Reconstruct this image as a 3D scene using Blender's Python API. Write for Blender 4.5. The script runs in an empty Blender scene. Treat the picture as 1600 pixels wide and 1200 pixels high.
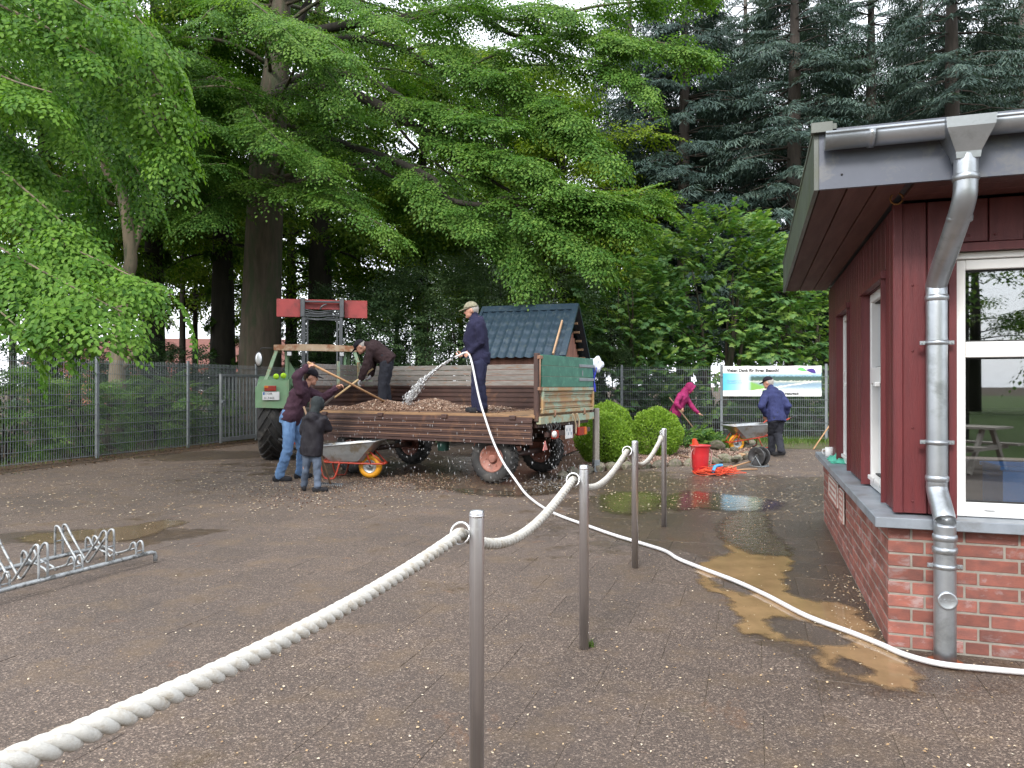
import bpy, bmesh, math, random
import numpy as np
from mathutils import Vector, Matrix, Quaternion

# ------------------------------------------------------------------ scene, camera, sky, sun, exposure
scene = bpy.context.scene
COL = scene.collection
FPX, HOR, CAMH = 1140.0, 603.0, 1.43          # focal length in photo pixels, horizon row, eye height
cam_data = bpy.data.cameras.new("camera"); cam = bpy.data.objects.new("camera", cam_data); COL.objects.link(cam)
cam.location = (0, 0, CAMH)
cam.rotation_euler = (math.radians(90) + math.atan((HOR - 600) / FPX), 0, 0)
cam_data.sensor_width = 36; cam_data.lens = FPX / 1600 * 36
cam_data.clip_start = 0.05; cam_data.clip_end = 3000
scene.camera = cam

SUN_EL, SUN_AZ = 38.0, 205.0                   # degrees; azimuth clockwise from +Y: behind the camera, slightly left
world = bpy.data.worlds.new("World"); scene.world = world; world.use_nodes = True
wn, wl = world.node_tree.nodes, world.node_tree.links
sky = wn.new("ShaderNodeTexSky"); sky.sky_type = 'NISHITA'; sky.sun_disc = False
sky.sun_elevation = math.radians(SUN_EL); sky.sun_rotation = math.radians(SUN_AZ)
sky.air_density = 1.0; sky.dust_density = 3.0; sky.ozone_density = 1.0
cloudmix = wn.new("ShaderNodeMix"); cloudmix.data_type = 'RGBA'
cloudmix.inputs[0].default_value = 0.82
wl.new(sky.outputs[0], cloudmix.inputs[6]); cloudmix.inputs[7].default_value = (9.6, 10.0, 10.6, 1)
wl.new(cloudmix.outputs[2], wn["Background"].inputs[0]); wn["Background"].inputs[1].default_value = 0.12
sun_data = bpy.data.lights.new("sun", 'SUN'); sun_data.energy = 1.5; sun_data.angle = math.radians(14); sun_data.color = (1, .96, .9)
sun = bpy.data.objects.new("sun", sun_data); COL.objects.link(sun)
_se, _sa = math.radians(SUN_EL), math.radians(SUN_AZ)
_sd = Vector((math.sin(_sa) * math.cos(_se), math.cos(_sa) * math.cos(_se), math.sin(_se)))
sun.rotation_euler = _sd.to_track_quat('Z', 'Y').to_euler(); sun.location = _sd * 60
scene.view_settings.view_transform = 'Standard'; scene.view_settings.look = 'None'
scene.view_settings.gamma = 1.0; scene.view_settings.exposure = 1.12
scene.render.engine = 'CYCLES'
scene.cycles.max_bounces = 7; scene.cycles.diffuse_bounces = 3; scene.cycles.glossy_bounces = 3
scene.cycles.transmission_bounces = 5; scene.cycles.transparent_max_bounces = 6; scene.cycles.caustics_reflective = False; scene.cycles.caustics_refractive = False
scene.cycles.use_denoising = True

# ------------------------------------------------------------------ photo pixel -> place
def G(px, py, z=0.0):
    """point of the horizontal plane z seen at this photo pixel"""
    d = FPX * (CAMH - z) / (py - HOR)
    return Vector(((px - 800) / FPX * d, d, z))
def P(px, py, d):
    """point at depth d seen at this photo pixel"""
    return Vector(((px - 800) / FPX * d, d, CAMH - (py - HOR) / FPX * d))

# ------------------------------------------------------------------ object helpers
def tag(o, label=None, cat=None, group=None, kind=None):
    if label: o["label"] = label
    if cat: o["category"] = cat
    if group: o["group"] = group
    if kind: o["kind"] = kind
    return o
def thing(name, label, cat, loc=(0, 0, 0), rotz=0.0, group=None, kind=None):
    o = bpy.data.objects.new(name, None); COL.objects.link(o)
    o.empty_display_size = .1
    o.matrix_basis = Matrix.Translation(Vector(loc)) @ Matrix.Rotation(rotz, 4, 'Z')
    return tag(o, label, cat, group, kind)
def link(name, mesh, parent=None, world=False):
    o = bpy.data.objects.new(name, mesh); COL.objects.link(o)
    if parent is not None:
        o.parent = parent
        if world:
            r = parent
            while r.parent: r = r.parent
            if parent.parent is None: o.matrix_parent_inverse = r.matrix_basis.inverted()
    return o
def instance(name, mesh, parent, loc, rot=None, scale=None):
    o = bpy.data.objects.new(name, mesh); COL.objects.link(o); o.parent = parent
    o.location = loc
    if rot is not None: o.rotation_euler = rot
    if scale is not None: o.scale = scale
    return o
def copy_tree(src, parent=None):
    c = src.copy(); COL.objects.link(c); c.parent = parent
    if parent is not None: c.matrix_parent_inverse = src.matrix_parent_inverse
    for ch in list(src.children): copy_tree(ch, c)
    return c

def frame_of(d, up=Vector((0, 0, 1))):
    d = Vector(d).normalized()
    s = d.cross(up)
    if s.length < 1e-4: s = d.cross(Vector((0, 1, 0)))
    s.normalize(); return d, s, s.cross(d)

class MB:
    """collects shapes; build() links them as ONE mesh object"""
    def __init__(s): s.v = []; s.f = []; s.m = []; s.sm = []
    def add(s, vs, fs, mi=0, smooth=False):
        o = len(s.v); s.v += [tuple(v) for v in vs]; s.f += [tuple(i + o for i in f) for f in fs]
        s.m += [mi] * len(fs); s.sm += [smooth] * len(fs); return s
    def box(s, c, size, rot=None, mi=0, bev=0.0):
        hx, hy, hz = size[0] / 2, size[1] / 2, size[2] / 2
        R = rot if rot is not None else Matrix.Identity(3); c = Vector(c)
        if bev <= 0:
            vs = [c + R @ Vector((x * hx, y * hy, z * hz)) for x in (-1, 1) for y in (-1, 1) for z in (-1, 1)]
            return s.add(vs, [(0, 1, 3, 2), (4, 6, 7, 5), (0, 4, 5, 1), (2, 3, 7, 6), (0, 2, 6, 4), (1, 5, 7, 3)], mi)
        b = min(bev, hx * .9, hy * .9, hz * .9)
        vs = []; idx = {}
        for x in (-1, 1):
            for y in (-1, 1):
                for z in (-1, 1):
                    for a in range(3):
                        q = [x * hx, y * hy, z * hz]
                        for k in range(3):
                            if k != a: q[k] -= (x, y, z)[k] * b
                        idx[(x, y, z, a)] = len(vs); vs.append(c + R @ Vector(q))
        fs = []
        for a in range(3):
            o1, o2 = [(1, 2), (2, 0), (0, 1)][a]
            for sg in (-1, 1):
                q = []
                for u, w in ((-1, -1), (1, -1), (1, 1), (-1, 1)):
                    k = [0, 0, 0]; k[a] = sg; k[o1] = u; k[o2] = w; q.append(idx[(*k, a)])
                fs.append(tuple(q if sg > 0 else q[::-1]))
        for a in range(3):
            o1, o2 = [(1, 2), (2, 0), (0, 1)][a]
            for u in (-1, 1):
                for w in (-1, 1):
                    k0 = [0, 0, 0]; k0[a] = -1; k0[o1] = u; k0[o2] = w
                    k1 = list(k0); k1[a] = 1
                    q = [idx[(*k0, o1)], idx[(*k1, o1)], idx[(*k1, o2)], idx[(*k0, o2)]]
                    fs.append(tuple(q if u * w < 0 else q[::-1]))
        for x in (-1, 1):
            for y in (-1, 1):
                for z in (-1, 1):
                    t = [idx[(x, y, z, a)] for a in range(3)]
                    fs.append(tuple(t if x * y * z > 0 else t[::-1]))
        return s.add(vs, fs, mi)
    def beam(s, a, b, w, h, mi=0, up=Vector((0, 0, 1)), bev=0.0):
        a, b = Vector(a), Vector(b); d, sd, u = frame_of(b - a, up)
        R = Matrix((d, sd, u)).transposed()
        return s.box((a + b) / 2, ((b - a).length, w, h), R, mi, bev)
    def tube(s, pts, r, seg=8, mi=0, cap=True, smooth=True, closed=False):
        pts = [Vector(p) for p in pts]; n = len(pts)
        rs = list(r) if hasattr(r, '__len__') else [r] * n
        vs, fs = [], []; prev = None
        for i, p in enumerate(pts):
            if closed: t = pts[(i + 1) % n] - pts[i - 1]
            else: t = pts[min(i + 1, n - 1)] - pts[max(i - 1, 0)]
            if t.length < 1e-9: t = Vector((0, 0, 1))
            t.normalize()
            if prev is None:
                a = t.cross(Vector((0, 0, 1)))
                if a.length < .05: a = t.cross(Vector((0, 1, 0)))
            else: a = prev - t * prev.dot(t)
            if a.length < 1e-6: a = t.orthogonal()
            a.normalize(); prev = a; b = t.cross(a)
            for k in range(seg):
                an = 2 * math.pi * k / seg
                vs.append(p + (a * math.cos(an) + b * math.sin(an)) * rs[i])
        m = n if closed else n - 1
        for i in range(m):
            j = (i + 1) % n
            for k in range(seg):
                fs.append((i * seg + k, i * seg + (k + 1) % seg, j * seg + (k + 1) % seg, j * seg + k))
        s.add(vs, fs, mi, smooth)
        if cap and not closed:
            o = len(s.v) - len(vs)
            s.f += [tuple(o + k for k in range(seg))[::-1], tuple(o + (n - 1) * seg + k for k in range(seg))]
            s.m += [mi, mi]; s.sm += [False, False]
        return s
    def lathe(s, prof, seg=24, M=None, mi=0, smooth=True, closed=False):
        """profile of (radius, height) turned about local Z, placed by the 4x4 matrix M"""
        M = M or Matrix.Identity(4); vs, fs = [], []
        n = len(prof)
        for r, h in prof:
            for k in range(seg):
                an = 2 * math.pi * k / seg
                vs.append(M @ Vector((r * math.cos(an), r * math.sin(an), h)))
        for i in range(n if closed else n - 1):
            j = (i + 1) % n
            for k in range(seg):
                fs.append((i * seg + k, i * seg + (k + 1) % seg, j * seg + (k + 1) % seg, j * seg + k))
        s.add(vs, fs, mi, smooth)
        if not closed:
            o = len(s.v) - len(vs)
            if prof[0][0] > 1e-4: s.f.append(tuple(o + k for k in range(seg))[::-1]); s.m.append(mi); s.sm.append(False)
            if prof[-1][0] > 1e-4: s.f.append(tuple(o + (n - 1) * seg + k for k in range(seg))); s.m.append(mi); s.sm.append(False)
        return s
    def prism(s, poly, a, b, mi=0):
        """polygon given as 3D points, extruded by the vector b-a"""
        ex = Vector(b) - Vector(a); n = len(poly); poly = [Vector(p) for p in poly]
        vs = poly + [p + ex for p in poly]
        fs = [tuple(range(n))[::-1], tuple(range(n, 2 * n))] + [(i, (i + 1) % n, n + (i + 1) % n, n + i) for i in range(n)]
        return s.add(vs, fs, mi)
    def ball(s, c, r, seg=12, rings=7, mi=0, M=None):
        c = Vector(c); r = Vector(r) if hasattr(r, '__len__') else Vector((r, r, r)); M = M or Matrix.Identity(3)
        vs = [c + M @ Vector((0, 0, -r.z))]; fs = []
        for i in range(1, rings):
            th = math.pi * i / rings
            for k in range(seg):
                an = 2 * math.pi * k / seg
                vs.append(c + M @ Vector((r.x * math.sin(th) * math.cos(an), r.y * math.sin(th) * math.sin(an), -r.z * math.cos(th))))
        vs.append(c + M @ Vector((0, 0, r.z))); t = len(vs) - 1
        for k in range(seg):
            fs.append((0, 1 + (k + 1) % seg, 1 + k)); fs.append((t, t - seg + k, t - seg + (k + 1) % seg))
        for i in range(rings - 2):
            for k in range(seg):
                a = 1 + i * seg
                fs.append((a + k, a + (k + 1) % seg, a + seg + (k + 1) % seg, a + seg + k))
        return s.add(vs, fs, mi, True)
    def mesh(s, name, mats):
        me = bpy.data.meshes.new(name); me.from_pydata(s.v, [], s.f)
        for m in (mats if isinstance(mats, (list, tuple)) else [mats]): me.materials.append(m)
        me.polygons.foreach_set('material_index', s.m); me.polygons.foreach_set('use_smooth', s.sm); me.update()
        return me
    def build(s, name, mats, parent=None, world=False, kind=None):
        o = link(name, s.mesh(name, mats), parent, world)
        if kind: o["kind"] = kind
        return o

def catmull(pts, n=8):
    pts = [Vector(p) for p in pts]; out = []
    for i in range(len(pts) - 1):
        p0, p1, p2, p3 = pts[max(i - 1, 0)], pts[i], pts[i + 1], pts[min(i + 2, len(pts) - 1)]
        for k in range(n):
            t = k / n
            out.append(.5 * ((2 * p1) + (p2 - p0) * t + (2 * p0 - 5 * p1 + 4 * p2 - p3) * t * t + (3 * p1 - p0 - 3 * p2 + p3) * t ** 3))
    out.append(pts[-1]); return out
_side = bpy.data.scenes.new("workbench")                        # a side scene, so that evaluating one object stays cheap
def evaluate(o):
    _side.collection.objects.link(o)
    with bpy.context.temp_override(scene=_side, view_layer=_side.view_layers[0]): dg = bpy.context.evaluated_depsgraph_get(); dg.update()
    me = bpy.data.meshes.new_from_object(o.evaluated_get(dg)); _side.collection.objects.unlink(o); return me
def text_mesh(body, size, mat, extrude=.001, align='CENTER', space=1.0, bold=0.0):
    cu = bpy.data.curves.new("text", 'FONT'); cu.body = body; cu.size = size; cu.extrude = extrude; cu.align_x = align; cu.space_character = space; cu.offset = bold
    cu.resolution_u = 2
    o = bpy.data.objects.new("text", cu); me = evaluate(o)
    bpy.data.objects.remove(o); bpy.data.curves.remove(cu); me.materials.clear(); me.materials.append(mat); return me

# ------------------------------------------------------------------ materials
def srgb(r, g, b):
    f = lambda c: (c / 255) / 12.92 if c / 255 <= .04045 else ((c / 255 + .055) / 1.055) ** 2.4
    return (f(r), f(g), f(b))
class NT:
    def __init__(s, name):
        s.mat = bpy.data.materials.new(name); s.mat.use_nodes = True; s.t = s.mat.node_tree; s.n = s.t.nodes; s.l = s.t.links
        s.bsdf = s.n["Principled BSDF"]; s.out = s.n["Material Output"]
    def new(s, typ, **kw):
        n = s.n.new(typ)
        for k, v in kw.items(): setattr(n, k, v)
        return n
    def put(s, sock, v):
        if isinstance(v, bpy.types.NodeSocket): s.l.new(v, sock)
        elif hasattr(v, '__len__') and len(v) == 3 and len(sock.default_value) == 4: sock.default_value = (*v, 1)
        else: sock.default_value = v
    def coord(s, kind='Object'):
        if kind == 'World': return s.new("ShaderNodeNewGeometry").outputs['Position']
        return s.new("ShaderNodeTexCoord").outputs[kind]
    def mapping(s, vec, scale=(1, 1, 1), loc=(0, 0, 0), rot=(0, 0, 0)):
        m = s.new("ShaderNodeMapping"); s.l.new(vec, m.inputs[0]); m.inputs[1].default_value = loc; m.inputs[2].default_value = rot; m.inputs[3].default_value = scale; return m.outputs[0]
    def noise(s, vec, scale, detail=4, rough=.55, dist=0):
        t = s.new("ShaderNodeTexNoise"); s.l.new(vec, t.inputs['Vector']); t.inputs['Scale'].default_value = scale; t.inputs['Detail'].default_value = detail
        t.inputs['Roughness'].default_value = rough; t.inputs['Distortion'].default_value = dist; return t.outputs[0]
    def voro(s, vec, scale, out='Distance', feature='F1'):
        t = s.new("ShaderNodeTexVoronoi", feature=feature); s.l.new(vec, t.inputs['Vector']); t.inputs['Scale'].default_value = scale; return t.outputs[out]
    def ramp(s, fac, stops, interp='LINEAR'):
        r = s.new("ShaderNodeValToRGB"); r.color_ramp.interpolation = interp; s.l.new(fac, r.inputs[0]); e = r.color_ramp.elements
        while len(e) > 1: e.remove(e[0])
        for i, (p, c) in enumerate(stops):
            x = e[0] if i == 0 else e.new(p)
            x.position = p; x.color = (*c, 1) if hasattr(c, '__len__') else (c, c, c, 1)
        return r.outputs[0]
    def mix(s, fac, a, b, mode='MIX'):
        m = s.new("ShaderNodeMix", data_type='RGBA', blend_type=mode); s.put(m.inputs[0], fac); s.put(m.inputs[6], a); s.put(m.inputs[7], b); return m.outputs[2]
    def math(s, op, a, b=0.0, clamp=False):
        m = s.new("ShaderNodeMath", operation=op, use_clamp=clamp); s.put(m.inputs[0], a); s.put(m.inputs[1], b); return m.outputs[0]
    def rand(s): return s.new("ShaderNodeObjectInfo").outputs['Random']
    def bump(s, h, strength=.3, dist=.01):
        b = s.new("ShaderNodeBump"); s.l.new(h, b.inputs['Height']); b.inputs['Strength'].default_value = strength; b.inputs['Distance'].default_value = dist
        s.l.new(b.outputs[0], s.bsdf.inputs['Normal'])
    def set(s, color=None, rough=None, metal=None, spec=None):
        if color is not None: s.put(s.bsdf.inputs['Base Color'], color)
        if rough is not None: s.put(s.bsdf.inputs['Roughness'], rough)
        if metal is not None: s.put(s.bsdf.inputs['Metallic'], metal)
        if spec is not None: s.put(s.bsdf.inputs['Specular IOR Level'], spec)
        return s.mat
MATS = {}
def pm(name, c1, c2=None, scale=6, rough=.6, metal=0.0, bump=.15, bscale=60, rnd=0.0, dirt=None, dscale=2.5, damt=.5, spec=.5, coord='Object', stretch=(1, 1, 1), rvar=.12):
    """general painted / wooden / metal surface: two colours mixed by noise, patches of dirt, fine relief, value jitter per object"""
    if name in MATS: return MATS[name]
    t = NT(name); co = t.coord(coord)
    if rnd > 0:
        off = t.new("ShaderNodeVectorMath", operation='ADD'); t.l.new(co, off.inputs[0])
        cx = t.new("ShaderNodeCombineXYZ"); r9 = t.math('MULTIPLY', t.rand(), 37.0)
        for k in range(3): t.l.new(r9, cx.inputs[k])
        t.l.new(cx.outputs[0], off.inputs[1]); co = off.outputs[0]
    co = t.mapping(co, stretch)
    n1 = t.noise(co, scale, 5, .6)
    c2 = c2 or tuple(c * .75 for c in c1)
    col = t.mix(t.ramp(n1, [(.35, 0.0), (.65, 1.0)]), c1, c2)
    if dirt is not None:
        n2 = t.noise(co, dscale, 7, .68, .3)
        col = t.mix(t.ramp(n2, [(.62 - damt * .3, 0.0), (.70 - damt * .2, 1.0)]), col, dirt)
    if rnd > 0:
        v = t.math('ADD', t.math('MULTIPLY', t.rand(), rnd * 2), 1 - rnd)
        col = t.mix(1.0, col, _grey(t, v), 'MULTIPLY')
    n3 = t.noise(co, bscale, 5, .65)
    if bump > 0: t.bump(n3, bump, .006)
    rr = t.math('ADD', t.math('MULTIPLY', n1, rvar * 2), rough - rvar, True)
    MATS[name] = t.set(col, rr, metal, spec); return MATS[name]
def _grey(t, v):
    c = t.new("ShaderNodeCombineColor")
    for k in range(3): t.l.new(v, c.inputs[k])
    return c.outputs[0]
def leaf_mat(name, dark, mid, light, trans=.38, rough=.55, spec=.18):
    """leaf colour from the per-leaf 'tint' attribute; lets light through"""
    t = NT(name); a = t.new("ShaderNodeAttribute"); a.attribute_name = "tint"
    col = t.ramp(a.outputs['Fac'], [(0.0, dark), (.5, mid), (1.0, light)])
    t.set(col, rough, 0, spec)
    tr = t.new("ShaderNodeBsdfTranslucent"); t.put(tr.inputs[0], t.mix(1.0, col, (1.25, 1.35, .55), 'MULTIPLY'))
    ms = t.new("ShaderNodeMixShader"); ms.inputs[0].default_value = trans
    t.l.new(t.bsdf.outputs[0], ms.inputs[1]); t.l.new(tr.outputs[0], ms.inputs[2]); t.l.new(ms.outputs[0], t.out.inputs[0])
    return t.mat
# ------------------------------------------------------------------ ground, paving, puddles
rng = np.random.default_rng(7); random.seed(7)
SV = Vector((.316, .949, 0)).normalized(); RV = Vector((SV.y, -SV.x, 0))        # yard axes: along the hut's side wall / along its front
YAW = math.atan2(RV.y, RV.x)

def mat_paving():
    t = NT("exposed_aggregate_slab"); co = t.coord('World')
    v1 = t.new("ShaderNodeTexVoronoi", feature='F1'); t.l.new(co, v1.inputs['Vector']); v1.inputs['Scale'].default_value = 140
    v2 = t.new("ShaderNodeTexVoronoi", feature='F1'); t.l.new(co, v2.inputs['Vector']); v2.inputs['Scale'].default_value = 250
    sep = t.new("ShaderNodeSeparateColor"); t.l.new(v1.outputs['Color'], sep.inputs[0])
    sep2 = t.new("ShaderNodeSeparateColor"); t.l.new(v2.outputs['Color'], sep2.inputs[0])
    pebble = t.ramp(sep.outputs[0], [(0, (.030, .024, .022)), (.42, (.068, .054, .048)), (.74, (.120, .096, .086)), (.89, (.23, .19, .165)), (1, (.48, .43, .38))])
    fine = t.ramp(sep2.outputs[0], [(0, (.035, .028, .025)), (.7, (.085, .07, .06)), (.95, (.16, .135, .115)), (1, (.30, .27, .24))])
    col = t.mix(t.noise(co, 90, 2), pebble, fine)
    big = t.noise(co, .55, 6, .62)
    col = t.mix(t.ramp(big, [(.38, 0.0), (.66, .55)]), col, (.055, .048, .046))
    mid = t.noise(co, 2.6, 6, .65)
    col = t.mix(t.ramp(mid, [(.5, 0.0), (.78, .75)]), col, (.13, .098, .062))            # brown algae film
    rust = t.noise(t.mapping(co, loc=(7, 3, 0)), 1.7, 7, .72, .5)
    col = t.mix(t.ramp(rust, [(.62, 0.0), (.72, .5)]), col, (.16, .085, .04))
    moss = t.noise(t.mapping(co, loc=(-4, 9, 0)), 1.1, 6, .7, .4)
    col = t.mix(t.ramp(moss, [(.66, 0.0), (.78, .45)]), col, (.075, .08, .025))
    col = t.mix(1.0, col, _grey(t, t.math('ADD', t.math('MULTIPLY', t.rand(), .2), .92)), 'MULTIPLY'); col = t.mix(1.0, col, (1.08, .955, .85), 'MULTIPLY')
    # the part of the yard that is soaked by the hose (round the trailer and towards the hut): darker and shiny
    wet = None
    for (cx, cy, rx, ry, rot) in WET:
        m = t.mapping(co, (1, 1, 0), (0, 0, 0)); s = t.new("ShaderNodeVectorMath", operation='SUBTRACT'); t.l.new(m, s.inputs[0]); s.inputs[1].default_value = (cx, cy, 0)
        r = t.new("ShaderNodeVectorRotate", rotation_type='Z_AXIS'); t.l.new(s.outputs[0], r.inputs[0]); r.inputs['Angle'].default_value = -rot
        sc = t.new("ShaderNodeVectorMath", operation='MULTIPLY'); t.l.new(r.outputs[0], sc.inputs[0]); sc.inputs[1].default_value = (1 / rx, 1 / ry, 0)
        ln = t.new("ShaderNodeVectorMath", operation='LENGTH'); t.l.new(sc.outputs[0], ln.inputs[0])
        f = t.math('SUBTRACT', 1.35, ln.outputs['Value'], True)
        wet = f if wet is None else t.math('MAXIMUM', wet, f)
    wn_ = t.math('ADD', t.math('MULTIPLY', t.noise(co, 1.3, 8, .72), 2.4), -1.2)
    wet = t.ramp(t.math('ADD', wet, wn_), [(.22, 0.0), (.42, 1.0)])
    col = t.mix(t.math('MULTIPLY', wet, .5), col, t.mix(1.0, col, (.40, .36, .30), 'MULTIPLY'))
    t.bump(t.math('ADD', v1.outputs['Distance'], t.math('MULTIPLY', v2.outputs['Distance'], .5)), .55, .004)
    rough = t.math('SUBTRACT', .74, t.math('MULTIPLY', wet, .42))
    return t.set(col, rough, 0, .5)
WET = [(.6, 11.3, 2.6, 1.7, -.3), (2.4, 8.6, 1.8, 2.6, -.4), (3.2, 10.5, 2.0, 1.2, 0), (2.3, 5.3, .7, 1.9, -.3), (-4.0, 6.95, 1.3, .32, .15), (-1.2, 13.4, 3.5, 1.4, .2), (-6.2, 15.0, 1.6, 1.0, .3)]
M_PAVE = mat_paving()
def mat_soil(name, a, b, c):
    t = NT(name); co = t.coord('World'); v = t.voro(co, 34, 'Color'); sp = t.new("ShaderNodeSeparateColor"); t.l.new(v, sp.inputs[0])
    col = t.ramp(sp.outputs[0], [(0, a), (.55, b), (1, c)])
    col = t.mix(t.ramp(t.noise(co, .7, 6, .6), [(.4, 0.0), (.7, .8)]), col, a)
    t.bump(t.noise(co, 25, 6, .7), .6, .02); return t.set(col, .9, 0, .2)
M_FOREST = mat_soil("forest_floor_litter", (.022, .017, .010), (.07, .045, .024), (.15, .10, .055))
M_JOINT = mat_soil("mossy_joint_sand", (.06, .05, .036), (.10, .083, .055), (.15, .12, .075))
def mat_meadow():
    t = NT("meadow_grass"); co = t.coord('World')
    col = t.ramp(t.noise(co, 3, 7, .7), [(.3, (.03, .06, .012)), (.7, (.09, .14, .03))]); t.bump(t.noise(co, 40, 4), .8, .05); return t.set(col, .9, 0, .2)
M_MEADOW = mat_meadow()

def sheet(name, pts, z, mat, parent=None, kind="structure", holes=()):
    from mathutils.geometry import tessellate_polygon
    loops = [[Vector((p[0], p[1], z)) for p in pts]] + [[Vector((p[0], p[1], z)) for p in h] for h in holes]
    tr = tessellate_polygon(loops); vs = [v for l in loops for v in l]
    me = bpy.data.meshes.new(name); me.from_pydata(vs, [], [tuple(f) for f in tr]); me.materials.append(mat); me.update()
    me.flip_normals() if me.polygons and me.polygons[0].normal.z < 0 else None
    bm = bmesh.new(); bm.from_mesh(me)
    for f in bm.faces:
        f.normal_update()
        if f.normal.z < 0: f.normal_flip()
    bm.to_mesh(me); bm.free()
    o = link(name, me, parent, True)
    if kind: o["kind"] = kind
    return o
# one sheet to the horizon, then the forest soil, the meadow behind the viewer
sheet("ground", [(-900, -900), (900, -900), (900, 900), (-900, 900)], -.075, M_FOREST)
sheet("meadow", [(-120, -120), (120, -120), (120, -9), (-120, -9)], -.03, M_MEADOW)

FENCE0 = Vector((-8.73, 12.44, 0)); FD = Vector((.284, .959, 0)).normalized(); FN = Vector((FD.y, -FD.x, 0))      # left fence line
BACK0 = Vector((5.57, 19.4, 0)); BD = Vector((.98, -.18, 0)).normalized(); BN = Vector((BD.y, -BD.x, 0))              # back fence line; BN to the yard
YARD = [FENCE0 + FN * .35 - FD * 22, FENCE0 + FN * .35 + FD * 9.0, BACK0 - BD * 11.0 + BN * 1.2, BACK0 - BD * 4.5 + BN * 2.2, BACK0 + BD * 6 + BN * 2.6, Vector((14, -9, 0)), Vector((-14, -9, 0))]
def inside(p, poly):
    c = False; n = len(poly)
    for i in range(n):
        a, b = poly[i], poly[i - 1]
        if (a[1] > p[1]) != (b[1] > p[1]) and p[0] < (b[0] - a[0]) * (p[1] - a[1]) / (b[1] - a[1]) + a[0]: c = not c
    return c
pave = sheet("pavement", YARD, -.0035, M_JOINT); 
SL = .5
cells = []
for j in range(-22, 42):
    for i in range(-34, 34):
        c = Vector((.22, 3.72, 0)) + RV * ((i + (.5 if j % 2 else 0)) * SL) + SV * (j * SL)
        if not inside(c, YARD) or c.y < -8.6: continue
        if 2.35 < (c - Vector((2.052, 3.985, 0))).dot(RV) + 2.2 and 0.25 < (c - Vector((2.052, 3.985, 0))).dot(SV) < 3.7 and (c - Vector((2.052, 3.985, 0))).dot(RV) > .25: continue
        vis = c.y > .9 and abs(c.x) / c.y < .72 and c.y > 2.2
        cells.append((0 if vis else 1, c.length, c))
cells.sort(key=lambda a: a[:2])
slab_mb = MB().box((0, 0, -.025), (.4984, .4984, .05), bev=.0018); slab_me = slab_mb.mesh("slab", M_PAVE)
far_mb = MB()
for k, (v, d, c) in enumerate(cells):
    zj = random.uniform(-.0012, .0006); rz = YAW + random.uniform(-.004, .004)
    tilt = (random.uniform(-.0022, .0022), random.uniform(-.0022, .0022))
    if k < 300 and v == 0:
        instance("slab", slab_me, pave, (c.x, c.y, zj), (tilt[0], tilt[1], rz))
    else:
        R = Matrix.Rotation(rz, 3, 'Z')
        far_mb.box((c.x, c.y, zj - .025), (.4975, .4975, .05), R)
far_mb.build("slab_field", M_PAVE, pave, True, kind="stuff")
# grass strip along the back fence
def mat_water(name, col, rough, bmp=.04):
    t = NT(name); co = t.coord('World')
    c = t.mix(t.ramp(t.noise(co, 3.5, 6, .65), [(.35, 0.0), (.7, 1.0)]), col, tuple(x * .62 for x in col))
    t.bump(t.noise(co, 9, 4, .6), bmp, .02); t.bsdf.inputs['IOR'].default_value = 1.33
    return t.set(c, rough, 0, .5)
def soft_edge(m):
    """shallow margin: the water thins out where the 'tint' (distance from the rim) falls to zero"""
    nt = m.node_tree; at = nt.nodes.new("ShaderNodeAttribute"); at.attribute_name = "tint"; g = nt.nodes.new("ShaderNodeNewGeometry"); nz = nt.nodes.new("ShaderNodeTexNoise")
    nt.links.new(g.outputs['Position'], nz.inputs['Vector']); nz.inputs['Scale'].default_value = 26; nz.inputs['Detail'].default_value = 6; nz.inputs['Roughness'].default_value = .7
    ad = nt.nodes.new("ShaderNodeMath"); ad.operation = 'MULTIPLY_ADD'; nt.links.new(nz.outputs[0], ad.inputs[0]); ad.inputs[1].default_value = -.8; nt.links.new(at.outputs['Fac'], ad.inputs[2])
    mr = nt.nodes.new("ShaderNodeMapRange"); nt.links.new(ad.outputs[0], mr.inputs[0]); mr.inputs[1].default_value = -.55; mr.inputs[2].default_value = .02
    tr = nt.nodes.new("ShaderNodeBsdfTransparent"); ms = nt.nodes.new("ShaderNodeMixShader"); nt.links.new(mr.outputs[0], ms.inputs[0]); nt.links.new(tr.outputs[0], ms.inputs[1]); nt.links.new(nt.nodes["Principled BSDF"].outputs[0], ms.inputs[2]); nt.links.new(ms.outputs[0], nt.nodes["Material Output"].inputs[0]); return m
M_MUD = soft_edge(mat_water("muddy_water", (.31, .20, .105), .05, .06))
M_FILM = soft_edge(mat_water("water_film", (.075, .055, .036), .09, .12))
M_OLIVE = soft_edge(mat_water("algae_water", (.10, .085, .045), .10, .1))
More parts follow.
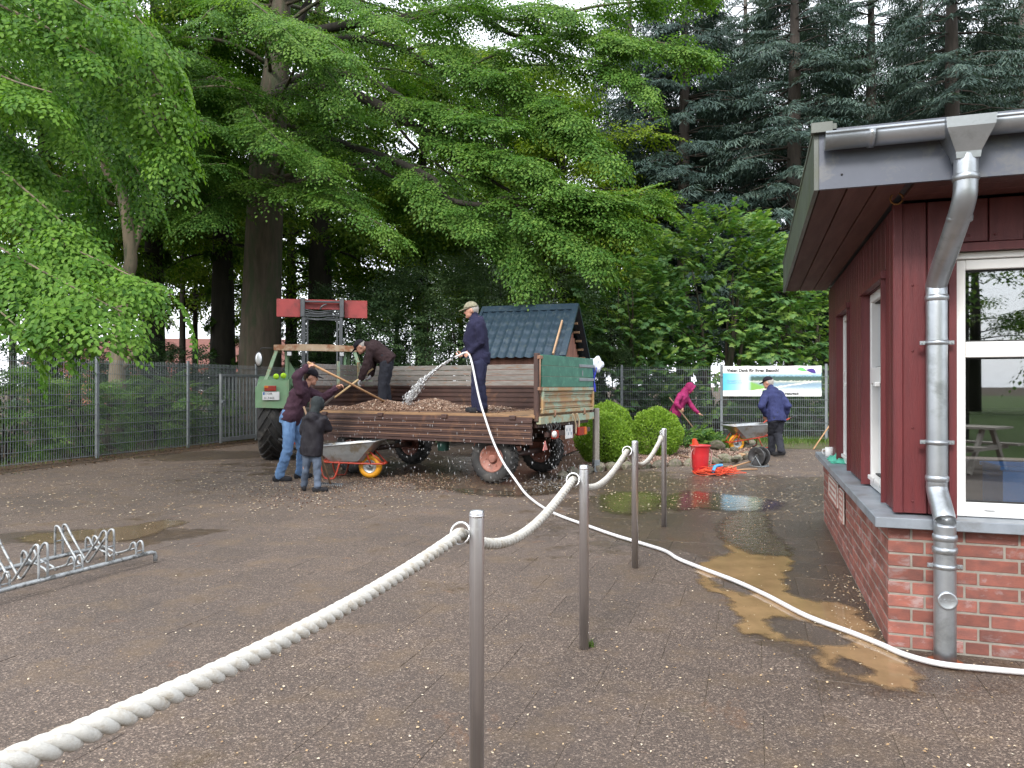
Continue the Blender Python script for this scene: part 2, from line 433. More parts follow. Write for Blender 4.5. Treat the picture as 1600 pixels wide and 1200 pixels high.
def puddle(pix, mat, z, holes=(), res=.03, fade=.09):
    loops = [np.array([tuple(G(*p))[:2] for p in l]) for l in [pix] + list(holes)]
    lo, hi = loops[0].min(0) - res, loops[0].max(0) + res; nx, ny = [int((hi[k] - lo[k]) / res) + 2 for k in (0, 1)]
    gx, gy = np.meshgrid(np.linspace(lo[0], hi[0], nx), np.linspace(lo[1], hi[1], ny), indexing='ij'); Q = np.stack([gx.ravel(), gy.ravel()], 1)
    Q2 = Q + np.stack([.02 * np.sin(Q[:, 0] * 29 + Q[:, 1] * 13) + .012 * np.sin(Q[:, 1] * 61), .02 * np.sin(Q[:, 1] * 31 - Q[:, 0] * 17) + .012 * np.sin(Q[:, 0] * 57)], 1)
    dist = np.full(len(Q), 9.0); ins = np.zeros(len(Q), bool)
    for L_ in loops:
        B_ = np.roll(L_, -1, 0)
        for a_, b_ in zip(L_, B_):
            e = b_ - a_; u = np.clip(((Q2 - a_) @ e) / (e @ e), 0, 1)[:, None]; dist = np.minimum(dist, np.linalg.norm(Q2 - a_ - u * e, axis=1))
            c_ = (a_[1] > Q2[:, 1]) != (b_[1] > Q2[:, 1]); xs = (b_[0] - a_[0]) * (Q2[:, 1] - a_[1]) / (b_[1] - a_[1] + 1e-12) + a_[0]; ins ^= c_ & (Q2[:, 0] < xs)
    al = np.where(ins, np.clip(dist / fade, 0, 1), -np.clip(dist / fade, 0, 1) * .8)
    id_ = np.arange(nx * ny).reshape(nx, ny); F = np.stack([id_[:-1, :-1], id_[1:, :-1], id_[1:, 1:], id_[:-1, 1:]], -1).reshape(-1, 4); F = F[al[F].max(1) > -.55]
    used = np.unique(F); mp = np.full(nx * ny, -1); mp[used] = np.arange(len(used))
    me = bpy.data.meshes.new("puddle"); me.from_pydata(np.c_[Q[used], np.full(len(used), z)].tolist(), [], mp[F].tolist()); at = me.attributes.new("tint", 'FLOAT', 'POINT'); at.data.foreach_set('value', al[used].astype(np.float32)); me.materials.append(mat)
    o = link("puddle", me); o["kind"] = "structure"; return o
PUD1 = [(1088, 885), (1115, 870), (1140, 866), (1130, 848), (1128, 825), (1137, 812), (1160, 803), (1197, 806), (1197, 830), (1208, 850), (1236, 862), (1240, 884), (1226, 902), (1232, 925), (1262, 938), (1300, 940), (1338, 952), (1362, 980),
        (1378, 1004), (1412, 1022), (1425, 1045), (1440, 1068), (1430, 1085), (1395, 1075), (1365, 1070), (1330, 1055), (1290, 1050), (1278, 1040), (1276, 1012), (1240, 1008), (1215, 1000), (1190, 993), (1150, 990), (1155, 970), (1140, 945), (1130, 930), (1100, 922), (1090, 905)]
ISL = [[(1203, 965), (1250, 968), (1300, 985), (1335, 1003), (1328, 1012), (1280, 1006), (1230, 998), (1205, 985)], [(1297, 1030), (1315, 1026), (1340, 1036), (1362, 1048), (1350, 1056), (1320, 1050)], [(1108, 905), (1140, 905), (1180, 922), (1165, 930), (1125, 918)]]
puddle(PUD1, M_MUD, .0035, ISL)
puddle([(1118, 822), (1135, 806), (1160, 798), (1200, 802), (1208, 832), (1240, 858), (1236, 870), (1180, 868), (1140, 852), (1122, 838)], soft_edge(mat_water("rippled_water", (.10, .075, .05), .12, .9)), .0045, res=.03, fade=.16)
puddle([(20, 842), (60, 833), (120, 829), (200, 822), (262, 811), (300, 816), (258, 828), (235, 838), (190, 847), (130, 845), (60, 853)], soft_edge(mat_water("brown_water", (.15, .105, .062), .07)), .0035, res=.04, fade=.14)
puddle([(1030, 790), (1045, 774), (1075, 766), (1130, 772), (1178, 776), (1228, 786), (1215, 796), (1185, 800), (1130, 799), (1090, 795), (1060, 800)], M_FILM, .0035, res=.05, fade=.3)
puddle([(925, 775), (960, 768), (1015, 768), (1042, 777), (1028, 798), (985, 806), (940, 800)], M_OLIVE, .0033, res=.05, fade=.4)
puddle([(690, 762), (740, 764), (800, 768), (860, 757), (905, 752), (900, 764), (850, 774), (780, 777), (720, 772)], M_FILM, .0034, res=.06, fade=.35)

# ------------------------------------------------------------------ the little service building at the right
BLD = Vector((2.052, 3.985, 0))
M_BRICK = pm("red_clinker_brick", (.29, .098, .072), (.185, .075, .062), 11, .72, 0, .45, 130, rnd=.28, dirt=(.30, .20, .19), dscale=7, damt=.25, stretch=(1, 1, 1.6))
M_MORTAR = pm("grey_mortar", (.31, .285, .25), (.24, .22, .19), 14, .9, 0, .5, 160)
M_SILL = pm("blue_grey_sill_slab", (.26, .29, .33), (.19, .215, .245), 5, .42, 0, .1, 120, dirt=(.17, .18, .19), dscale=3, damt=.4)
M_BOARD = pm("oxblood_painted_board", (.125, .020, .022), (.088, .014, .017), 3.2, .45, 0, .5, 40, rnd=.16, stretch=(9, 9, .7), coord='Object')
M_SOFFIT = pm("dark_soffit_board", (.115, .042, .036), (.085, .032, .028), 3, .6, 0, .3, 40, rnd=.15, stretch=(6, .6, 6))
M_FASCIA = pm("anthracite_fascia", (.105, .118, .155), (.088, .10, .132), 2, .42, 0, .05, 90, dirt=(.14, .145, .155), dscale=5, damt=.3)
M_ZINC = pm("zinc", (.47, .50, .53), (.36, .385, .41), 5, .36, .85, .06, 50, dirt=(.30, .32, .33), dscale=4, damt=.4)
M_WHITE = pm("white_window_plastic", (.80, .80, .79), (.76, .76, .75), 4, .3, 0, .02, 80)
M_GASKET = pm("black_gasket", (.015, .015, .016), None, 5, .6)
def mat_glass():
    t = NT("window_glass"); t.bsdf.inputs['Base Color'].default_value = (.75, .8, .8, 1); t.bsdf.inputs['Roughness'].default_value = .015
    gl = t.new("ShaderNodeBsdfGlossy"); gl.inputs[0].default_value = (.95, .97, 1, 1); gl.inputs[1].default_value = .012
    tr = t.new("ShaderNodeBsdfTransparent"); tr.inputs[0].default_value = (.88, .91, .91, 1)
    fr = t.new("ShaderNodeFresnel"); fr.inputs[0].default_value = 1.55
    ms = t.new("ShaderNodeMixShader"); t.l.new(t.math('ADD', t.math('MULTIPLY', fr.outputs[0], 1.9), .10, True), ms.inputs[0])
    t.l.new(tr.outputs[0], ms.inputs[1]); t.l.new(gl.outputs[0], ms.inputs[2]); t.l.new(ms.outputs[0], t.out.inputs[0]); return t.mat
M_GLASS = mat_glass()
bld = thing("kiosk_building", "dark red boarded kiosk building on a brick plinth with grey flat roof and white windows", "building", BLD, YAW)
LX, LY = 3.0, 4.02
# plinth: mortar core with single bricks
core = MB().box((LX / 2, LY / 2, .325), (LX - .012, LY - .012, .67)).build("plinth", M_MORTAR, bld)
CH = .0735; NB = 9
def brick_mesh(l): return MB().box((0, 0, 0), (l, .03, .0618), bev=.003).mesh("brick", M_BRICK)
bm_full, bm_half, bm_tq = brick_mesh(.24), brick_mesh(.108), brick_mesh(.172)
for wall in (0, 1):
    Lw = LX if wall == 0 else LY
    for i in range(NB):
        z = .004 + CH * (i + .5); x = 0.0
        first = [(bm_half, .108), (bm_tq, .172)][(i + wall) % 2]; seq = [first]; x = first[1] + .011
        while x < Lw - .12:
            q = (bm_full, .24) if random.random() < .8 else (bm_half, .108)
            if x + q[1] > Lw: q = (bm_half, .108)
            seq.append(q); x += q[1] + .011
        x = .001
        for me, l in seq:
            if x + l > Lw + .03: break
            if wall == 0 and x > 1.75: break
            dj = random.uniform(-.0015, .0015)
            loc = (x + l / 2, .0175 + dj, z) if wall == 0 else (.0175 + dj, x + l / 2 + (.02 if x < .01 else 0), z)
            instance("brick", me, core, loc, (0, random.uniform(-.004, .004), 0 if wall == 0 else math.pi / 2))
            x += l + .011
# sill slabs running round the corner, each a piece
sill = MB().box((LX / 2, .065, .6985), (LX + .01, .27, .045)).build("window_sill", M_SILL, bld)
for a, b in ((-.072, .78), (.783, 1.80), (1.803, 3.0)):
    MB().box(((a + b) / 2, .058, .695), (b - a, .26, .056), bev=.004).build("sill_slab", M_SILL, sill)
for a, b in ((.19, 1.22), (1.223, 2.25), (2.253, 3.28), (3.283, 4.06)):
    MB().box((.106, (a + b) / 2, .695), (.356, b - a, .056), bev=.004).build("sill_slab", M_SILL, sill)
# timber wall: backing + single boards
WT, ZB, ZS = .05, .735, 2.43
shell = MB()
OPF = (.335, 1.62, .7265, 2.15)                                     # window opening of the front (x0,x1,z0,z1)
OPS = [(.39, 1.28), (2.10, 2.93)]; OZS = (.727, 2.07)               # openings of the side (y0,y1)
def wallbox(x0, x1, y0, y1, z0, z1): shell.box(((x0 + x1) / 2, (y0 + y1) / 2, (z0 + z1) / 2), (x1 - x0, y1 - y0, z1 - z0))
TH = .16
wallbox(WT + .02, OPF[0], WT + .02, WT + TH, ZB, ZS); wallbox(OPF[1], LX, WT + .02, WT + TH, ZB, ZS)
wallbox(OPF[0], OPF[1], WT + .02, WT + TH, OPF[3], ZS)
ys = [WT + TH, OPS[0][0], OPS[0][1], OPS[1][0], OPS[1][1], 3.9]
for k in (0, 2, 4): wallbox(WT + .02, WT + TH + .08, ys[k], ys[k + 1], ZB, ZS)
for k in (1, 3): wallbox(WT + .02, WT + TH + .08, ys[k], ys[k + 1], OZS[1], ZS)
walls = shell.build("wall", M_BOARD, bld)
def board(a, b, z0, z1, wall, batten=False):
    w = b - a; dep = .022
    y = WT + .008 if not batten else WT - .012
    mb = MB()
    if wall == 0: mb.box(((a + b) / 2, y, (z0 + z1) / 2), (w, dep, z1 - z0), bev=.003)
    else: mb.box((y, (a + b) / 2, (z0 + z1) / 2), (dep, w, z1 - z0), bev=.003)
    return mb.build("board", M_BOARD, walls)
def boards(a, b, z0, z1, wall, w=.165):
    n = max(1, round((b - a) / w)); s = (b - a) / n
    for k in range(n): board(a + k * s + .004, a + (k + 1) * s - .004, z0 + random.uniform(-.002, .002), z1, wall)
boards(.075, .325, ZB, ZS, 0, .125); boards(OPF[0] - .008, OPF[1] + .02, OPF[3] + .05, ZS, 0, .175); boards(1.65, 2.97, ZB, ZS, 0)
boards(.075, .375, ZB, ZS, 1, .14)
boards(OPS[0][1] + .012, OPS[1][0] - .012, ZB, ZS, 1, .13); boards(OPS[1][1] + .012, 3.88, ZB, ZS, 1, .15)
for k in range(2): boards(OPS[k][0] - .006, OPS[k][1] + .006, OZS[1] + .05, ZS, 1, .145)
# corner strips, window trims
MB().box((.058, .058, (ZB + ZS) / 2), (.05, .05, ZS - ZB + .004), bev=.006).build("corner_post", M_BOARD, bld)
tr = MB()
tr.box((OPF[0] - .018, WT - .014, (OPF[2] + OPF[3]) / 2 - .005), (.036, .04, OPF[3] - OPF[2] + .07)); tr.box(((OPF[0] + OPF[1]) / 2, WT - .0135, OPF[3] + .02), (OPF[1] - OPF[0] - .002, .04, .042)); tr.build("window_trim", M_BOARD, bld)
for k in range(2):
    a, b = OPS[k]
    tr = MB(); tr.box((WT - .012, (a + b) / 2, OZS[1] + .02), (.04, b - a + .06, .045))
    for y in (a, b): tr.box((WT + .075, y + (.011 if y == a else -.011), (ZB + OZS[1]) / 2), (.20, .02, OZS[1] - ZB))
    tr.build("window_trim", M_BOARD, bld)
screw_me = MB().ball((0, 0, 0), (.007, .004, .007), 8, 5).mesh("screw", M_BOARD)
for x in (.13, .27):
    for z in (.80, 1.2, 1.62, 1.98): instance("screw", screw_me, walls, (x, WT - .004, z))
for x in (.40, .52, .68, .86): instance("screw", screw_me, walls, (x, WT - .004, 2.235))
# front window
def window(x0, x1, z0, z1, splits, M, name="window", fw=.055, dep=.06):
    """frame + panes in a local plane (x, z), placed by M (thickness along y)"""
    fr = MB(); T = lambda c, s: fr.box(M @ Vector(c), s if M.to_3x3()[0][0] > .9 else (s[1], s[0], s[2]), None, 0, .004)
    T((x0 + fw / 2, 0, (z0 + z1) / 2), (fw, dep, z1 - z0)); T((x1 - fw / 2, 0, (z0 + z1) / 2), (fw, dep, z1 - z0))
    T(((x0 + x1) / 2, 0, z0 + fw * .7), (x1 - x0 - 2 * fw, dep, fw * 1.4)); T(((x0 + x1) / 2, 0, z1 - fw / 2), (x1 - x0 - 2 * fw, dep, fw))
    zz = [z0 + fw * 1.4] ; 
    for (zc, h) in splits: T(((x0 + x1) / 2, -.004, zc), (x1 - x0 - 2 * fw, dep, h)); zz += [zc - h / 2, zc + h / 2]
    zz.append(z1 - fw)
    w = fr.build(name, M_WHITE, bld)
    for k in range(0, len(zz), 2):
        p = MB(); c = M @ Vector(((x0 + x1) / 2, .008, (zz[k] + zz[k + 1]) / 2)); s = (x1 - x0 - 2 * fw + .004, .006, zz[k + 1] - zz[k] + .004)
        p.box(c, s if M.to_3x3()[0][0] > .9 else (s[1], s[0], s[2])); p.build("pane", M_GLASS, w)
        g = MB(); 
        for zc in (zz[k] + .004, zz[k + 1] - .004):
            c = M @ Vector(((x0 + x1) / 2, -.001, zc)); s = (x1 - x0 - 2 * fw, .02, .008); g.box(c, s if M.to_3x3()[0][0] > .9 else (s[1], s[0], s[2]))
        g.build("gasket", M_GASKET, w)
    return w
MF = Matrix.Translation((0, WT + .055, 0))
w1 = window(OPF[0], OPF[1], OPF[2], OPF[3] - .04, [(1.625, .085)], MF)
MB().box(((OPF[0] + OPF[1]) / 2, WT + .035, OPF[3] - .02), (OPF[1] - OPF[0], .05, .036), bev=.004).build("blind_box", M_WHITE, w1)
lever = MB().box((.50, WT + .018, .772), (.05, .012, .014), bev=.003); lever.build("latch", M_WHITE, w1)
MSIDE = Matrix.Translation((WT + .07, 0, 0)) @ Matrix(((0, 1, 0, 0), (1, 0, 0, 0), (0, 0, 1, 0), (0, 0, 0, 1)))
for k, (a, b) in enumerate(OPS):
    w = window(a + .022, b - .022, ZB - .005, OZS[1], [(1.50, .11)], MSIDE, fw=.06, dep=.075)
    mb = MB(); mb.box((WT + .022, (a + b) / 2, .80), (.03, b - a - .2, .03), bev=.004); mb.box((WT + .015, (a + b) / 2, 1.44), (.03, .09, .03), bev=.004); mb.build("sash_handle", M_WHITE, w)
# room behind the glass: floor, back walls, ceiling
M_ROOM = pm("room_plaster", (.30, .28, .25), None, 3, .9); M_ROOMF = pm("room_floor", (.12, .10, .085), None, 3, .7)
room = MB(); room.box((LX / 2 + .1, LY - .13, 1.58), (LX - .1, .06, 1.7)); room.box((LX - .03, LY / 2, 1.58), (.06, LY - .25, 1.7)); room.build("inner_wall", M_ROOM, bld)
MB().box((LX / 2 + .1, LY / 2 + .1, .69), (LX - .3, LY - .4, .02)).build("inner_floor", M_ROOMF, bld)
MB().box((LX / 2 + .1, LY / 2, 2.405), (LX - .25, LY - .3, .03)).build("inner_ceiling", M_ROOM, bld)
# roof: fascia, verge, soffit planks, covering, gutter
RX0, RY0, RX1, RY1 = -.385, -.40, 3.3, 3.92
roof = MB().box(((RX0 + RX1) / 2, (RY0 + RY1) / 2, 2.60), (RX1 - RX0 - .05, RY1 - RY0 - .05, .27)).build("roof", M_FASCIA, bld)
MB().box(((RX0 + RX1) / 2 + .004, RY0 + .012, 2.585), (RX1 - RX0 - .01, .024, .305)).build("fascia", M_FASCIA, roof)
M_VERGE = pm("green_grey_verge_sheet", (.115, .125, .115), (.09, .098, .088), 2.5, .4, .3, .04, 60, dirt=(.09, .10, .07), dscale=3, damt=.4)
mb = MB(); mb.box((RX0 - .004, (RY0 + RY1) / 2, 2.58), (.022, RY1 - RY0, .30)); mb.box((RX0 + .035, (RY0 + RY1) / 2, 2.745), (.11, RY1 - RY0 + .03, .028)); mb.box((RX0 + .02, RY0 - .01, 2.74), (.10, .05, .05)); mb.build("verge_flashing", M_VERGE, roof)
MB().box(((RX0 + RX1) / 2, (RY0 + RY1) / 2 + .02, 2.742), (RX1 - RX0 - .1, RY1 - RY0 - .06, .016)).build("roof_felt", M_GASKET, roof)
for k in range(3):
    x = RX0 + .012 + .135 * k; MB().box((x + .0675, (RY0 + RY1) / 2, 2.452 - .002 * k), (.129, RY1 - RY0 - .03, .022), bev=.003).build("soffit_plank", M_SOFFIT, roof)
for k in range(3):
    y = RY0 + .03 + .138 * k; MB().box(((RX0 + RX1) / 2 + .22, y + .069, 2.4535), (RX1 - RX0 - .48, .132, .02), bev=.003).build("soffit_plank", M_SOFFIT, roof)
bolt_me = MB().ball((0, 0, 0), .006, 8, 5).mesh("bolt", M_GASKET)
for x in (-.27, .62): instance("bolt", bolt_me, roof, (x, RY0 - .001, 2.50))
MB().tube([(.02 + .03 * math.cos(a), RY0 + .25, 2.415 + .03 * math.sin(a)) for a in np.linspace(0, 6.0, 12)], .005, 6).build("hook", pm("rusty_hook", (.25, .11, .03), None, 6, .6, .5), roof)
GY, GZ, GR = RY0 - .066, 2.675, .064
def half_pipe(x0, x1, r, th, slope=.0):
    mb = MB(); n = 12; vs = []; fs = []
    for x in (x0, x1):
        for rr in (r, r - th):
            for k in range(n + 1):
                a = math.pi * (1 + k / n); vs.append((x, GY + rr * math.cos(a), GZ + rr * math.sin(a) + .0))
    m = n + 1
    for k in range(n):
        fs += [(k, k + 1, 2 * m + k + 1, 2 * m + k), (m + k, 3 * m + k, 3 * m + k + 1, m + k + 1), (k, m + k, m + k + 1, k + 1), (2 * m + k, 2 * m + k + 1, 3 * m + k + 1, 3 * m + k)]
    for k in (0, n): fs.append((k, 2 * m + k, 3 * m + k, m + k))
    return mb.add(vs, fs, 0, True)
gut = half_pipe(RX0 + .03, RX1, GR, .004)
gut.tube([(RX0 + .03, GY - GR + .004, GZ + .004), (RX1, GY - GR + .004, GZ + .004)], .009, 8)
gut.add([(RX0 + .03, GY + GR * math.cos(math.pi * (1 + k / 10)), GZ + GR * math.sin(math.pi * (1 + k / 10))) for k in range(11)], [tuple(range(11))])
gutter = gut.build("gutter", M_ZINC, bld)
for x in (-.16, .60, 1.5):
    half_pipe(x, x + .028, GR + .006, .004).build("gutter_bracket", M_ZINC, gutter)
# downpipe
PX = .262
mb = MB()
M4 = Matrix.Translation((PX + .0, GY, 0))
mb.lathe([(.070, 2.50), (.075, 2.53), (.140, 2.635), (.146, 2.682), (.138, 2.682), (.06, 2.53)], 4, Matrix.Translation((PX, GY, 0)) @ Matrix.Rotation(math.pi / 4, 4, 'Z'), 0, False)
path = catmull([(PX, GY, 2.56), (PX, GY, 2.40), (PX - .004, GY + .03, 2.30), (PX - .02, GY + .21, 2.14), (PX - .03, WT - .085, 1.98), (PX - .03, WT - .075, 1.86), (PX - .03, WT - .075, .98), (PX - .03, WT - .075, .88), (PX - .02, -.14, .74), (PX - .02, -.145, .66), (PX - .02, -.145, .003)], 6)
mb.tube(path, .052, 18)
pipe = mb.build("downpipe", M_ZINC, bld)
for (x, y, z, r) in ((PX - .03, WT - .075, 1.90, .0555), (PX - .02, -.145, .65, .057), (PX - .02, -.145, .585, .058), (PX - .03, WT - .075, .94, .0555), (PX, GY, 2.42, .0565), (PX - .006, GY + .085, 2.245, .056)):
    MB().lathe([(r - .006, z - .02), (r, z - .016), (r + .002, z), (r, z + .012), (r - .006, z + .016)], 20, Matrix.Translation((x, y, 0))).build("pipe_joint", M_ZINC, pipe)
for (y, z) in ((WT - .075, 1.66), (WT - .075, 1.13), (-.145, .50)):
    c = MB(); xx = PX - .03 if z > .8 else PX - .02
    c.lathe([(.052, z - .012), (.0565, z - .012), (.0565, z + .012), (.052, z + .012)], 20, Matrix.Translation((xx, y, 0)), closed=True)
    for sx in (-1, 1): c.box((xx + sx * .068, y, z), (.026, .016, .022), bev=.002); c.tube([(xx + sx * .07, y - .02, z), (xx + sx * .07, y + .02, z)], .004, 6)
    c.tube([(xx, y + .05, z), (xx, WT + .01 if z > .8 else -.003, z)], .006, 6)
    c.build("pipe_clamp", M_ZINC, pipe)
MC = Matrix.Translation((PX - .02, -.19, .335)) @ Matrix.Rotation(math.radians(90), 4, 'X')
cap = MB().lathe([(.0, .016), (.036, .016), (.040, .018), (.046, .014), (.047, .0), (.047, -.03)], 24, MC).build("inspection_cap", M_ZINC, pipe)
tm = text_mesh("LORO", .024, M_ZINC, .0012); o = link("lettering", tm, pipe); o.matrix_basis = Matrix.Translation((PX - .02, -.2065, .328)) @ Matrix.Rotation(math.radians(90), 4, 'X')
MB().lathe([(.085, .0), (.085, .006), (.06, .011), (.055, .011)], 22, Matrix.Translation((PX - .02, -.145, .001))).build("pipe_collar", pm("orange_drain_ring", (.32, .09, .035), None, 5, .6), pipe)
# signs on the brick side wall, cloth and cup on the sill, blue box behind the window
M_SIGNW = pm("weathered_sign_board", (.62, .58, .53), (.5, .46, .42), 6, .5, dirt=(.4, .3, .26), dscale=8, damt=.3); M_SIGNR = pm("faded_red_print", (.42, .18, .15), None, 5, .6)
B2W = bld.matrix_basis
def on_bld(x, y, z): return B2W @ Vector((x, y, z))
def sign_on_side(y0, y1, z0, z1, rows, label):
    s = thing("wall_sign", label, "sign", on_bld(-.012, (y0 + y1) / 2, z0), YAW)
    h = z1 - z0; w = y1 - y0
    MB().box((0, 0, h / 2), (.012, w, h), bev=.002).build("sign_plate", M_SIGNW, s)
    f = MB()
    for sg in (-1, 1): f.box((-.008, sg * (w / 2 - .008), h / 2), (.006, .008, h - .01)); f.box((-.0082, 0, h / 2 + sg * (h / 2 - .008)), (.006, w - .03, .008))
    f.build("sign_border", M_SIGNR, s)
    for k in range(rows):
        MB().box((-.0075, 0, h * (k + 1) / (rows + 1)), (.003, w * (.62 if k % 2 else .76), h / (rows + 1) * .36)).build("print_line", M_SIGNR, s)
sign_on_side(2.42, 3.20, .375, .585, 3, "wide framed weathered sign on the kiosk's brick side wall")
sign_on_side(1.98, 2.26, .315, .575, 5, "small pale notice plate next to the wide sign on the brick side wall")
cl = MB(); n = 14; vs = []; fs = []
cb = on_bld(.10, 3.05, .7235)
for i in range(n + 1):
    for j in range(n + 1):
        u, v = i / n - .5, j / n - .5; e = min(.5 - abs(u), .5 - abs(v)) * 4
        hgt = .004 + .085 * min(1, e) * (.55 + .35 * math.sin(u * 13 + 2 * math.sin(v * 9)) * math.cos(v * 11) + .25 * math.sin(v * 23 + u * 17)) 
        vs.append(cb + RV * (v * .24 + .02 * math.sin(u * 19)) + SV * (u * .55 + .02 * math.sin(v * 17)) + Vector((0, 0, max(.003, hgt))))
for i in range(n):
    for j in range(n): fs.append((i * (n + 1) + j, i * (n + 1) + j + 1, (i + 1) * (n + 1) + j + 1, (i + 1) * (n + 1) + j))
cl.add(vs, fs, 0, True); o = cl.build("folded_cloth", pm("mint_green_cloth", (.10, .48, .34), (.06, .36, .25), 9, .85, 0, .3, 200)); tag(o, "crumpled mint green cloth lying on the grey sill", "cloth")
cup = thing("mug", "white mug standing on the far end of the grey sill", "cup", on_bld(.02, 3.48, .7232), YAW)
MB().lathe([(.034, 0), (.042, .005), (.043, .095), (.039, .095), (.037, .01), (0, .008)], 18).build("body", M_WHITE, cup); MB().tube([(-.042, 0, .075), (-.065, 0, .072), (-.07, 0, .05), (-.06, 0, .028), (-.042, 0, .025)], .006, 6).build("handle", M_WHITE, cup)
M_BLUE = pm("blue_plastic", (.02, .22, .66), (.018, .19, .58), 4, .4)
box = thing("storage_box", "bright blue plastic box standing behind the kiosk window", "box", on_bld(.78, .30, .70), YAW + .06)
mb = MB(); mb.box((0, 0, .01), (.42, .30, .02))
for sg in (-1, 1): mb.box((0, sg * .143, .15), (.42, .014, .27)); mb.box((sg * .203, 0, .15), (.014, .272, .27))
mb.build("body", M_BLUE, box)
r = MB()
for sg in (-1, 1): r.box((0, sg * .15, .285), (.45, .022, .022), bev=.003); r.box((sg * .212, 0, .284), (.022, .28, .022), bev=.003)
r.build("rim", M_BLUE, box)
wbx = thing("wooden_box", "orange stained wooden box fixed to the brick plinth below the window", "box", on_bld(.655, -.004, .47), YAW)
M_OWOOD = pm("orange_stained_wood", (.40, .15, .035), (.30, .11, .025), 4, .5, 0, .2, 50)
for k in range(2): MB().box((.24, -.185, .032 + k * .066), (.48, .018, .062), bev=.003).build("front_board", M_OWOOD, wbx); MB().box((.009, -.092, .032 + k * .066), (.018, .166, .062), bev=.003).build("side_board", M_OWOOD, wbx)
MB().box((.24, -.09, .006), (.44, .16, .012)).build("bottom_board", M_OWOOD, wbx)
tab = thing("counter_table", "dark counter table standing inside the kiosk", "table", on_bld(1.5, 2.6, .70), YAW)
M_DKWOOD = pm("dark_wood", (.07, .05, .035), None, 4, .5)
MB().box((0, 0, .52), (1.4, .7, .04), bev=.005).build("table_top", M_DKWOOD, tab)
for sx in (-.62, .62):
    for sy in (-.29, .29): MB().box((sx, sy, .25), (.05, .05, .5)).build("leg", M_DKWOOD, tab)
# ------------------------------------------------------------------ fences
M_GALV = pm("galvanised_fence", (.24, .265, .28), (.18, .20, .215), 5, .5, .25, .05, 60)
M_GATE = pm("grey_gate_steel", (.30, .32, .33), (.24, .255, .265), 4, .45, .4, .05, 60)
FH = 1.96
def panel_mesh(w):
    mb = MB(); n = round(w / .05)
    for i in range(n + 1):
        x = i * w / n; q = .0031
        vs = [(x + a, b, z) for z in (.06, FH) for a, b in ((-q, -q), (q, -q), (q, q), (-q, q))]
        mb.add(vs, [(0, 1, 5, 4), (1, 2, 6, 5), (2, 3, 7, 6), (3, 0, 4, 7), (4, 5, 6, 7)])
    for k in range(10):
        z = .08 + k * .2
        for y in (-.0085, .0085): mb.box((w / 2, y, z), (w, .008, .009))
    return mb.mesh("wire_panel", M_GALV)
def post_mesh():
    mb = MB().box((0, 0, FH / 2 + .02), (.06, .04, FH + .06), bev=.004)
    mb.box((0, 0, FH + .055), (.066, .046, .012))
    return mb.mesh("post", M_GALV)
POST = post_mesh()
clamp_me = MB().box((0, -.028, 0), (.05, .016, .035), bev=.003).mesh("clamp", M_GALV)
def fence(name, label, a, d, n, w):
    ang = math.atan2(d.y, d.x); f = thing(name, label, "fence", a, ang); me = panel_mesh(w - .07)
    for k in range(n + 1):
        p = instance("post", POST, f, (k * w, 0, -.02))
        for z in (.5, 1.1, 1.7): instance("clamp", clamp_me, p, (0, 0, z))
        if k < n: instance("wire_panel", me, f, (k * w + .035, -.03, -.01))
    return f
fence("wire_fence", "grey double wire mesh fence along the wood at the left of the yard", FENCE0 + FD * (2.0 - 2.52 * 4), FD, 7, 2.52)
fence("wire_fence", "grey double wire mesh fence behind the flower bed, carrying the banner", BACK0 - BD * 2.6 * 4 - BD * .9, BD, 4, 2.6) if False else None
fence("wire_fence", "grey double wire mesh fence closing the back of the yard behind the flower bed", BACK0 - BD * 2.62 * 4, BD, 6, 2.62)
# open gate leaf standing before the left fence
ga = FENCE0 + FD * 5.42 + FN * .16
gate = thing("gate_leaf", "open grey steel gate leaf of upright bars beside the tractor wheel", "gate", ga, math.atan2(FD.y, FD.x))
GW, GT, GB = 3.0, 1.69, .07
fr = MB()
for x in (.03, GW - .03): fr.box((x, 0, (GT + .04) / 2 + .02), (.06, .06, GT - .02), bev=.004)
fr.box((GW / 2, 0, GT), (GW - .12, .055, .06), bev=.004); fr.box((GW / 2, 0, GB + .06), (GW - .12, .055, .10), bev=.004); fr.build("gate_frame", M_GATE, gate)
bar = MB().box((0, 0, 0), (.026, .026, GT - .03 - GB - .11)).mesh("bar", M_GATE)
for k in range(1, 21): instance("bar", bar, gate, (.06 + k * (GW - .12) / 21, 0, (GT - .03 + GB + .11) / 2))
lk = MB().box((.06, -.045, 1.05), (.11, .05, .09), bev=.008); lk.tube([(.13, -.09, 1.08), (.03, -.09, 1.08)], .011, 8); lk.tube([(.06, -.06, 1.02), (.06, -.06, .93), (.10, -.06, .93)], .009, 6); lk.build("lock", M_GALV, gate)
M_SIGN = pm("white_sign", (.74, .76, .78), None, 5, .35); M_PRINT = pm("blue_print", (.05, .16, .38), None, 5, .5); M_PRINTG = pm("grey_print", (.32, .36, .42), None, 5, .5)
sg = thing("gate_sign", "small white notice sign with a blue symbol on the gate bars", "sign", ga + FD * 1.52 - Vector((0, 0, 0)) + FN * .05 + Vector((0, 0, 1.22)), math.atan2(FD.y, FD.x))
MB().box((0, 0, .2), (.44, .01, .40), bev=.003).build("sign_plate", M_SIGN, sg)
MB().box((0, -.007, .30), (.10, .003, .10)).build("symbol", M_PRINT, sg); MB().ball((.008, -.009, .305), (.022, .002, .03), 10, 6).build("symbol_mark", M_SIGN, sg)
for k in range(3): MB().box((0, -.007, .19 - k * .05), (.32 - .04 * k, .003, .018)).build("print_line", M_PRINTG, sg)

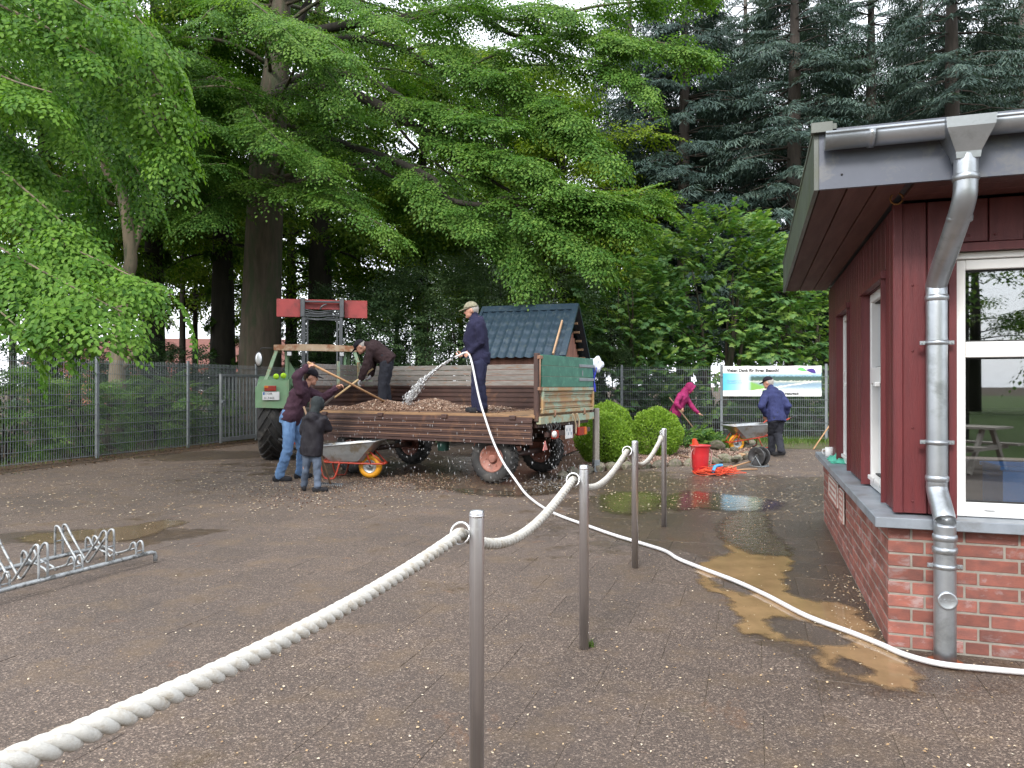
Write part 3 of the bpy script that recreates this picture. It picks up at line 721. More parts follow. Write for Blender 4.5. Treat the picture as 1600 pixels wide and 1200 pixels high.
# ------------------------------------------------------------------ banner on the back fence
def mat_banner():
    t = NT("banner_print"); co = t.coord('Object'); sx = t.new("ShaderNodeSeparateXYZ"); t.l.new(co, sx.inputs[0]); x, z = sx.outputs[0], sx.outputs[2]
    W = (.88, .89, .90)
    cyan = t.ramp(t.math('DIVIDE', x, 2.46), [(0, (.10, .55, .88)), (.12, (.30, .68, .92)), (.2, (.62, .82, .93))])
    nz = t.noise(t.mapping(co, (4, 1, 9)), 3.0, 6, .7)
    wob = t.math('MULTIPLY', t.math('SUBTRACT', nz, .5), .12)
    zz = t.math('ADD', z, wob)
    land = t.ramp(zz, [(.17, (.62, .70, .75)), (.24, (.30, .42, .52)), (.32, (.22, .33, .43)), (.385, (.45, .50, .45)), (.395, (.75, .73, .66)), (.41, (.07, .13, .10)), (.50, (.05, .10, .09)), (.54, (.25, .42, .52)), (.57, (.45, .66, .82)), (.68, (.85, .89, .92))])
    grass = t.ramp(t.math('ADD', t.math('MULTIPLY', x, -.30), z), [(0, 0.0), (.075, 0.0), (.09, 1.0)])
    lawn = t.math('MULTIPLY', t.ramp(t.math('ADD', t.math('MULTIPLY', x, .35), zz), [(.60, 1.0), (.66, 0.0)]), t.ramp(z, [(.36, 1.0), (.39, 0.0)]))
    land = t.mix(lawn, land, (.22, .45, .10))
    path = t.math('MULTIPLY', t.ramp(t.math('ABSOLUTE', t.math('SUBTRACT', t.math('ADD', zz, t.math('MULTIPLY', x, -.16)), .02)), [(.012, 1.0), (.024, 0.0)]), t.ramp(z, [(.38, 1.0), (.40, 0.0)]))
    land = t.mix(path, land, (.72, .70, .64))
    isl = t.ramp(x, [(.62 / 2.5, 0.0), (.72 / 2.5, 1.0)]); isl = t.ramp(t.math('DIVIDE', x, 2.5), [(.25, 0.0), (.29, 1.0)])
    c = t.mix(isl, cyan, land)
    band = t.math('MULTIPLY', t.ramp(z, [(.145, 0.0), (.15, 1.0)]), t.ramp(z, [(.60, 1.0), (.615, 0.0)]))
    c = t.mix(band, W, c); t.bump(t.noise(t.mapping(co, (1.2, 1, .5)), 3, 2), .25, .03)
    return t.set(c, .45, 0, .4)
ban = thing("banner", "white and blue printed thank-you banner tied to the back fence", "banner", BACK0 + BD * .03 + BN * .085 + Vector((0, 0, 1.16)), math.atan2(BD.y, BD.x))
mb = MB(); nx, nz = 24, 6; vs = []; fs = []
BWID, BHEI = 2.46, .80
for s_ in (0, 1):
    for i in range(nx + 1):
        for k in range(nz + 1):
            x, z = i / nx * BWID, k / nz * BHEI
            vs.append((x, .006 * s_ + .008 * math.sin(x * 5 + z * 3) * math.sin(z / BHEI * math.pi), z - .012 * math.sin((x % .62) / .62 * math.pi) * (1 if k == nz else 0)))
m = (nx + 1) * (nz + 1)
for i in range(nx):
    for k in range(nz):
        a = i * (nz + 1) + k; fs += [(a, a + nz + 1, a + nz + 2, a + 1), (m + a, m + a + 1, m + a + nz + 2, m + a + nz + 1)]
mb.add(vs, fs, 0, True); mb.build("banner_sheet", mat_banner(), ban)
M_TXT = pm("black_print", (.012, .012, .014), None, 5, .5)
RX90 = Matrix.Rotation(math.radians(90), 4, 'X')
def flat_text(body, size, x, z, parent, mat=None, y=-.014, align='LEFT', bold=.0, space=1.0, name="lettering"):
    o = link(name, text_mesh(body, size, mat or M_TXT, .001, align, space, bold), parent); o.matrix_basis = Matrix.Translation((x, y, z)) @ RX90; return o
flat_text("Vielen Dank für Ihren Besuch!", .108, .10, .645, ban, bold=.0035)
flat_text("Bis bald im Naturbad!", .082, 1.18, .045, ban, bold=.003)
flat_text("Für Neuigkeiten und", .042, .11, .40, ban, M_PRINTG); flat_text("Infos besuchen Sie uns", .042, .11, .345, ban, M_PRINTG)
def leaf_logo(pts, mat, name):
    MB().prism([Vector((x, -.012, z)) for x, z in pts], (0, 0, 0), (0, .004, 0)).build(name, mat, ban)
def drop(cx, cz, w, h, ang, flip):
    out = []
    for k in range(15):
        u = k / 14; out.append((u * w, h * math.sin(u * math.pi) ** .8 * (1.0 - .5 * u) * 1.3))
    for k in range(13, 0, -1):
        u = k / 14; out.append((u * w, -.25 * h * math.sin(u * math.pi)))
    c, s = math.cos(ang), math.sin(ang)
    return [(cx + (x * c - z * s) * flip, cz + (x * s + z * c)) for x, z in out]
leaf_logo(drop(1.86, .70, .24, .07, -.18, 1), pm("logo_green", (.16, .62, .16), None, 5, .5), "logo")
leaf_logo(drop(2.32, .60, .25, .085, .35, -1), pm("logo_purple", (.07, .035, .28), None, 5, .5), "logo")

# ------------------------------------------------------------------ steel posts with rope
M_STEEL = pm("brushed_stainless", (.74, .74, .76), (.64, .64, .66), 3, .33, 1.0, .12, 30, stretch=(60, 60, .6), rvar=.06)
def mat_rope():
    t = NT("white_twisted_rope"); co = t.coord('World')
    c = t.mix(t.ramp(t.noise(co, 26, 6, .7), [(.5, 0.0), (.72, 1.0)]), (.54, .525, .485), (.34, .28, .20))
    c = t.mix(t.ramp(t.noise(co, 120, 3), [(.45, 0.0), (.75, .5)]), c, (.40, .385, .35)); t.bump(t.noise(t.mapping(co, (1, 1, 1)), 420, 3, .7), .5, .003); return t.set(c, .85, 0, .2)
M_ROPE = mat_rope()
PB = [Vector((-.735, .80, 0)), Vector((-.122, 2.53, 0)), Vector((.392, 3.976, 0)), Vector((.967, 5.74, 0)), Vector((1.545, 7.42, 0))]
LAB = [None, "nearest brushed steel rope post, cut by the lower edge", "second nearest brushed steel rope post, weeds at its foot", "third steel rope post from the viewer, before the round box bush", "farthest steel rope post, with the rope's end hooked to it"]
LAB[0] = "steel rope post outside the picture at the near end of the rope"
ring_c = []
for i, p in enumerate(PB):
    b = thing("rope_post", LAB[i], "post", p, .3, "steel rope posts")
    MB().lathe([(.0262, .0), (.0262, .985), (.0255, .992), (.0235, .998), (.0, 1.0)], 24).build("tube", M_STEEL, b)
    MB().lathe([(.0266, .976), (.0270, .980), (.0270, .9815), (.0266, .984)], 24).build("cap_seam", M_STEEL, b)
    if i < 4:
        dirp = (PB[1] - PB[0]).normalized(); side = Vector((-dirp.y, dirp.x, 0))
        rc = p + side * .062 + Vector((0, 0, .915)); ring_c.append(rc)
        R3 = Matrix.Rotation(-.3, 3, 'Z'); pts = []
        for k in range(20):
            a = 2 * math.pi * k / 20; q = rc + side * .036 * math.cos(a) + Vector((0, 0, .036 * math.sin(a))) + dirp * .012 * math.sin(a); pts.append(R3 @ (q - p))
        MB().tube(pts, .0045, 8, closed=True).build("ring", M_STEEL, b)
    else:
        rc = p + Vector((-.028, -.005, .90)); ring_c.append(rc)
        R3 = Matrix.Rotation(-.3, 3, 'Z')
        MB().tube([R3 @ Vector((-.03 + .012 * math.cos(a), -.004, .955 + .02 * math.sin(a))) for a in np.linspace(0, 6.28, 14)], .004, 6, closed=False).build("eye", M_STEEL, b)
path = []
sagc = [.05, .125, .115, .16]
for i in range(4):
    a, b = ring_c[i], ring_c[i + 1]; n = 60
    for k in range(n):
        u = k / n; q = a.lerp(b, u); um = u ** (1.0 if i else 1.0)
        q = q + Vector((0, 0, -sagc[i] * 4 * um * (1 - um) * (1 + (.55 - u) * (.7 if i else .0)))); path.append(q)
path.append(ring_c[4])
rope = thing("twisted_rope", "thick white twisted rope hanging in bows between the steel posts", "rope", ring_c[1])
# resample to even steps, then wind three strands
res = [path[0]]
for p, q in zip(path[:-1], path[1:]):
    n = max(1, int(round((q - p).length / .0065)))
    for k in range(1, n + 1): res.append(p.lerp(q, k / n))
for sidx in range(3):
    pts = []; L = 0
    for i, p in enumerate(res):
        if i: L += (p - res[i - 1]).length
        t = (res[min(i + 1, len(res) - 1)] - res[max(i - 1, 0)]).normalized(); a = t.cross(Vector((0, 0, 1))).normalized(); b = t.cross(a)
        an = L / .105 * 2 * math.pi + sidx * 2 * math.pi / 3
        pts.append(p + (a * math.cos(an) + b * math.sin(an)) * .0108)
    MB().tube(pts[::1], .0118, 9).build("strand", M_ROPE, rope, True)
e0, e1 = res[-12], res[-1]
MB().tube([e0, e1 + Vector((0, 0, .012))], .0265, 12).build("end_sleeve", M_ROPE, rope, True)
MB().tube([e1 + Vector((0, 0, .01)), e1 + Vector((-.006, 0, .045)), e1 + Vector((.004, 0, .062)), e1 + Vector((.016, 0, .045))], .005, 6).build("snap_hook", M_STEEL, rope, True)
# weeds at one post
# ------------------------------------------------------------------ bicycle rack
M_RACK = pm("galvanised_rack", (.42, .44, .45), (.30, .315, .32), 9, .5, .55, .25, 90, dirt=(.09, .09, .085), dscale=16, damt=.35)
rk0 = Vector((-2.90, 5.90, 0)); rkd = Vector((.375, .927, 0)).normalized(); rkx = Vector((rkd.y, -rkd.x, 0))
rack = thing("bicycle_rack", "low galvanised bicycle rack with alternating high and low wheel loops", "bicycle rack", rk0, math.atan2(rkx.y, rkx.x))
AC = .56
for x in (0, -AC):
    pts = [(x, .02, .012), (x, .022, .05), (x, .012, .078), (x, -.02, .088), (x, -2.0, .088), (x, -2.03, .078), (x, -2.04, .05), (x, -2.04, .012)]
    MB().tube(pts, .017, 10).build("rail", M_RACK, rack)
MB().tube([(0, -2.0, .06), (-AC, -2.0, .06)], .015, 8).build("cross_bar", M_RACK, rack)
for k in range(8):
    high = k % 2 == 1; y = -.13 - k * .262; H = .34 if high else .20
    lp = []
    for dy in (-.032, .032):
        pts = catmull([(-AC, y + dy, .085), (-AC, y + dy, H - .04), (-AC + .018, y + dy, H - .006), (-AC + .05, y + dy, H - .02), (-AC + .085, y + dy, H - .07), (-AC / 2 - .035, y + dy, .085), (-AC / 2, y + dy, .062), (-AC / 2 + .035, y + dy, .085), (-.085, y + dy, H - .07), (-.05, y + dy, H - .02), (-.018, y + dy, H - .006), (0, y + dy, H - .04), (0, y + dy, .085)], 3)
        lp.append(MB().tube(pts, .0085, 8).build("wheel_loop", M_RACK, rack))
    MB().tube([(-AC, y - .032, H * .62), (-AC, y + .032, H * .62)], .006, 6).build("loop_tie", M_RACK, rack)
    MB().tube([(0, y - .032, H * .62), (0, y + .032, H * .62)], .006, 6).build("loop_tie", M_RACK, rack)
# ------------------------------------------------------------------ wooden hut with pressed-metal tile roof
hut_o = Vector((1.22, 15.15, 0)); hd = Vector((-.953, .30, 0)).normalized()       # ridge runs along hd, away to the left
hut = thing("garden_hut", "small wooden garden hut with dark blue tile roof behind the trailer", "hut", hut_o, math.atan2(hd.y, hd.x))
M_HUTW = pm("reddish_hut_board", (.27, .12, .085), (.20, .085, .06), 4, .7, 0, .3, 50, rnd=.2, stretch=(8, 8, .7))
M_TILE = pm("dark_blue_tile_sheet", (.030, .052, .075), (.022, .040, .060), 3, .34, .25, .04, 60, dirt=(.055, .075, .085), dscale=9, damt=.25)
HL, HWD, ZE, ZR = 1.80, 1.12, 2.02, 3.06
# local axes: x along ridge (0 = gable by the viewer's right), +y = towards camera? (90 deg ccw of hd)
HY = 1.0
body = MB()
for k in range(18):                                                 # vertical boards of both long walls
    x = .05 + k * (HL - .1) / 18
    for sy in (-1, 1):
        MB().box((x + .056, sy * (HWD - .12), ZE / 2 + .05), (.107, .022, ZE - .12), bev=.002).build("wall_board", M_HUTW, hut)
for gx in (.06, HL - .06):
    for k in range(16):
        y = -HWD + .14 + k * (2 * HWD - .28) / 16; yc = y + .06; ht = ZR - .12 - abs(yc) / HWD * (ZR - ZE)
        MB().box((gx, yc, ht / 2 + .03), (.022, .112, ht), bev=.002).build("gable_board", M_HUTW, hut)
for sy in (-1, 1):                                                  # roof slopes: pressed wavy tile sheet with stepped rows
    mb = MB(); nx, rows, sub = 91, 6, 6; vs = []; fs = []
    sl = math.hypot(HWD + .08, ZR - ZE + .075); nrow = rows * sub
    for j in range(nrow + 1):
        u = j / nrow; 
        for i in range(nx):
            x = -.10 + i / (nx - 1) * (HL + .2); ph = (x + .1) / .185 * 2 * math.pi
            w = .026 * (math.cos(ph) ** 2 if math.cos(ph) > 0 else -.35 * abs(math.cos(ph)))
            step = .02 * ((j % sub) / sub) if j % sub else (.02 if j else 0)
            step = .014 * (((j - 1) % sub + 1) / sub) if j else 0
            yy = u * (HWD + .08); zz = ZR - u * (ZR - ZE + .075)
            nvec = (ZR - ZE) / sl, HWD / sl
            vs.append((x, sy * (yy + nvec[0] * (w + step)), zz + nvec[1] * (w + step) + .03))
            if j and (j % sub) == 0: pass
    for j in range(nrow):
        for i in range(nx - 1): fs.append((j * nx + i, j * nx + i + 1, (j + 1) * nx + i + 1, (j + 1) * nx + i))
    mb.add(vs, fs, 0, True)
    rf = mb.build("tile_sheet", M_TILE, hut)
    # verge and eave flashings
    for gx in (-.115, HL + .115):
        MB().beam((gx, sy * .0, ZR + .055), (gx, sy * (HWD + .08), ZE - .02), .12 if gx < 0 else .06, .05).build("verge_flashing", M_TILE, hut)
rc = MB(); rc.prism([(-.15, -.13, ZR - .045), (-.15, 0, ZR + .085), (-.15, .13, ZR - .045), (-.15, .12, ZR - .06), (-.15, 0, ZR + .06), (-.15, -.12, ZR - .06)], (0, 0, 0), (HL + .3, 0, 0)); rc.build("ridge_cap", M_TILE, hut)
M_LATH = pm("pale_lath", (.38, .24, .14), None, 4, .7, rnd=.15)
camside = 1 if (Matrix.Rotation(math.atan2(hd.y, hd.x), 3, 'Z') @ Vector((0, 1, 0))).y < 0 else -1
MB().beam((.06, camside * (HWD + .13), ZE + .02), (.06, camside * .50, ZR - .42 + .10), .03, .05).build("loose_lath", M_LATH, hut)
for k in range(5):
    y0 = -camside * (.25 + k * .19); z0 = ZR - .02 - abs(y0) / HWD * (ZR - ZE)
    MB().box((-.03, y0 + .0, z0 - .06), (.12, .06, .045)).build("lath_end", M_LATH, hut)
for sy in (-1, 1): MB().box((HL / 2, sy * (HWD - .14), .05), (HL - .1, .04, .1)).build("base_beam", M_DKWOOD, hut)
# ------------------------------------------------------------------ flower bed with border stones and gravel
M_STONE = pm("field_stone", (.20, .17, .13), (.12, .105, .085), 7, .85, 0, .6, 40, rnd=.35, dirt=(.09, .10, .05), dscale=5, damt=.5)
M_SAND = pm("sandstone", (.36, .20, .10), (.42, .30, .17), 6, .85, 0, .5, 40, rnd=.2)
def mat_gravel(name, stops):
    t = NT(name); a = t.new("ShaderNodeAttribute"); a.attribute_name = "tint"; return t.set(t.ramp(a.outputs['Fac'], stops), .75, 0, .3)
M_GRAVEL = mat_gravel("pinkish_gravel", [(0, (.13, .075, .055)), (.5, (.27, .17, .13)), (.85, (.38, .27, .21)), (1, (.55, .47, .40))])
M_CHIP = mat_gravel("gravel_load", [(0, (.075, .04, .028)), (.45, (.17, .10, .068)), (.82, (.28, .185, .13)), (1, (.50, .41, .33))])
M_PETAL = mat_gravel("fallen_chips", [(0, (.30, .18, .09)), (.5, (.45, .32, .18)), (1, (.66, .58, .45))])
BED = [G(868, 748), G(905, 741), G(945, 735), G(990, 733), G(1045, 729), G(1108, 726), G(1160, 719), G(1186, 707), G(1170, 695), G(1120, 690), BACK0 - BD * 1.4 + BN * .25, BACK0 - BD * 4.3 + BN * .3, Vector((1.9, 15.5, 0)), Vector((1.5, 13.6, 0))]
bedsoil = pm("bed_soil", (.10, .065, .045), (.06, .04, .028), 9, .95, 0, .5, 60, coord='World')
bed = sheet("flower_bed", BED, .05, bedsoil, kind="structure")
mbk = MB()
for i in range(len(BED)):
    a, b = BED[i], BED[(i + 1) % len(BED)]
    mbk.add([(a.x, a.y, -.05), (b.x, b.y, -.05), (b.x, b.y, .05), (a.x, a.y, .05)], [(0, 1, 2, 3)])
mbk.build("bed_edge", bedsoil, bed, True)
def stone_mesh(seed, mat):
    r = random.Random(seed); bm = bmesh.new(); bmesh.ops.create_icosphere(bm, subdivisions=2, radius=.5)
    ax = [Vector((r.uniform(-1, 1), r.uniform(-1, 1), r.uniform(-1, 1))).normalized() for _ in range(9)]
    for v in bm.verts:
        for a in ax:
            d = v.co.dot(a)
            if d > .33: v.co -= a * (d - .33) * .9
        v.co += Vector((r.uniform(-1, 1), r.uniform(-1, 1), r.uniform(-1, 1))) * .018
    me = bpy.data.meshes.new("border_stone"); bm.to_mesh(me); bm.free(); me.materials.append(mat); return me
SM = [stone_mesh(s, M_STONE) for s in range(6)]; SMS = [stone_mesh(s + 20, M_SAND) for s in range(2)]
line = BED[:9]; acc = 0
for a, b in zip(line[:-1], line[1:]):
    d = (b - a); n = max(1, round(d.length / .34))
    for k in range(n):
        c = a.lerp(b, (k + .5) / n); w = d.length / n * random.uniform(.92, 1.15)
        instance("border_stone", random.choice(SM), bed, (c.x + random.uniform(-.03, .03), c.y + random.uniform(-.03, .03), .03), (random.uniform(-.15, .15), random.uniform(-.15, .15), math.atan2(d.y, d.x) + random.uniform(-.2, .2)), (w, random.uniform(.2, .3), random.uniform(.17, .26)))
for (px, py, s, m) in ((1120, 707, .62, SM[1]), (1100, 712, .4, SM[2]), (1164, 704, .42, SM[3]), (1158, 718, .24, SMS[0]), (1166, 717, .2, SMS[1]), (1150, 725, .28, SM[4]), (1133, 722, .34, SM[5]), (1147, 710, .3, SM[0]), (1082, 706, .3, SM[3])):
    c = G(px, py); instance("border_stone", m, bed, (c.x, c.y, .05 + s * .12), (random.uniform(-.3, .3), random.uniform(-.3, .3), random.uniform(0, 3)), (s, s * .7, s * .48))
def np_mesh(name, V, F, tint, mats, parent=None, world=True, kind=None, smooth=False):
    """V (n,3), F (m,k) index array, tint per vertex"""
    me = bpy.data.meshes.new(name); me.vertices.add(len(V)); me.vertices.foreach_set('co', np.ascontiguousarray(V, np.float32).ravel())
    m, k = F.shape; me.loops.add(m * k); me.loops.foreach_set('vertex_index', np.ascontiguousarray(F, np.int32).ravel())
    me.polygons.add(m); me.polygons.foreach_set('loop_start', np.arange(0, m * k, k, dtype=np.int32)); me.polygons.foreach_set('loop_total', np.full(m, k, np.int32))
    if tint is not None:
        a = me.attributes.new("tint", 'FLOAT', 'POINT'); a.data.foreach_set('value', np.ascontiguousarray(tint, np.float32))
    for mt in (mats if isinstance(mats, (list, tuple)) else [mats]): me.materials.append(mt)
    me.update(calc_edges=True); me.validate()
    o = link(name, me, parent, world)
    if kind: o["kind"] = kind
    return o
def rand_rot(n, r):
    q = r.normal(size=(n, 4)); q /= np.linalg.norm(q, axis=1)[:, None]; w, x, y, z = q.T
    return np.stack([np.stack([1 - 2 * (y * y + z * z), 2 * (x * y - z * w), 2 * (x * z + y * w)], -1), np.stack([2 * (x * y + z * w), 1 - 2 * (x * x + z * z), 2 * (y * z - x * w)], -1), np.stack([2 * (x * z - y * w), 2 * (y * z + x * w), 1 - 2 * (x * x + y * y)], -1)], 1)
def pebbles(name, pos, size, mat, r, flat=.6, parent=None, world=True, kind="stuff"):
    n = len(pos); tv = np.array([(1, 0, 0), (-1, 0, 0), (0, 1, 0), (0, -1, 0), (0, 0, flat), (0, 0, -flat)], float); tv[:, 1] *= .75
    tf = np.array([(0, 2, 4), (2, 1, 4), (1, 3, 4), (3, 0, 4), (2, 0, 5), (1, 2, 5), (3, 1, 5), (0, 3, 5)])
    R = rand_rot(n, r); jit = 1 + r.uniform(-.3, .3, (n, 6, 1))
    V = pos[:, None, :] + np.einsum('nij,nkj->nki', R, tv[None] * jit * size[:, None, None])
    F = (tf[None] + (np.arange(n) * 6)[:, None, None]).reshape(-1, 3)
    return np_mesh(name, V.reshape(-1, 3), F, np.repeat(r.uniform(0, 1, n), 6), mat, parent, world, kind)
pts = []
bx = [p.x for p in BED]; by = [p.y for p in BED]
while len(pts) < 7500:
    p = (random.uniform(min(bx), max(bx)), random.uniform(min(by), max(by)))
    if p[1] > 17.2 and random.random() < .8: continue
    if inside(p, BED): pts.append((p[0], p[1], .055 + random.uniform(0, .02)))
pebbles("gravel", np.array(pts), rng.uniform(.012, .028, len(pts)), M_GRAVEL, rng, parent=bed)
# fallen chips and petals on the paving
def scatter(n, f):
    out = []
    while len(out) < n:
        p = f()
        if p.y > 1.5 and inside(p, YARD) and not inside(p, BED): out.append((p.x, p.y, .004))
    return out
pts = scatter(4200, lambda: Vector((random.gauss(-1.9, 2.6), random.gauss(11.2, 1.7), 0))) + scatter(2300, lambda: G(random.uniform(0, 1600), 700 + 500 * random.random() ** 1.7)) + scatter(2400, lambda: Vector((random.gauss(3.2, 1.5), random.gauss(9.5, 3.2), 0))) + scatter(260, lambda: on_bld(-abs(random.gauss(.05, .12)), random.uniform(-.1, 1.6), 0)) + scatter(2400, lambda: Vector((random.uniform(-8, -1), random.uniform(6.5, 15), 0)))
pts += scatter(900, lambda: Vector((random.uniform(3, 9), random.uniform(13.5, 16.5), 0)))
A = np.array(pts); n = len(A)
ang = rng.uniform(0, 6.28, n); L = rng.uniform(.004, .0135, n) * np.where(A[:, 1] > 8, 1.35, .66); W = L * rng.uniform(.4, .9, n); ca, sa = np.cos(ang), np.sin(ang)
V = np.zeros((n, 4, 3))
for k, (u, w) in enumerate(((-1, 0), (0, -1), (1, 0), (0, 1))):
    V[:, k, 0] = A[:, 0] + u * L * ca - w * W * sa; V[:, k, 1] = A[:, 1] + u * L * sa + w * W * ca; V[:, k, 2] = A[:, 2] + rng.uniform(.0, .006, n)
np_mesh("fallen_petals", V.reshape(-1, 3), np.arange(4 * n).reshape(n, 4), np.repeat(rng.uniform(0, 1, n) ** .8, 4), M_PETAL, kind="stuff")
# leaf litter border below the left fence and earth below the trees
EARTH = pm("leaf_litter_earth", (.085, .052, .032), (.05, .034, .022), 14, .95, 0, .6, 40, coord='World', dirt=(.14, .09, .05), dscale=22, damt=.3)
sheet("litter_verge", [FENCE0 + FN * .62 - FD * 20, FENCE0 + FN * .5 + FD * 2, FENCE0 + FN * .66 + FD * 5, FENCE0 + FN * .5 + FD * 9.4, FENCE0 - FN * .8 + FD * 9.4, FENCE0 - FN * .8 - FD * 20], .006, EARTH)
# ------------------------------------------------------------------ small things by the flower bed
M_RED = pm("red_plastic", (.50, .022, .028), (.40, .02, .025), 4, .42, 0, .05, 60, dirt=(.50, .16, .15), dscale=4, damt=.3)
M_ORANGE = pm("orange_red_plastic", (.62, .07, .025), (.5, .05, .02), 6, .5)
M_HANDLE = pm("ash_handle", (.42, .24, .12), (.33, .18, .085), 5, .6, 0, .1, 60, stretch=(1, 1, 1))
M_HANDLED = pm("weathered_handle", (.25, .16, .10), (.18, .115, .07), 5, .7)
c = G(1094, 740)
bk = thing("red_bucket", "tall red plastic bucket standing before the flower bed", "bucket", c, .3)
MB().lathe([(.118, 0), (.122, .006), (.140, .30), (.150, .43), (.158, .445), (.170, .452), (.172, .462), (.164, .468), (.146, .455), (.136, .30), (.113, .02), (0, .015)], 28).build("body", M_RED, bk)
for sgn in (-1, 1):
    MB().tube([(sgn * .152, -.03, .41), (sgn * .186, -.035, .36), (sgn * .190, -.03, .26), (sgn * .182, -.02, .13), (sgn * .135, -.02, .08)], .009, 6).build("handle", pm("pale_bucket_handle", (.45, .25, .24), None, 8, .5), bk)
sc_ = thing("hand_scoop", "orange hand scoop sticking out of the red bucket", "scoop", c + Vector((-.06, .02, .40)), .5)
MB().prism([(-.05, 0, 0), (.07, 0, .02), (.05, 0, .09), (.0, 0, .17), (-.04, 0, .16)], (0, -.02, 0), (0, .03, 0)).build("blade", M_ORANGE, sc_); MB().tube([(0, 0, .0), (.02, .01, -.12)], .012, 8).build("grip", M_ORANGE, sc_)
# orange twine heap
tw = MB(); c0 = G(1120, 742); r = random.Random(5)
for k in range(26):
    cx, cy = c0.x + r.gauss(0, .10), c0.y + r.gauss(0, .06); rr = r.uniform(.06, .2); pts = []; ph = r.uniform(0, 6.28)
    for j in range(26):
        a = ph + j * .33; pts.append((cx + rr * 1.35 * math.cos(a) * (1 + .25 * math.sin(a * 2.3 + k)), cy + rr * .75 * math.sin(a) * (1 + .3 * math.cos(a * 1.7 + k)), .007 + .10 * r.random() * max(0, 1 - (abs(cx - c0.x)) * 4) + (.011 * k) % .05))
    tw.tube(catmull(pts[::2], 3), .0045, 5)
o = tw.build("orange_cord", pm("orange_cord", (.70, .085, .03), (.6, .06, .02), 6, .6)); tag(o, "tangled heap of orange cord on the wet paving by the red bucket", "cord")
pp = MB(); a0 = G(1114, 744) + Vector((0, 0, .075)); cc = catmull([a0, a0 + Vector((.03, .06, .025)), a0 + Vector((.07, .13, .06)), a0 + Vector((.13, .17, .075)), a0 + Vector((.2, .18, .075))], 5)
o = pp.tube(cc, .026, 14, cap=False).tube(cc, .022, 14, cap=False).build("blue_pipe", pm("light_blue_pipe", (.06, .30, .58), (.05, .25, .5), 5, .4)); tag(o, "bent light blue pipe lying on the orange cord heap", "pipe")
def stick(name, label, cat, a, b, r=.014, mat=None, head=None):
    t = thing(name, label, cat, a); a, b = Vector(a), Vector(b)
    MB().tube([Vector((0, 0, 0)), (b - a) * .5 + Vector((0, 0, .004)), b - a], [r, r * 1.05, r], 10).build("handle", mat or M_HANDLE, t); return t
t = stick("broom", "broom with light wooden handle lying beside the orange cord", "broom", G(1133, 737) + Vector((0, 0, .045)), G(1180, 727) + Vector((0, 0, .09)))
MB().box((-.03, -.01, -.02), (.10, .3, .045), Matrix.Rotation(.5, 3, 'Z'), bev=.008).build("head", M_ORANGE, t)
t = stick("rake", "rake with grey wooden handle lying before the border stones", "rake", G(1147, 735) + Vector((0, 0, .03)), G(1107, 724) + Vector((0, 0, .03)), .013, M_HANDLED)
MB().box((.02, 0, .0), (.04, .36, .03), Matrix.Rotation(-.3, 3, 'Z'), bev=.006).build("head", M_ORANGE, t)
t = stick("wooden_stick", "plain thin wooden handle lying on the paving before the cable reel", "stick", G(1150, 736) + Vector((0, 0, .02)), G(1183, 735) + Vector((0, 0, .02)), .012)
t = stick("wooden_stick", "thin wooden stick lying on the gravel beside the box bush", "stick", G(1053, 711, .07) + Vector((0, 0, .02)), G(1079, 717, .07) + Vector((0, 0, .02)), .014, M_HANDLED)
a0 = G(1271, 703); b0 = BACK0 + BD * 2.55 + BN * .2
t = stick("leaning_tool", "long handled tool leaning against the back fence by the kiosk", "garden tool", a0 + Vector((0, 0, .02)), P(1316, 636, 18.3), .015)
# cable reel
c = G(1186, 729); M_DARKP = pm("dark_grey_plastic", (.035, .035, .038), (.05, .05, .052), 5, .5, dirt=(.12, .12, .12), dscale=8, damt=.2)
reel = thing("cable_reel", "dark cable reel standing upright before the border stones", "cable reel", c + Vector((0, 0, 0)), math.radians(38))
Mx = Matrix.Translation((0, 0, .185)) @ Matrix.Rotation(math.radians(90), 4, 'Y')
for sgx in (-1, 1):
    Mf = Mx @ Matrix.Translation((0, 0, sgx * .085))
    MB().lathe([(.05, -.006), (.15, -.006), (.165, -.010), (.168, 0), (.165, .010), (.15, .006), (.05, .006)], 28, Mf, closed=True).build("flange", M_DARKP, reel)
MB().lathe([(.06, -.08), (.06, .08)], 20, Mx).build("drum", M_DARKP, reel)
w = MB()
for k in range(9): w.lathe([(.095 + .013 * math.cos(q), -.066 + k * .0165 + .009 * math.sin(q)) for q in np.linspace(0, 5.5, 8)], 22, Mx, closed=True)
w.build("wound_cable", pm("black_rubber_cable", (.015, .015, .016), None, 6, .55), reel)
st = MB()
for sgx in (-1, 1):
    st.tube([(sgx * .11, -.12, .012), (sgx * .11, 0, .19), (sgx * .11, .12, .012), (sgx * .11, -.12, .012)], .010, 8)
st.tube([(-.11, -.12, .012), (.11, -.12, .012)], .010, 8); st.tube([(-.11, .12, .012), (.11, .12, .012)], .010, 8); st.build("stand", M_GALV, reel)
MB().tube([(.10, .0, .185), (.125, .0, .185), (.125, -.07, .14), (.17, -.07, .14)], .009, 8).build("crank", M_RED, reel)
# grey timber post by the trailer's corner
c = Vector((1.40, 12.16, 0)); pst = thing("timber_post", "weathered grey timber post standing in a steel shoe beside the box bush", "post", c, .3)
MB().box((0, 0, .56), (.088, .088, 1.0), bev=.006).build("beam", pm("weathered_grey_wood", (.36, .33, .29), (.26, .235, .20), 3, .8, 0, .4, 40, stretch=(8, 8, .6)), pst)
MB().box((0, 0, .10), (.10, .10, .20), bev=.003).build("steel_shoe", M_GALV, pst)
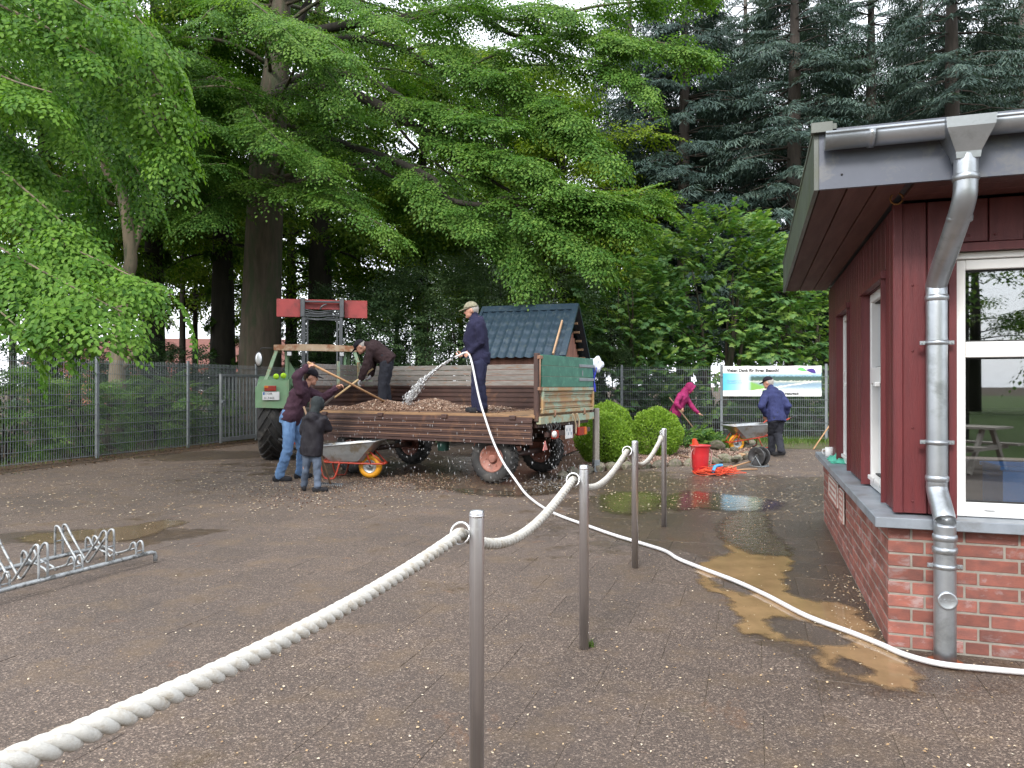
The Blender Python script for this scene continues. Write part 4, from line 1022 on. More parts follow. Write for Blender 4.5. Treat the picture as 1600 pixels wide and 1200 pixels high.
# ------------------------------------------------------------------ wheelbarrows
M_YEL = pm("yellow_tyre", (.72, .33, .012), (.62, .27, .01), 5, .55); M_RFRAME = pm("red_frame_paint", (.40, .045, .02), (.30, .03, .016), 6, .42, 0, .05, 50, dirt=(.16, .07, .04), dscale=6, damt=.3)
M_TRAY = pm("galvanised_tray", (.46, .48, .49), (.36, .38, .395), 6, .42, .7, .08, 30, dirt=(.30, .26, .20), dscale=4, damt=.4)
def wheelbarrow(label, loc, rotz, group, pitch=0.0):
    w = thing("wheelbarrow", label, "wheelbarrow", loc, rotz, group)
    if pitch: w.matrix_basis = w.matrix_basis @ Matrix.Rotation(pitch, 4, 'Y')
    # local: +x forward to the wheel, wheel contact at x=0
    Mw = Matrix.Translation((0, 0, .185)) @ Matrix.Rotation(math.radians(90), 4, 'X')
    wh = MB().lathe([(.105, -.045), (.14, -.052), (.17, -.040), (.184, -.015), (.185, 0), (.184, .015), (.17, .040), (.14, .052), (.105, .045)], 32, Mw, closed=True).build("wheel", M_YEL, w)
    MB().lathe([(.02, -.05), (.03, -.05), (.045, -.02), (.09, -.03), (.106, -.046), (.108, .046), (.09, .03), (.045, .02), (.03, .05), (.02, .05)], 24, Mw, closed=True).build("rim", M_TRAY, wh)
    MB().tube([(0, -.11, .185), (0, .11, .185)], .011, 8).build("axle", M_GALV, w)
    fr = MB()
    for s in (-1, 1):
        fr.tube(catmull([(.24, s * .10, .235), (.0, s * .115, .235), (-.55, s * .22, .26), (-.72, s * .255, .30), (-.95, s * .28, .50), (-1.32, s * .29, .60)], 4), .015, 10)
        fr.tube([(.23, s * .10, .235), (.03, s * .13, .42)], .012, 8); fr.tube([(.04, s * .115, .24), (-.04, s * .14, .44)], .012, 8)
    fr.tube([(.24, -.10, .235), (.25, 0, .235), (.24, .10, .235)], .015, 10); fr.box((-.45, 0, .268), (.04, .42, .012)); fr.box((-.66, 0, .285), (.16, .50, .012))
    fr.build("frame", M_RFRAME, w)
    for s in (-1, 1):
        MB().tube(catmull([(-.42, s * .215, .25), (-.46, s * .235, .10), (-.50, s * .24, .022), (-.57, s * .24, .014), (-.64, s * .24, .022), (-.68, s * .245, .10), (-.72, s * .25, .28)], 4), .014, 10).build("leg", M_RFRAME, w)
        MB().tube([(-1.20, s * .29, .568), (-1.36, s * .292, .611)], .019, 10).build("grip", M_GASKET, w)
    # tray
    def ring(z, xa, xb, ya, yb, e=.05):
        return [(xb, -yb * .55, z), (xb - e, -yb, z), (xa + e, -ya, z), (xa, -ya * .75, z), (xa, ya * .75, z), (xa + e, ya, z), (xb - e, yb, z), (xb, yb * .55, z)]
    outer = [ring(.272, -.62, -.10, .20, .17), ring(.36, -.70, .03, .255, .22), ring(.50, -.78, .20, .31, .28)]
    inner = [[(x * .985, y * .98, z + .004) for x, y, z in rg] for rg in outer[::-1]]
    tb = MB(); rings = outer + inner; vs = [v for rg in rings for v in rg]; fs = []
    for i in range(len(rings) - 1):
        for k in range(8): fs.append((i * 8 + k, i * 8 + (k + 1) % 8, (i + 1) * 8 + (k + 1) % 8, (i + 1) * 8 + k))
    fs += [tuple(range(8))[::-1], tuple(range(len(vs) - 8, len(vs)))]
    # lift the front lip
    vs = [(x, y, z + max(0, x + .3) * .18 if z > .3 else z) for x, y, z in vs]
    tb.add(vs, fs, 0, False); tray = tb.build("tray", M_TRAY, w)
    lip = [(x, y, .505 + max(0, x + .3) * .18) for x, y, z in ring(.5, -.785, .205, .315, .285)]
    MB().tube(lip, .010, 6, closed=True).build("rim_bead", M_TRAY, tray)
    return w
c = G(579, 747); wheelbarrow("wheelbarrow with yellow wheel and red frame standing by the trailer's side", c, math.radians(-7), "wheelbarrows with yellow wheels")
c = G(1152, 705); wb2 = wheelbarrow("wheelbarrow with yellow wheel being pushed along the back fence by the man", c, math.radians(180 + 16), "wheelbarrows with yellow wheels", math.radians(7))
# ------------------------------------------------------------------ house glimpsed through the wood, picnic table behind the viewer
M_FARB = pm("far_red_brick", (.42, .16, .11), (.34, .12, .085), 3, .9, coord='World')
fh = thing("far_house", "red brick house glimpsed far behind the trees at the left", "house", (-27, 58, 0), .12)
MB().box((0, 0, 1.5), (18, 7, 3.2)).build("wall", M_FARB, fh)
MB().prism([(-9.3, -3.9, 3.0), (-9.3, 3.9, 3.0), (-9.3, 0, 5.2)], (0, 0, 0), (18.6, 0, 0)).build("roof", pm("far_roof_tile", (.16, .06, .045), None, 3, .8), fh)
for k in range(5):
    wd = MB().box((-7 + k * 3.4, -3.52, 1.7), (1.2, .06, 1.3)).build("window", M_WHITE, fh); MB().box((-7 + k * 3.4, -3.56, 1.7), (1.0, .04, 1.1)).build("pane", M_GASKET, wd)
pt = thing("picnic_table", "weathered picnic table on the meadow behind the viewer", "table", (1.3, -6.0, 0), .3)
M_PT = pm("picnic_wood", (.40, .35, .29), None, 4, .8, stretch=(.5, 8, 8))
for k in range(5): MB().box((0, -.30 + k * .15, .74), (1.8, .14, .035)).build("plank", M_PT, pt)
for s in (-1, 1):
    for k in range(2): MB().box((0, s * (.62 + k * .15), .44), (1.8, .13, .035)).build("plank", M_PT, pt)
    lg = MB(); lg.beam((s * .65, -.70, 0), (s * .65, -.18, .72), .06, .09); lg.beam((s * .65, .70, 0), (s * .65, .18, .72), .06, .09); lg.box((s * .65, 0, .40), (.05, 1.6, .08)); lg.build("leg_frame", M_PT, pt)
# ------------------------------------------------------------------ farm trailer
M_RUST = pm("brown_rusty_steel", (.068, .034, .027), (.048, .026, .022), 5, .55, .1, .25, 60, dirt=(.12, .06, .036), dscale=3.5, damt=.25)
M_RUSTL = pm("worn_light_rust", (.26, .14, .085), (.19, .10, .06), 9, .7, 0, .3, 60)
M_GREYW = pm("weathered_grey_plank", (.21, .195, .18), (.15, .135, .12), 6, .75, 0, .35, 50, rnd=.16, dirt=(.20, .105, .06), dscale=5, damt=.22, stretch=(.8, 4, 5))
M_TGREEN = pm("trailer_green_paint", (.025, .165, .105), (.018, .125, .08), 4, .45, 0, .15, 40, rnd=.1, dirt=(.06, .23, .155), dscale=6, damt=.3)
M_PGREEN = pm("pale_green_rusty_paint", (.31, .40, .30), (.25, .35, .27), 5, .6, 0, .25, 50, dirt=(.36, .22, .10), dscale=3.2, damt=.6)
M_RUBBER = pm("tyre_rubber", (.022, .022, .023), (.035, .034, .033), 5, .72, 0, .3, 40, dirt=(.07, .065, .06), dscale=4, damt=.35)
M_RIMR = pm("faded_red_rim", (.33, .145, .11), (.26, .11, .085), 6, .6, 0, .2, 50, dirt=(.16, .08, .06), dscale=6, damt=.3)
M_FLOOR = pm("trailer_floor_wood", (.30, .175, .085), (.20, .115, .06), 5, .65, 0, .3, 50, dirt=(.10, .065, .04), dscale=4, damt=.4, stretch=(.6, 5, 5))
TO = Vector((.339, 10.19, 0)); TX = Vector((-.88, .475, 0)).normalized(); TY = Vector((-TX.y, TX.x, 0))
TROT = math.atan2(TX.y, TX.x); TL, TW, TZ = 4.2, 2.0, 1.03
trl = thing("farm_trailer", "old brown farm trailer with lowered side, grey plank walls and green tailgate", "trailer", TO, TROT)
def tw_(x, y, z): return TO + TX * x + TY * y + Vector((0, 0, z))
def ribbed(h, ribs, dep=.014, th=.012):
    """profile (offset, z) of a pressed steel wall"""
    p = [(0, 0)]; w = h / (ribs * 2 + 1)
    for k in range(ribs):
        z = w * (2 * k + 1); p += [(0, z - w * .12), (dep, z + w * .12), (dep, z + w * .88), (0, z + w * 1.12)]
    p.append((0, h)); return p + [(o - th, z) for o, z in p[::-1]]
fl = MB().box((TL / 2, -TW / 2, TZ - .06), (TL - .02, TW - .02, .06)).build("floor_frame", M_RUST, trl)
for k in range(12):
    MB().box((TL / 2, -.005 - (k + .5) * (TW - .01) / 12, TZ - .015), (TL, (TW - .01) / 12 - .004, .03), bev=.003).build("floor_plank", M_FLOOR, fl)
MB().box((TL / 2, .018, TZ - .035), (TL - .02, .03, .045), bev=.006).build("edge_rail", M_FLOOR, trl)
# lowered near side
pr = ribbed(.385, 4); mb = MB(); mb.prism([Vector((.04, .045 + o, .605 + z)) for o, z in pr], (0, 0, 0), (TL - .1, 0, 0)); ds = mb.build("drop_side", M_RUST, trl)
for k in range(1, 4): MB().box((TL / 2, .0615, .605 + .385 / 9 * (2 * k + .02) + .005), (TL - .12, .006, .008)).build("worn_edge", M_RUSTL, ds)
for x in (.35, 1.5, 2.7, 3.85): MB().box((x, .05, .98), (.10, .05, .06), bev=.008).build("hinge", M_RUST, ds)
# far side, front
mb = MB(); mb.prism([Vector((.03, -TW + .02 + o, TZ + z)) for o, z in ribbed(.37, 4)], (0, 0, 0), (TL - .06, 0, 0)); fs_ = mb.build("far_side_wall", M_RUST, trl)
MB().box((TL / 2, -TW + .02, TZ + .385), (TL - .06, .05, .03)).build("top_rail", M_RUST, fs_)
for k in range(4): MB().box((TL / 2, -TW + .02 + random.uniform(-.003, .003), TZ + .40 + .0465 + k * .0935), (TL - .1, .028, .0865), bev=.005).build("side_plank", M_GREYW, trl)
mb = MB(); mb.prism([Vector((TL - .02 - o, -TW + .04, TZ + z)) for o, z in ribbed(.37, 4)], (0, 0, 0), (0, TW - .08, 0)); fw = mb.build("front_wall", M_RUST, trl)
MB().box((TL - .02, -TW / 2, TZ + .385), (.05, TW - .08, .03)).build("top_rail", M_RUST, fw)
for k in range(4): MB().box((TL - .02, -TW / 2, TZ + .40 + .0465 + k * .0935), (.028, TW - .1, .0865), bev=.005).build("front_plank", M_GREYW, trl)
for y in (-.62, -1.15): MB().box((TL - .045, y, TZ + .60), (.03, .06, .46), bev=.004).build("front_upright", M_PGREEN, trl)
# posts, tailgate
for (x, y, h, m) in ((.0, -.02, .86, M_RUST), (.0, -TW + .0, .84, M_RUST), (TL, -TW, .80, M_RUST), (TL, -.03, .80, M_RUST)):
    MB().box((x, y, TZ - .1 + (h + .1) / 2), (.07, .07, h + .1), bev=.006).build("corner_post", m, trl)
pt_ = MB(); pt_.box((-.045, -.03, TZ + .80), (.05, .10, .05), bev=.006); pt_.box((-.045, -.03, TZ + .36), (.05, .09, .05), bev=.006); pt_.tube([(-.06, .0, TZ + .83), (-.06, .0, TZ + .30)], .012, 6); pt_.build("post_latch", M_RUSTL, trl)
mb = MB(); mb.prism([Vector((-.035 - o, -TW + .045, TZ + .02 + z)) for o, z in ribbed(.345, 3, .022)], (0, 0, 0), (0, TW - .11, 0)); tg = mb.build("tailgate", M_PGREEN, trl)
fr = MB()
for z in (TZ + .035, TZ + .352): fr.box((-.06, -TW / 2, z), (.035, TW - .12, .045), bev=.004)
for y in (-.08, -TW + .07): fr.box((-.062, y, TZ + .19), (.035, .05, .26), bev=.004)
fr.build("tailgate_frame", M_PGREEN, tg)
for z in (.10, .17, .24, .30): MB().box((-.062, -TW / 2, TZ + z), (.004, TW - .24, .007)).build("worn_edge", M_RUSTL, tg)
for k in range(3): MB().box((-.045, -TW / 2 - .01, TZ + .385 + .075 + k * .153), (.03, TW - .10, .149), bev=.004).build("gate_plank", M_TGREEN, trl)
for z in (TZ + .50, TZ + .715): 
    MB().box((-.066, -TW + .32, z), (.012, .62, .045), bev=.004).build("strap_hinge", M_GALV, trl)
MB().box((-.066, -TW + .50, TZ + .60), (.012, .03, .08), bev=.003).build("hook", M_GALV, trl)
MB().box((-.03, -TW / 2, TZ - .085), (.07, TW - .02, .11), bev=.006).build("rear_beam", M_PGREEN, trl)
for y in (-.45, -1.55): MB().tube([(-.08, y, TZ + .05), (-.085, y, TZ - .03), (-.06, y, TZ - .05)], .014, 6).build("gate_hook", M_RUSTL, trl)
# chassis, axles, light bar
for y in (-.55, -1.45): MB().box((TL / 2, y, .80), (TL - .1, .09, .14), bev=.006).build("chassis_rail", M_RUST, trl)
for x in (.06, 1.5, 2.8, TL - .1): MB().box((x, -1.0, .88), (.08, 1.9, .09), bev=.005).build("cross_member", M_RUST, trl)
for x in (.78, 3.42):
    mb = MB().tube([(x, -.22, .37), (x, -1.78, .37)], .045, 10)
    for y in (-.55, -1.45): mb.box((x, y, .56), (.62, .07, .07), bev=.02); mb.box((x, y, .66), (.10, .06, .16))
    mb.build("axle", M_RUST, trl)
dbr = MB(); dbr.beam((3.42, -.7, .5), (5.3, -1.0, .48), .07, .08); dbr.beam((3.42, -1.3, .5), (5.3, -1.0, .48), .07, .08); dbr.build("drawbar", M_RUST, trl)
MB().box((-.05, -1.0, .735), (.05, 1.6, .07), bev=.005).build("light_bar", M_RUST, trl)
M_PLATE = pm("white_plate", (.72, .72, .72), None, 4, .35); M_TAILR = pm("tail_lamp_red", (.30, .03, .02), None, 4, .25); M_TAILO = pm("tail_lamp_orange", (.62, .16, .02), None, 4, .25)
pl = MB().box((-.085, -.93, .74), (.012, .26, .20), bev=.004).build("number_plate", M_PLATE, trl)
for k in range(4): MB().box((-.0925, -.84 - .055 * k, .775 - .06 * (k % 2)), (.002, .028, .04)).build("plate_mark", pm("grey_print", (.32, .36, .42)), pl)
lamp = MB().box((-.10, -1.36, .73), (.07, .30, .13), bev=.01).build("tail_lamp", M_TAILR, trl); MB().box((-.137, -1.46, .73), (.008, .09, .11), bev=.003).build("indicator_lens", M_TAILO, lamp)
lamp = MB().box((-.10, -.40, .73), (.06, .16, .12), bev=.01).build("tail_lamp", M_TAILR, trl)
MB().lathe([(0, .015), (.04, .012), (.048, 0), (.048, -.03)], 16, Matrix.Translation((-.135, -.33, .74)) @ Matrix.Rotation(math.radians(-90), 4, 'Y')).build("round_lamp", M_PLATE, trl)
MB().prism([(-.09, -.16, .53), (-.09, -.02, .53), (-.09, -.09, .66)], (0, 0, 0), (-.01, 0, 0)).build("triangle_reflector", pm("faded_reflector", (.55, .20, .18), None, 5, .4), trl)
MB().tube(catmull([(-.09, -1.05, TZ - .02), (-.11, -1.09, .92), (-.11, -1.14, .82), (-.10, -1.16, .70)], 4), .012, 6).tube(catmull([(-.09, -1.22, TZ - .02), (-.11, -1.26, .9), (-.11, -1.25, .80), (-.10, -1.22, .68)], 4), .010, 6).build("hanging_strap", pm("pale_strap", (.45, .36, .24), None, 8, .8), trl)
sb = MB(); r = random.Random(3)
for k in range(7):
    y = r.uniform(-.75, -.1); sb.tube(catmull([(-.02, y, .93), (-.09 + r.uniform(-.03, .03), y + r.uniform(-.1, .1), .84), (-.05, y + r.uniform(-.15, .15), .74)], 4), .011, 6)
sb.build("cable_tangle", M_GASKET, trl)
def tyre(name, R, W, rimr, mat_rim, parent, loc, lugs=0, lugh=.03, ang=.6, seg=40):
    """wheel turning about local Y"""
    Mw = Matrix.Translation(loc) @ Matrix.Rotation(math.radians(90), 4, 'X'); h = W / 2
    w = MB().lathe([(rimr, -h * .78), (rimr + (R - rimr) * .35, -h), (R - (R - rimr) * .22, -h * .98), (R - .012, -h * .80), (R, -h * .5), (R + .004, 0), (R, h * .5), (R - .012, h * .80), (R - (R - rimr) * .22, h * .98), (rimr + (R - rimr) * .35, h), (rimr, h * .78)], seg, Mw, closed=True).build(name, M_RUBBER, parent)
    MB().lathe([(.0, -h * .25), (rimr * .35, -h * .25), (rimr * .42, -h * .45), (rimr * .78, -h * .48), (rimr * .9, -h * .70), (rimr * 1.04, -h * .82), (rimr * 1.04, h * .82), (rimr * .9, h * .70), (rimr * .78, h * .48), (rimr * .42, h * .45), (rimr * .35, h * .25), (0, h * .25)], seg, Mw).build("rim", mat_rim, w)
    hb = MB().lathe([(.045, -h * .75), (.06, -h * .7), (.06, h * .7), (.045, h * .75)], 14, Mw)
    for k in range(6):
        a = k * math.pi / 3
        for s in (-1, 1): hb.tube([Mw @ Vector((rimr * .58 * math.cos(a), rimr * .58 * math.sin(a), s * h * .44)), Mw @ Vector((rimr * .58 * math.cos(a), rimr * .58 * math.sin(a), s * h * .56))], .014, 6)
    hb.build("hub", mat_rim, w)
    if lugs:
        tr_ = MB()
        for k in range(lugs):
            for s in (-1, 1):
                a0 = 2 * math.pi * (k + (.5 if s > 0 else 0)) / lugs; n = 5; pv = []
                for j in range(n + 1):
                    u = j / n; y = s * (-.03 + u * (h + .01)); a = a0 + ang * u * W / R; rr = R + .003 - (0.05 * max(0, u - .7) / .3 if lugs > 14 and R > .5 else .015 * max(0, u - .7) / .3)
                    pv.append((a, y, rr))
                vs = []; fs = []; wd = lugh * 1.25 / R
                for (a, y, rr) in pv:
                    for da, dr in ((-wd / 2 * 1.2, -.02), (-wd / 2, lugh), (wd / 2, lugh), (wd / 2 * 1.2, -.02)):
                        vs.append(Mw @ Vector(((rr + dr) * math.cos(a + da), (rr + dr) * math.sin(a + da), y)))
                for j in range(n):
                    for q in range(3): fs.append((j * 4 + q, j * 4 + q + 1, (j + 1) * 4 + q + 1, (j + 1) * 4 + q))
                fs += [(0, 1, 2, 3), (n * 4 + 3, n * 4 + 2, n * 4 + 1, n * 4)]
                tr_.add(vs, fs)
        tr_.build("tread_lugs", M_RUBBER, w)
    return w
for x in (.78, 3.42):
    for y in (-.20, -1.80): tyre("wheel", .352, .26, .19, M_RIMR, trl, (x, y, .365), 26, .012, .25, 36)
bkt = thing("hanging_bucket", "small dark green bucket hanging under the trailer bed", "bucket", tw_(1.62, -.10, .45), TROT)
MB().lathe([(.078, 0), (.085, .006), (.098, .20), (.104, .205), (.104, .215), (.095, .21), (.08, .012), (0, .01)], 20).build("body", pm("dark_green_plastic", (.012, .05, .04), None, 5, .5), bkt); MB().tube([(.098 * math.cos(a), 0, .21 + .17 * math.sin(a)) for a in np.linspace(0, math.pi, 12)], .004, 6).build("bail", M_GALV, bkt)
bag = MB(); r = random.Random(9); c = tw_(-.06, -TW - .07, TZ + .75)
bm = bmesh.new(); bmesh.ops.create_icosphere(bm, subdivisions=3, radius=.1)
for v in bm.verts: v.co = Vector((v.co.x * 1.15, v.co.y * .8, v.co.z * 1.3)) * (1 + .22 * math.sin(v.co.x * 50 + 3) * math.cos(v.co.z * 40) + r.uniform(-.05, .05))
me = bpy.data.meshes.new("plastic_bag"); bm.to_mesh(me); bm.free(); me.materials.append(pm("pale_blue_plastic", (.52, .58, .68), (.62, .66, .72), 8, .35)); o = link("plastic_bag", me); o.location = c; tag(o, "pale plastic bag hanging from the green tailgate's far corner", "bag")
bl = MB(); r = random.Random(10)
for k in range(5):
    x0 = c + TY * (.07 + r.uniform(0, .02)) + Vector((r.uniform(-.05, .05), r.uniform(-.03, .03), -.05)); bl.tube(catmull([x0, x0 + Vector((r.uniform(-.03, .03), 0, -.15)), x0 + Vector((r.uniform(-.04, .04), 0, -.28)), x0 + Vector((r.uniform(-.05, .05), 0, -.40))], 4), .009, 6)
o = bl.build("blue_rope", pm("blue_rope", (.03, .05, .45), None, 8, .6)); tag(o, "bright blue rope hanging below the plastic bag at the tailgate", "rope")
# gravel load
def mound(x, y):
    e = min(1, max(0, (x - .95) / 1.1)) * min(1, max(0, (TL - .05 - x) / .25 + .25)) * min(1, max(.0, (-y - .02) / .28)) * min(1, max(0, (TW + y - .03) / .3 + .25))
    return e * (.075 + .045 * math.sin(x * 2.3 + 1) + .035 * math.sin(x * 5.1 + y * 4))
mb = MB(); nx, ny = 40, 20; vs = []; fs = []
for i in range(nx + 1):
    for j in range(ny + 1):
        x = .9 + i / nx * (TL - .98); y = -.03 - j / ny * (TW - .08); vs.append(tw_(x, y, TZ + .002 + mound(x, y)))
for i in range(nx):
    for j in range(ny): a = i * (ny + 1) + j; fs.append((a, a + 1, a + ny + 2, a + ny + 1))
mb.add(vs, fs, 0, True); ld = thing("gravel_load", "heap of brown gravel lying on the trailer bed", "gravel", tw_(2.5, -1, TZ), 0, None, "stuff")
mb.build("heap", pm("wet_gravel_base", (.14, .075, .045), (.09, .05, .032), 30, .8, 0, .6, 60, coord='World'), ld, True)
A = []
while len(A) < 7000:
    x, y = random.uniform(.75, TL - .07), random.uniform(-TW + .06, -.01); h = mound(x, y)
    if h > .012 or random.random() < .04: A.append(tw_(x, y, TZ + .006 + h + random.uniform(-.004, .010)))
pebbles("pebbles", np.array([tuple(a) for a in A]), rng.uniform(.011, .027, len(A)), M_CHIP, rng, parent=ld)
A = []
while len(A) < 1500:
    p = G(random.gauss(600, 75), 752 + random.gauss(0, 9)) if random.random() < .75 else G(random.gauss(470, 60), 775 + random.gauss(0, 14))
    if 8.5 < p.y < 13: A.append((p.x, p.y, .008))
pebbles("spilled_gravel", np.array(A), rng.uniform(.006, .016, len(A)), M_CHIP, rng)
# ------------------------------------------------------------------ tractor
M_TRG = pm("faded_tractor_green", (.19, .32, .18), (.15, .27, .15), 4, .5, 0, .15, 40, dirt=(.20, .27, .16), dscale=3, damt=.4)
M_TRP = pm("pale_green_cab_paint", (.34, .46, .31), (.28, .40, .26), 4, .55, 0, .15, 40, dirt=(.30, .22, .12), dscale=7, damt=.3)
M_ROOFE = pm("rusty_cream_roof", (.52, .40, .28), (.42, .29, .18), 6, .65, 0, .2, 40, dirt=(.30, .13, .06), dscale=5, damt=.5)
M_BOARDR = pm("faded_red_loader", (.36, .055, .055), (.28, .045, .045), 3, .5, 0, .12, 40, dirt=(.20, .04, .04), dscale=3, damt=.4)
M_MAST = pm("dark_steel_mast", (.085, .09, .10), (.12, .125, .135), 4, .45, .5, .1, 40)
M_ENG = pm("oily_engine", (.02, .02, .02), (.04, .035, .03), 6, .5)
trc = thing("tractor", "old green tractor with open cab and red front loader board raised high", "tractor", (-3.86, 14.46, 0), math.atan2(.215, .977))
for sx in (-1, 1):
    w = tyre("rear_wheel", .735, .46, .42, M_PGREEN, trc, (0, 0, 0), 20, .035, .85, 44); w.matrix_basis = Matrix.Translation((sx * .83, 0, .765)) @ Matrix.Rotation(math.radians(90), 4, 'Z')
    w = tyre("front_wheel", .40, .22, .22, M_PGREEN, trc, (0, 0, 0), 18, .02, .6, 30); w.matrix_basis = Matrix.Translation((sx * .72, 2.15, .42)) @ Matrix.Rotation(math.radians(90), 4, 'Z')
    # fender: rear plate with a cut corner, curved top
    x0, x1 = sx * 1.07, sx * .50
    fd = MB(); fd.prism([(x0, -.80, 1.03), (x1, -.80, 1.01), (x1, -.78, 1.53), (sx * .92, -.78, 1.55), (x0, -.80, 1.40)], (0, 0, 0), (0, .03, 0))
    n = 10; vs = []; fs = []
    for k in range(n + 1):
        a = math.radians(152 - k * 11.5); yy, zz = -.0 + .86 * math.cos(a), .74 + .86 * math.sin(a)
        for x in (x0, x1):
            for rr in (0, .02): vs.append((x, yy * (1 + rr), zz + rr))
    for k in range(n):
        a = k * 4; b = a + 4; fs += [(a, b, b + 2, a + 2), (a + 1, a + 3, b + 3, b + 1), (a, a + 1, b + 1, b), (a + 2, b + 2, b + 3, a + 3)]
    fd.add(vs, fs, 0, False)
    fd.prism([(x1, -.78, 1.02), (x1, .55, 1.15), (x1, .45, 1.45), (x1, -.0, 1.62), (x1, -.78, 1.54)], (0, 0, 0), (sx * -.025, 0, 0))
    f = fd.build("fender", M_TRG, trc)
    lp = MB().box((sx * .80, -.835, 1.385), (.21, .05, .10), bev=.008).build("tail_lamp", M_TAILR, f)
    MB().box((sx * .87, -.864, 1.41), (.07, .008, .04), bev=.002).build("indicator_lens", M_TAILO, lp)
    MB().beam((sx * .92, -.60, 1.50), (sx * .70, -.62, 2.13), .055, .06).build("cab_post", M_TRP, trc)
    MB().beam((sx * .54, -.50, 1.50), (sx * .54, -.55, 2.13), .05, .05).build("cab_post", M_TRG, trc)
    MB().beam((sx * .62, .75, 1.2), (sx * .60, .55, 2.13), .05, .05).build("cab_post", M_TRG, trc)
    wl = MB().box((sx * .48, -.62, 2.04), (.10, .07, .10), bev=.01).build("work_lamp", M_ENG, trc); MB().box((sx * .48, -.658, 2.035), (.075, .008, .07), bev=.002).build("lamp_lens", M_PLATE, wl)
plt = MB().box((-.79, -.83, 1.245), (.30, .012, .155), bev=.004).build("number_plate", M_PLATE, trc)
MB().box((-.915, -.838, 1.29), (.03, .003, .055)).build("plate_band", M_PRINT, plt)
o = flat_text("I OR", .062, -.885, 1.262, plt, M_TXT, -.8375); o = flat_text("H 7443", .062, -.915, 1.185, plt, M_TXT, -.8375)
rf = MB(); rf.box((0, -.02, 2.17), (1.50, 1.25, .03)); rf.build("cab_roof", M_TRP, trc)
mb = MB(); mb.prism([(-.76, -.665, 2.10), (.76, -.665, 2.085), (.76, -.665, 2.19), (.30, -.665, 2.215), (-.30, -.665, 2.22), (-.76, -.665, 2.20)], (0, 0, 0), (0, .035, 0)); mb.build("roof_edge", M_ROOFE, trc)
for sx in (-1, 1): MB().box((sx * .745, -.02, 2.145), (.03, 1.22, .09)).build("roof_edge", M_ROOFE, trc)
mr = MB().tube([(-.74, -.55, 2.14), (-.98, -.60, 2.14), (-1.02, -.60, 2.08)], .012, 6).ball((-1.03, -.60, 1.93), (.075, .035, .15), 14, 8).build("mirror", M_ENG, trc); MB().ball((-1.03, -.625, 1.93), (.058, .015, .125), 14, 8).build("mirror_glass", M_STEEL, mr)
bd = MB(); bd.box((0, .55, .82), (.50, 1.5, .50), bev=.03); bd.box((0, -.25, .80), (.62, .7, .45), bev=.03); bd.build("gearbox", M_ENG, trc)
MB().box((0, 1.75, 1.12), (.58, 1.5, .50), bev=.06).build("bonnet", M_TRG, trc)
MB().prism([(-.3, 1.0, 1.2), (.3, 1.0, 1.2), (.3, 1.0, 1.48), (-.3, 1.0, 1.48)], (0, 0, 0), (0, .16, 0)).build("dashboard", M_TRG, trc)
st = MB().tube([(0, .95, 1.45), (0, .72, 1.60)], .02, 8); st.tube([(.19 * math.cos(a), .72 + .06 * math.sin(a), 1.60 + .18 * math.sin(a)) for a in np.linspace(0, 6.1, 20)], .014, 6, closed=True); st.build("steering_wheel", M_ENG, trc)
se = MB().box((0, .05, 1.22), (.46, .42, .10), bev=.03).build("seat", M_ENG, trc); MB().box((0, -.18, 1.42), (.44, .08, .34), bev=.03).build("seat_back", M_ENG, se)
MB().prism([(-.52, -.35, 1.45), (-.20, -.35, 1.40), (-.50, -.35, 1.90)], (0, 0, 0), (0, .03, 0)).build("cab_brace", M_TRG, trc)
lb = MB()
for sx in (-1, 1): lb.tube([(sx * .30, -.75, .62), (sx * .34, -1.05, .50)], .03, 8)
lb.tube([(0, -.7, .95), (0, -1.0, .75)], .03, 8); lb.build("linkage", M_ENG, trc)
MST = 2.62
for sx in (-1, 1):
    m = MB().box((sx * .42, MST, 1.72), (.085, .11, 2.95), bev=.008); m.box((sx * .335, MST - .01, 1.72), (.035, .07, 2.9)); m.build("loader_mast", M_MAST, trc)
lc = MB()
for z, h in ((2.98, .05), (3.07, .04), (3.145, .03), (3.39, .04)): lc.box((0, MST - .02, z), (.78, .09, h), bev=.006)
r = random.Random(12)
for k in range(5): lc.tube(catmull([(-.38, MST - .08, 3.0 + .05 * k), (-.1, MST - .10, 2.96 + .06 * k + r.uniform(-.05, .05)), (.15, MST - .10, 3.02 + .04 * k), (.38, MST - .08, 3.0 + .05 * k)], 4), .010, 6)
lc.tube(catmull([(-.05, MST - .09, 3.2), (.0, MST - .12, 3.28), (.10, MST - .1, 3.33)], 4), .018, 6)
for sx in (-1, 1): lc.box((sx * .44, MST - .03, 3.25), (.10, .10, .44), bev=.008)
lc.build("loader_carriage", M_MAST, trc)
for a, b in ((-1.03, -.50), (.50, 1.03)):
    MB().box(((a + b) / 2, MST + .09, 3.24), (b - a, .05, .42), bev=.008).build("loader_panel", M_BOARDR, trc)
MB().box((0, MST + .095, 3.335), (1.0, .05, .23), bev=.008).build("loader_panel", M_BOARDR, trc)
bl = thing("tennis_ball", "left of two bright yellow-green balls on the tractor's fender", "ball", trc.matrix_basis @ Vector((-.71, -.70, 1.605)), 0, "balls on the fender"); MB().ball((0, 0, 0), .055, 14, 9).build("felt", pm("yellow_green_felt", (.42, .70, .03), None, 8, .9, 0, .4, 300), bl)
bl = thing("tennis_ball", "right of two bright yellow-green balls on the tractor's fender", "ball", trc.matrix_basis @ Vector((-.58, -.70, 1.62)), 0, "balls on the fender"); MB().ball((0, 0, 0), .055, 14, 9).build("felt", MATS["yellow_green_felt"], bl)
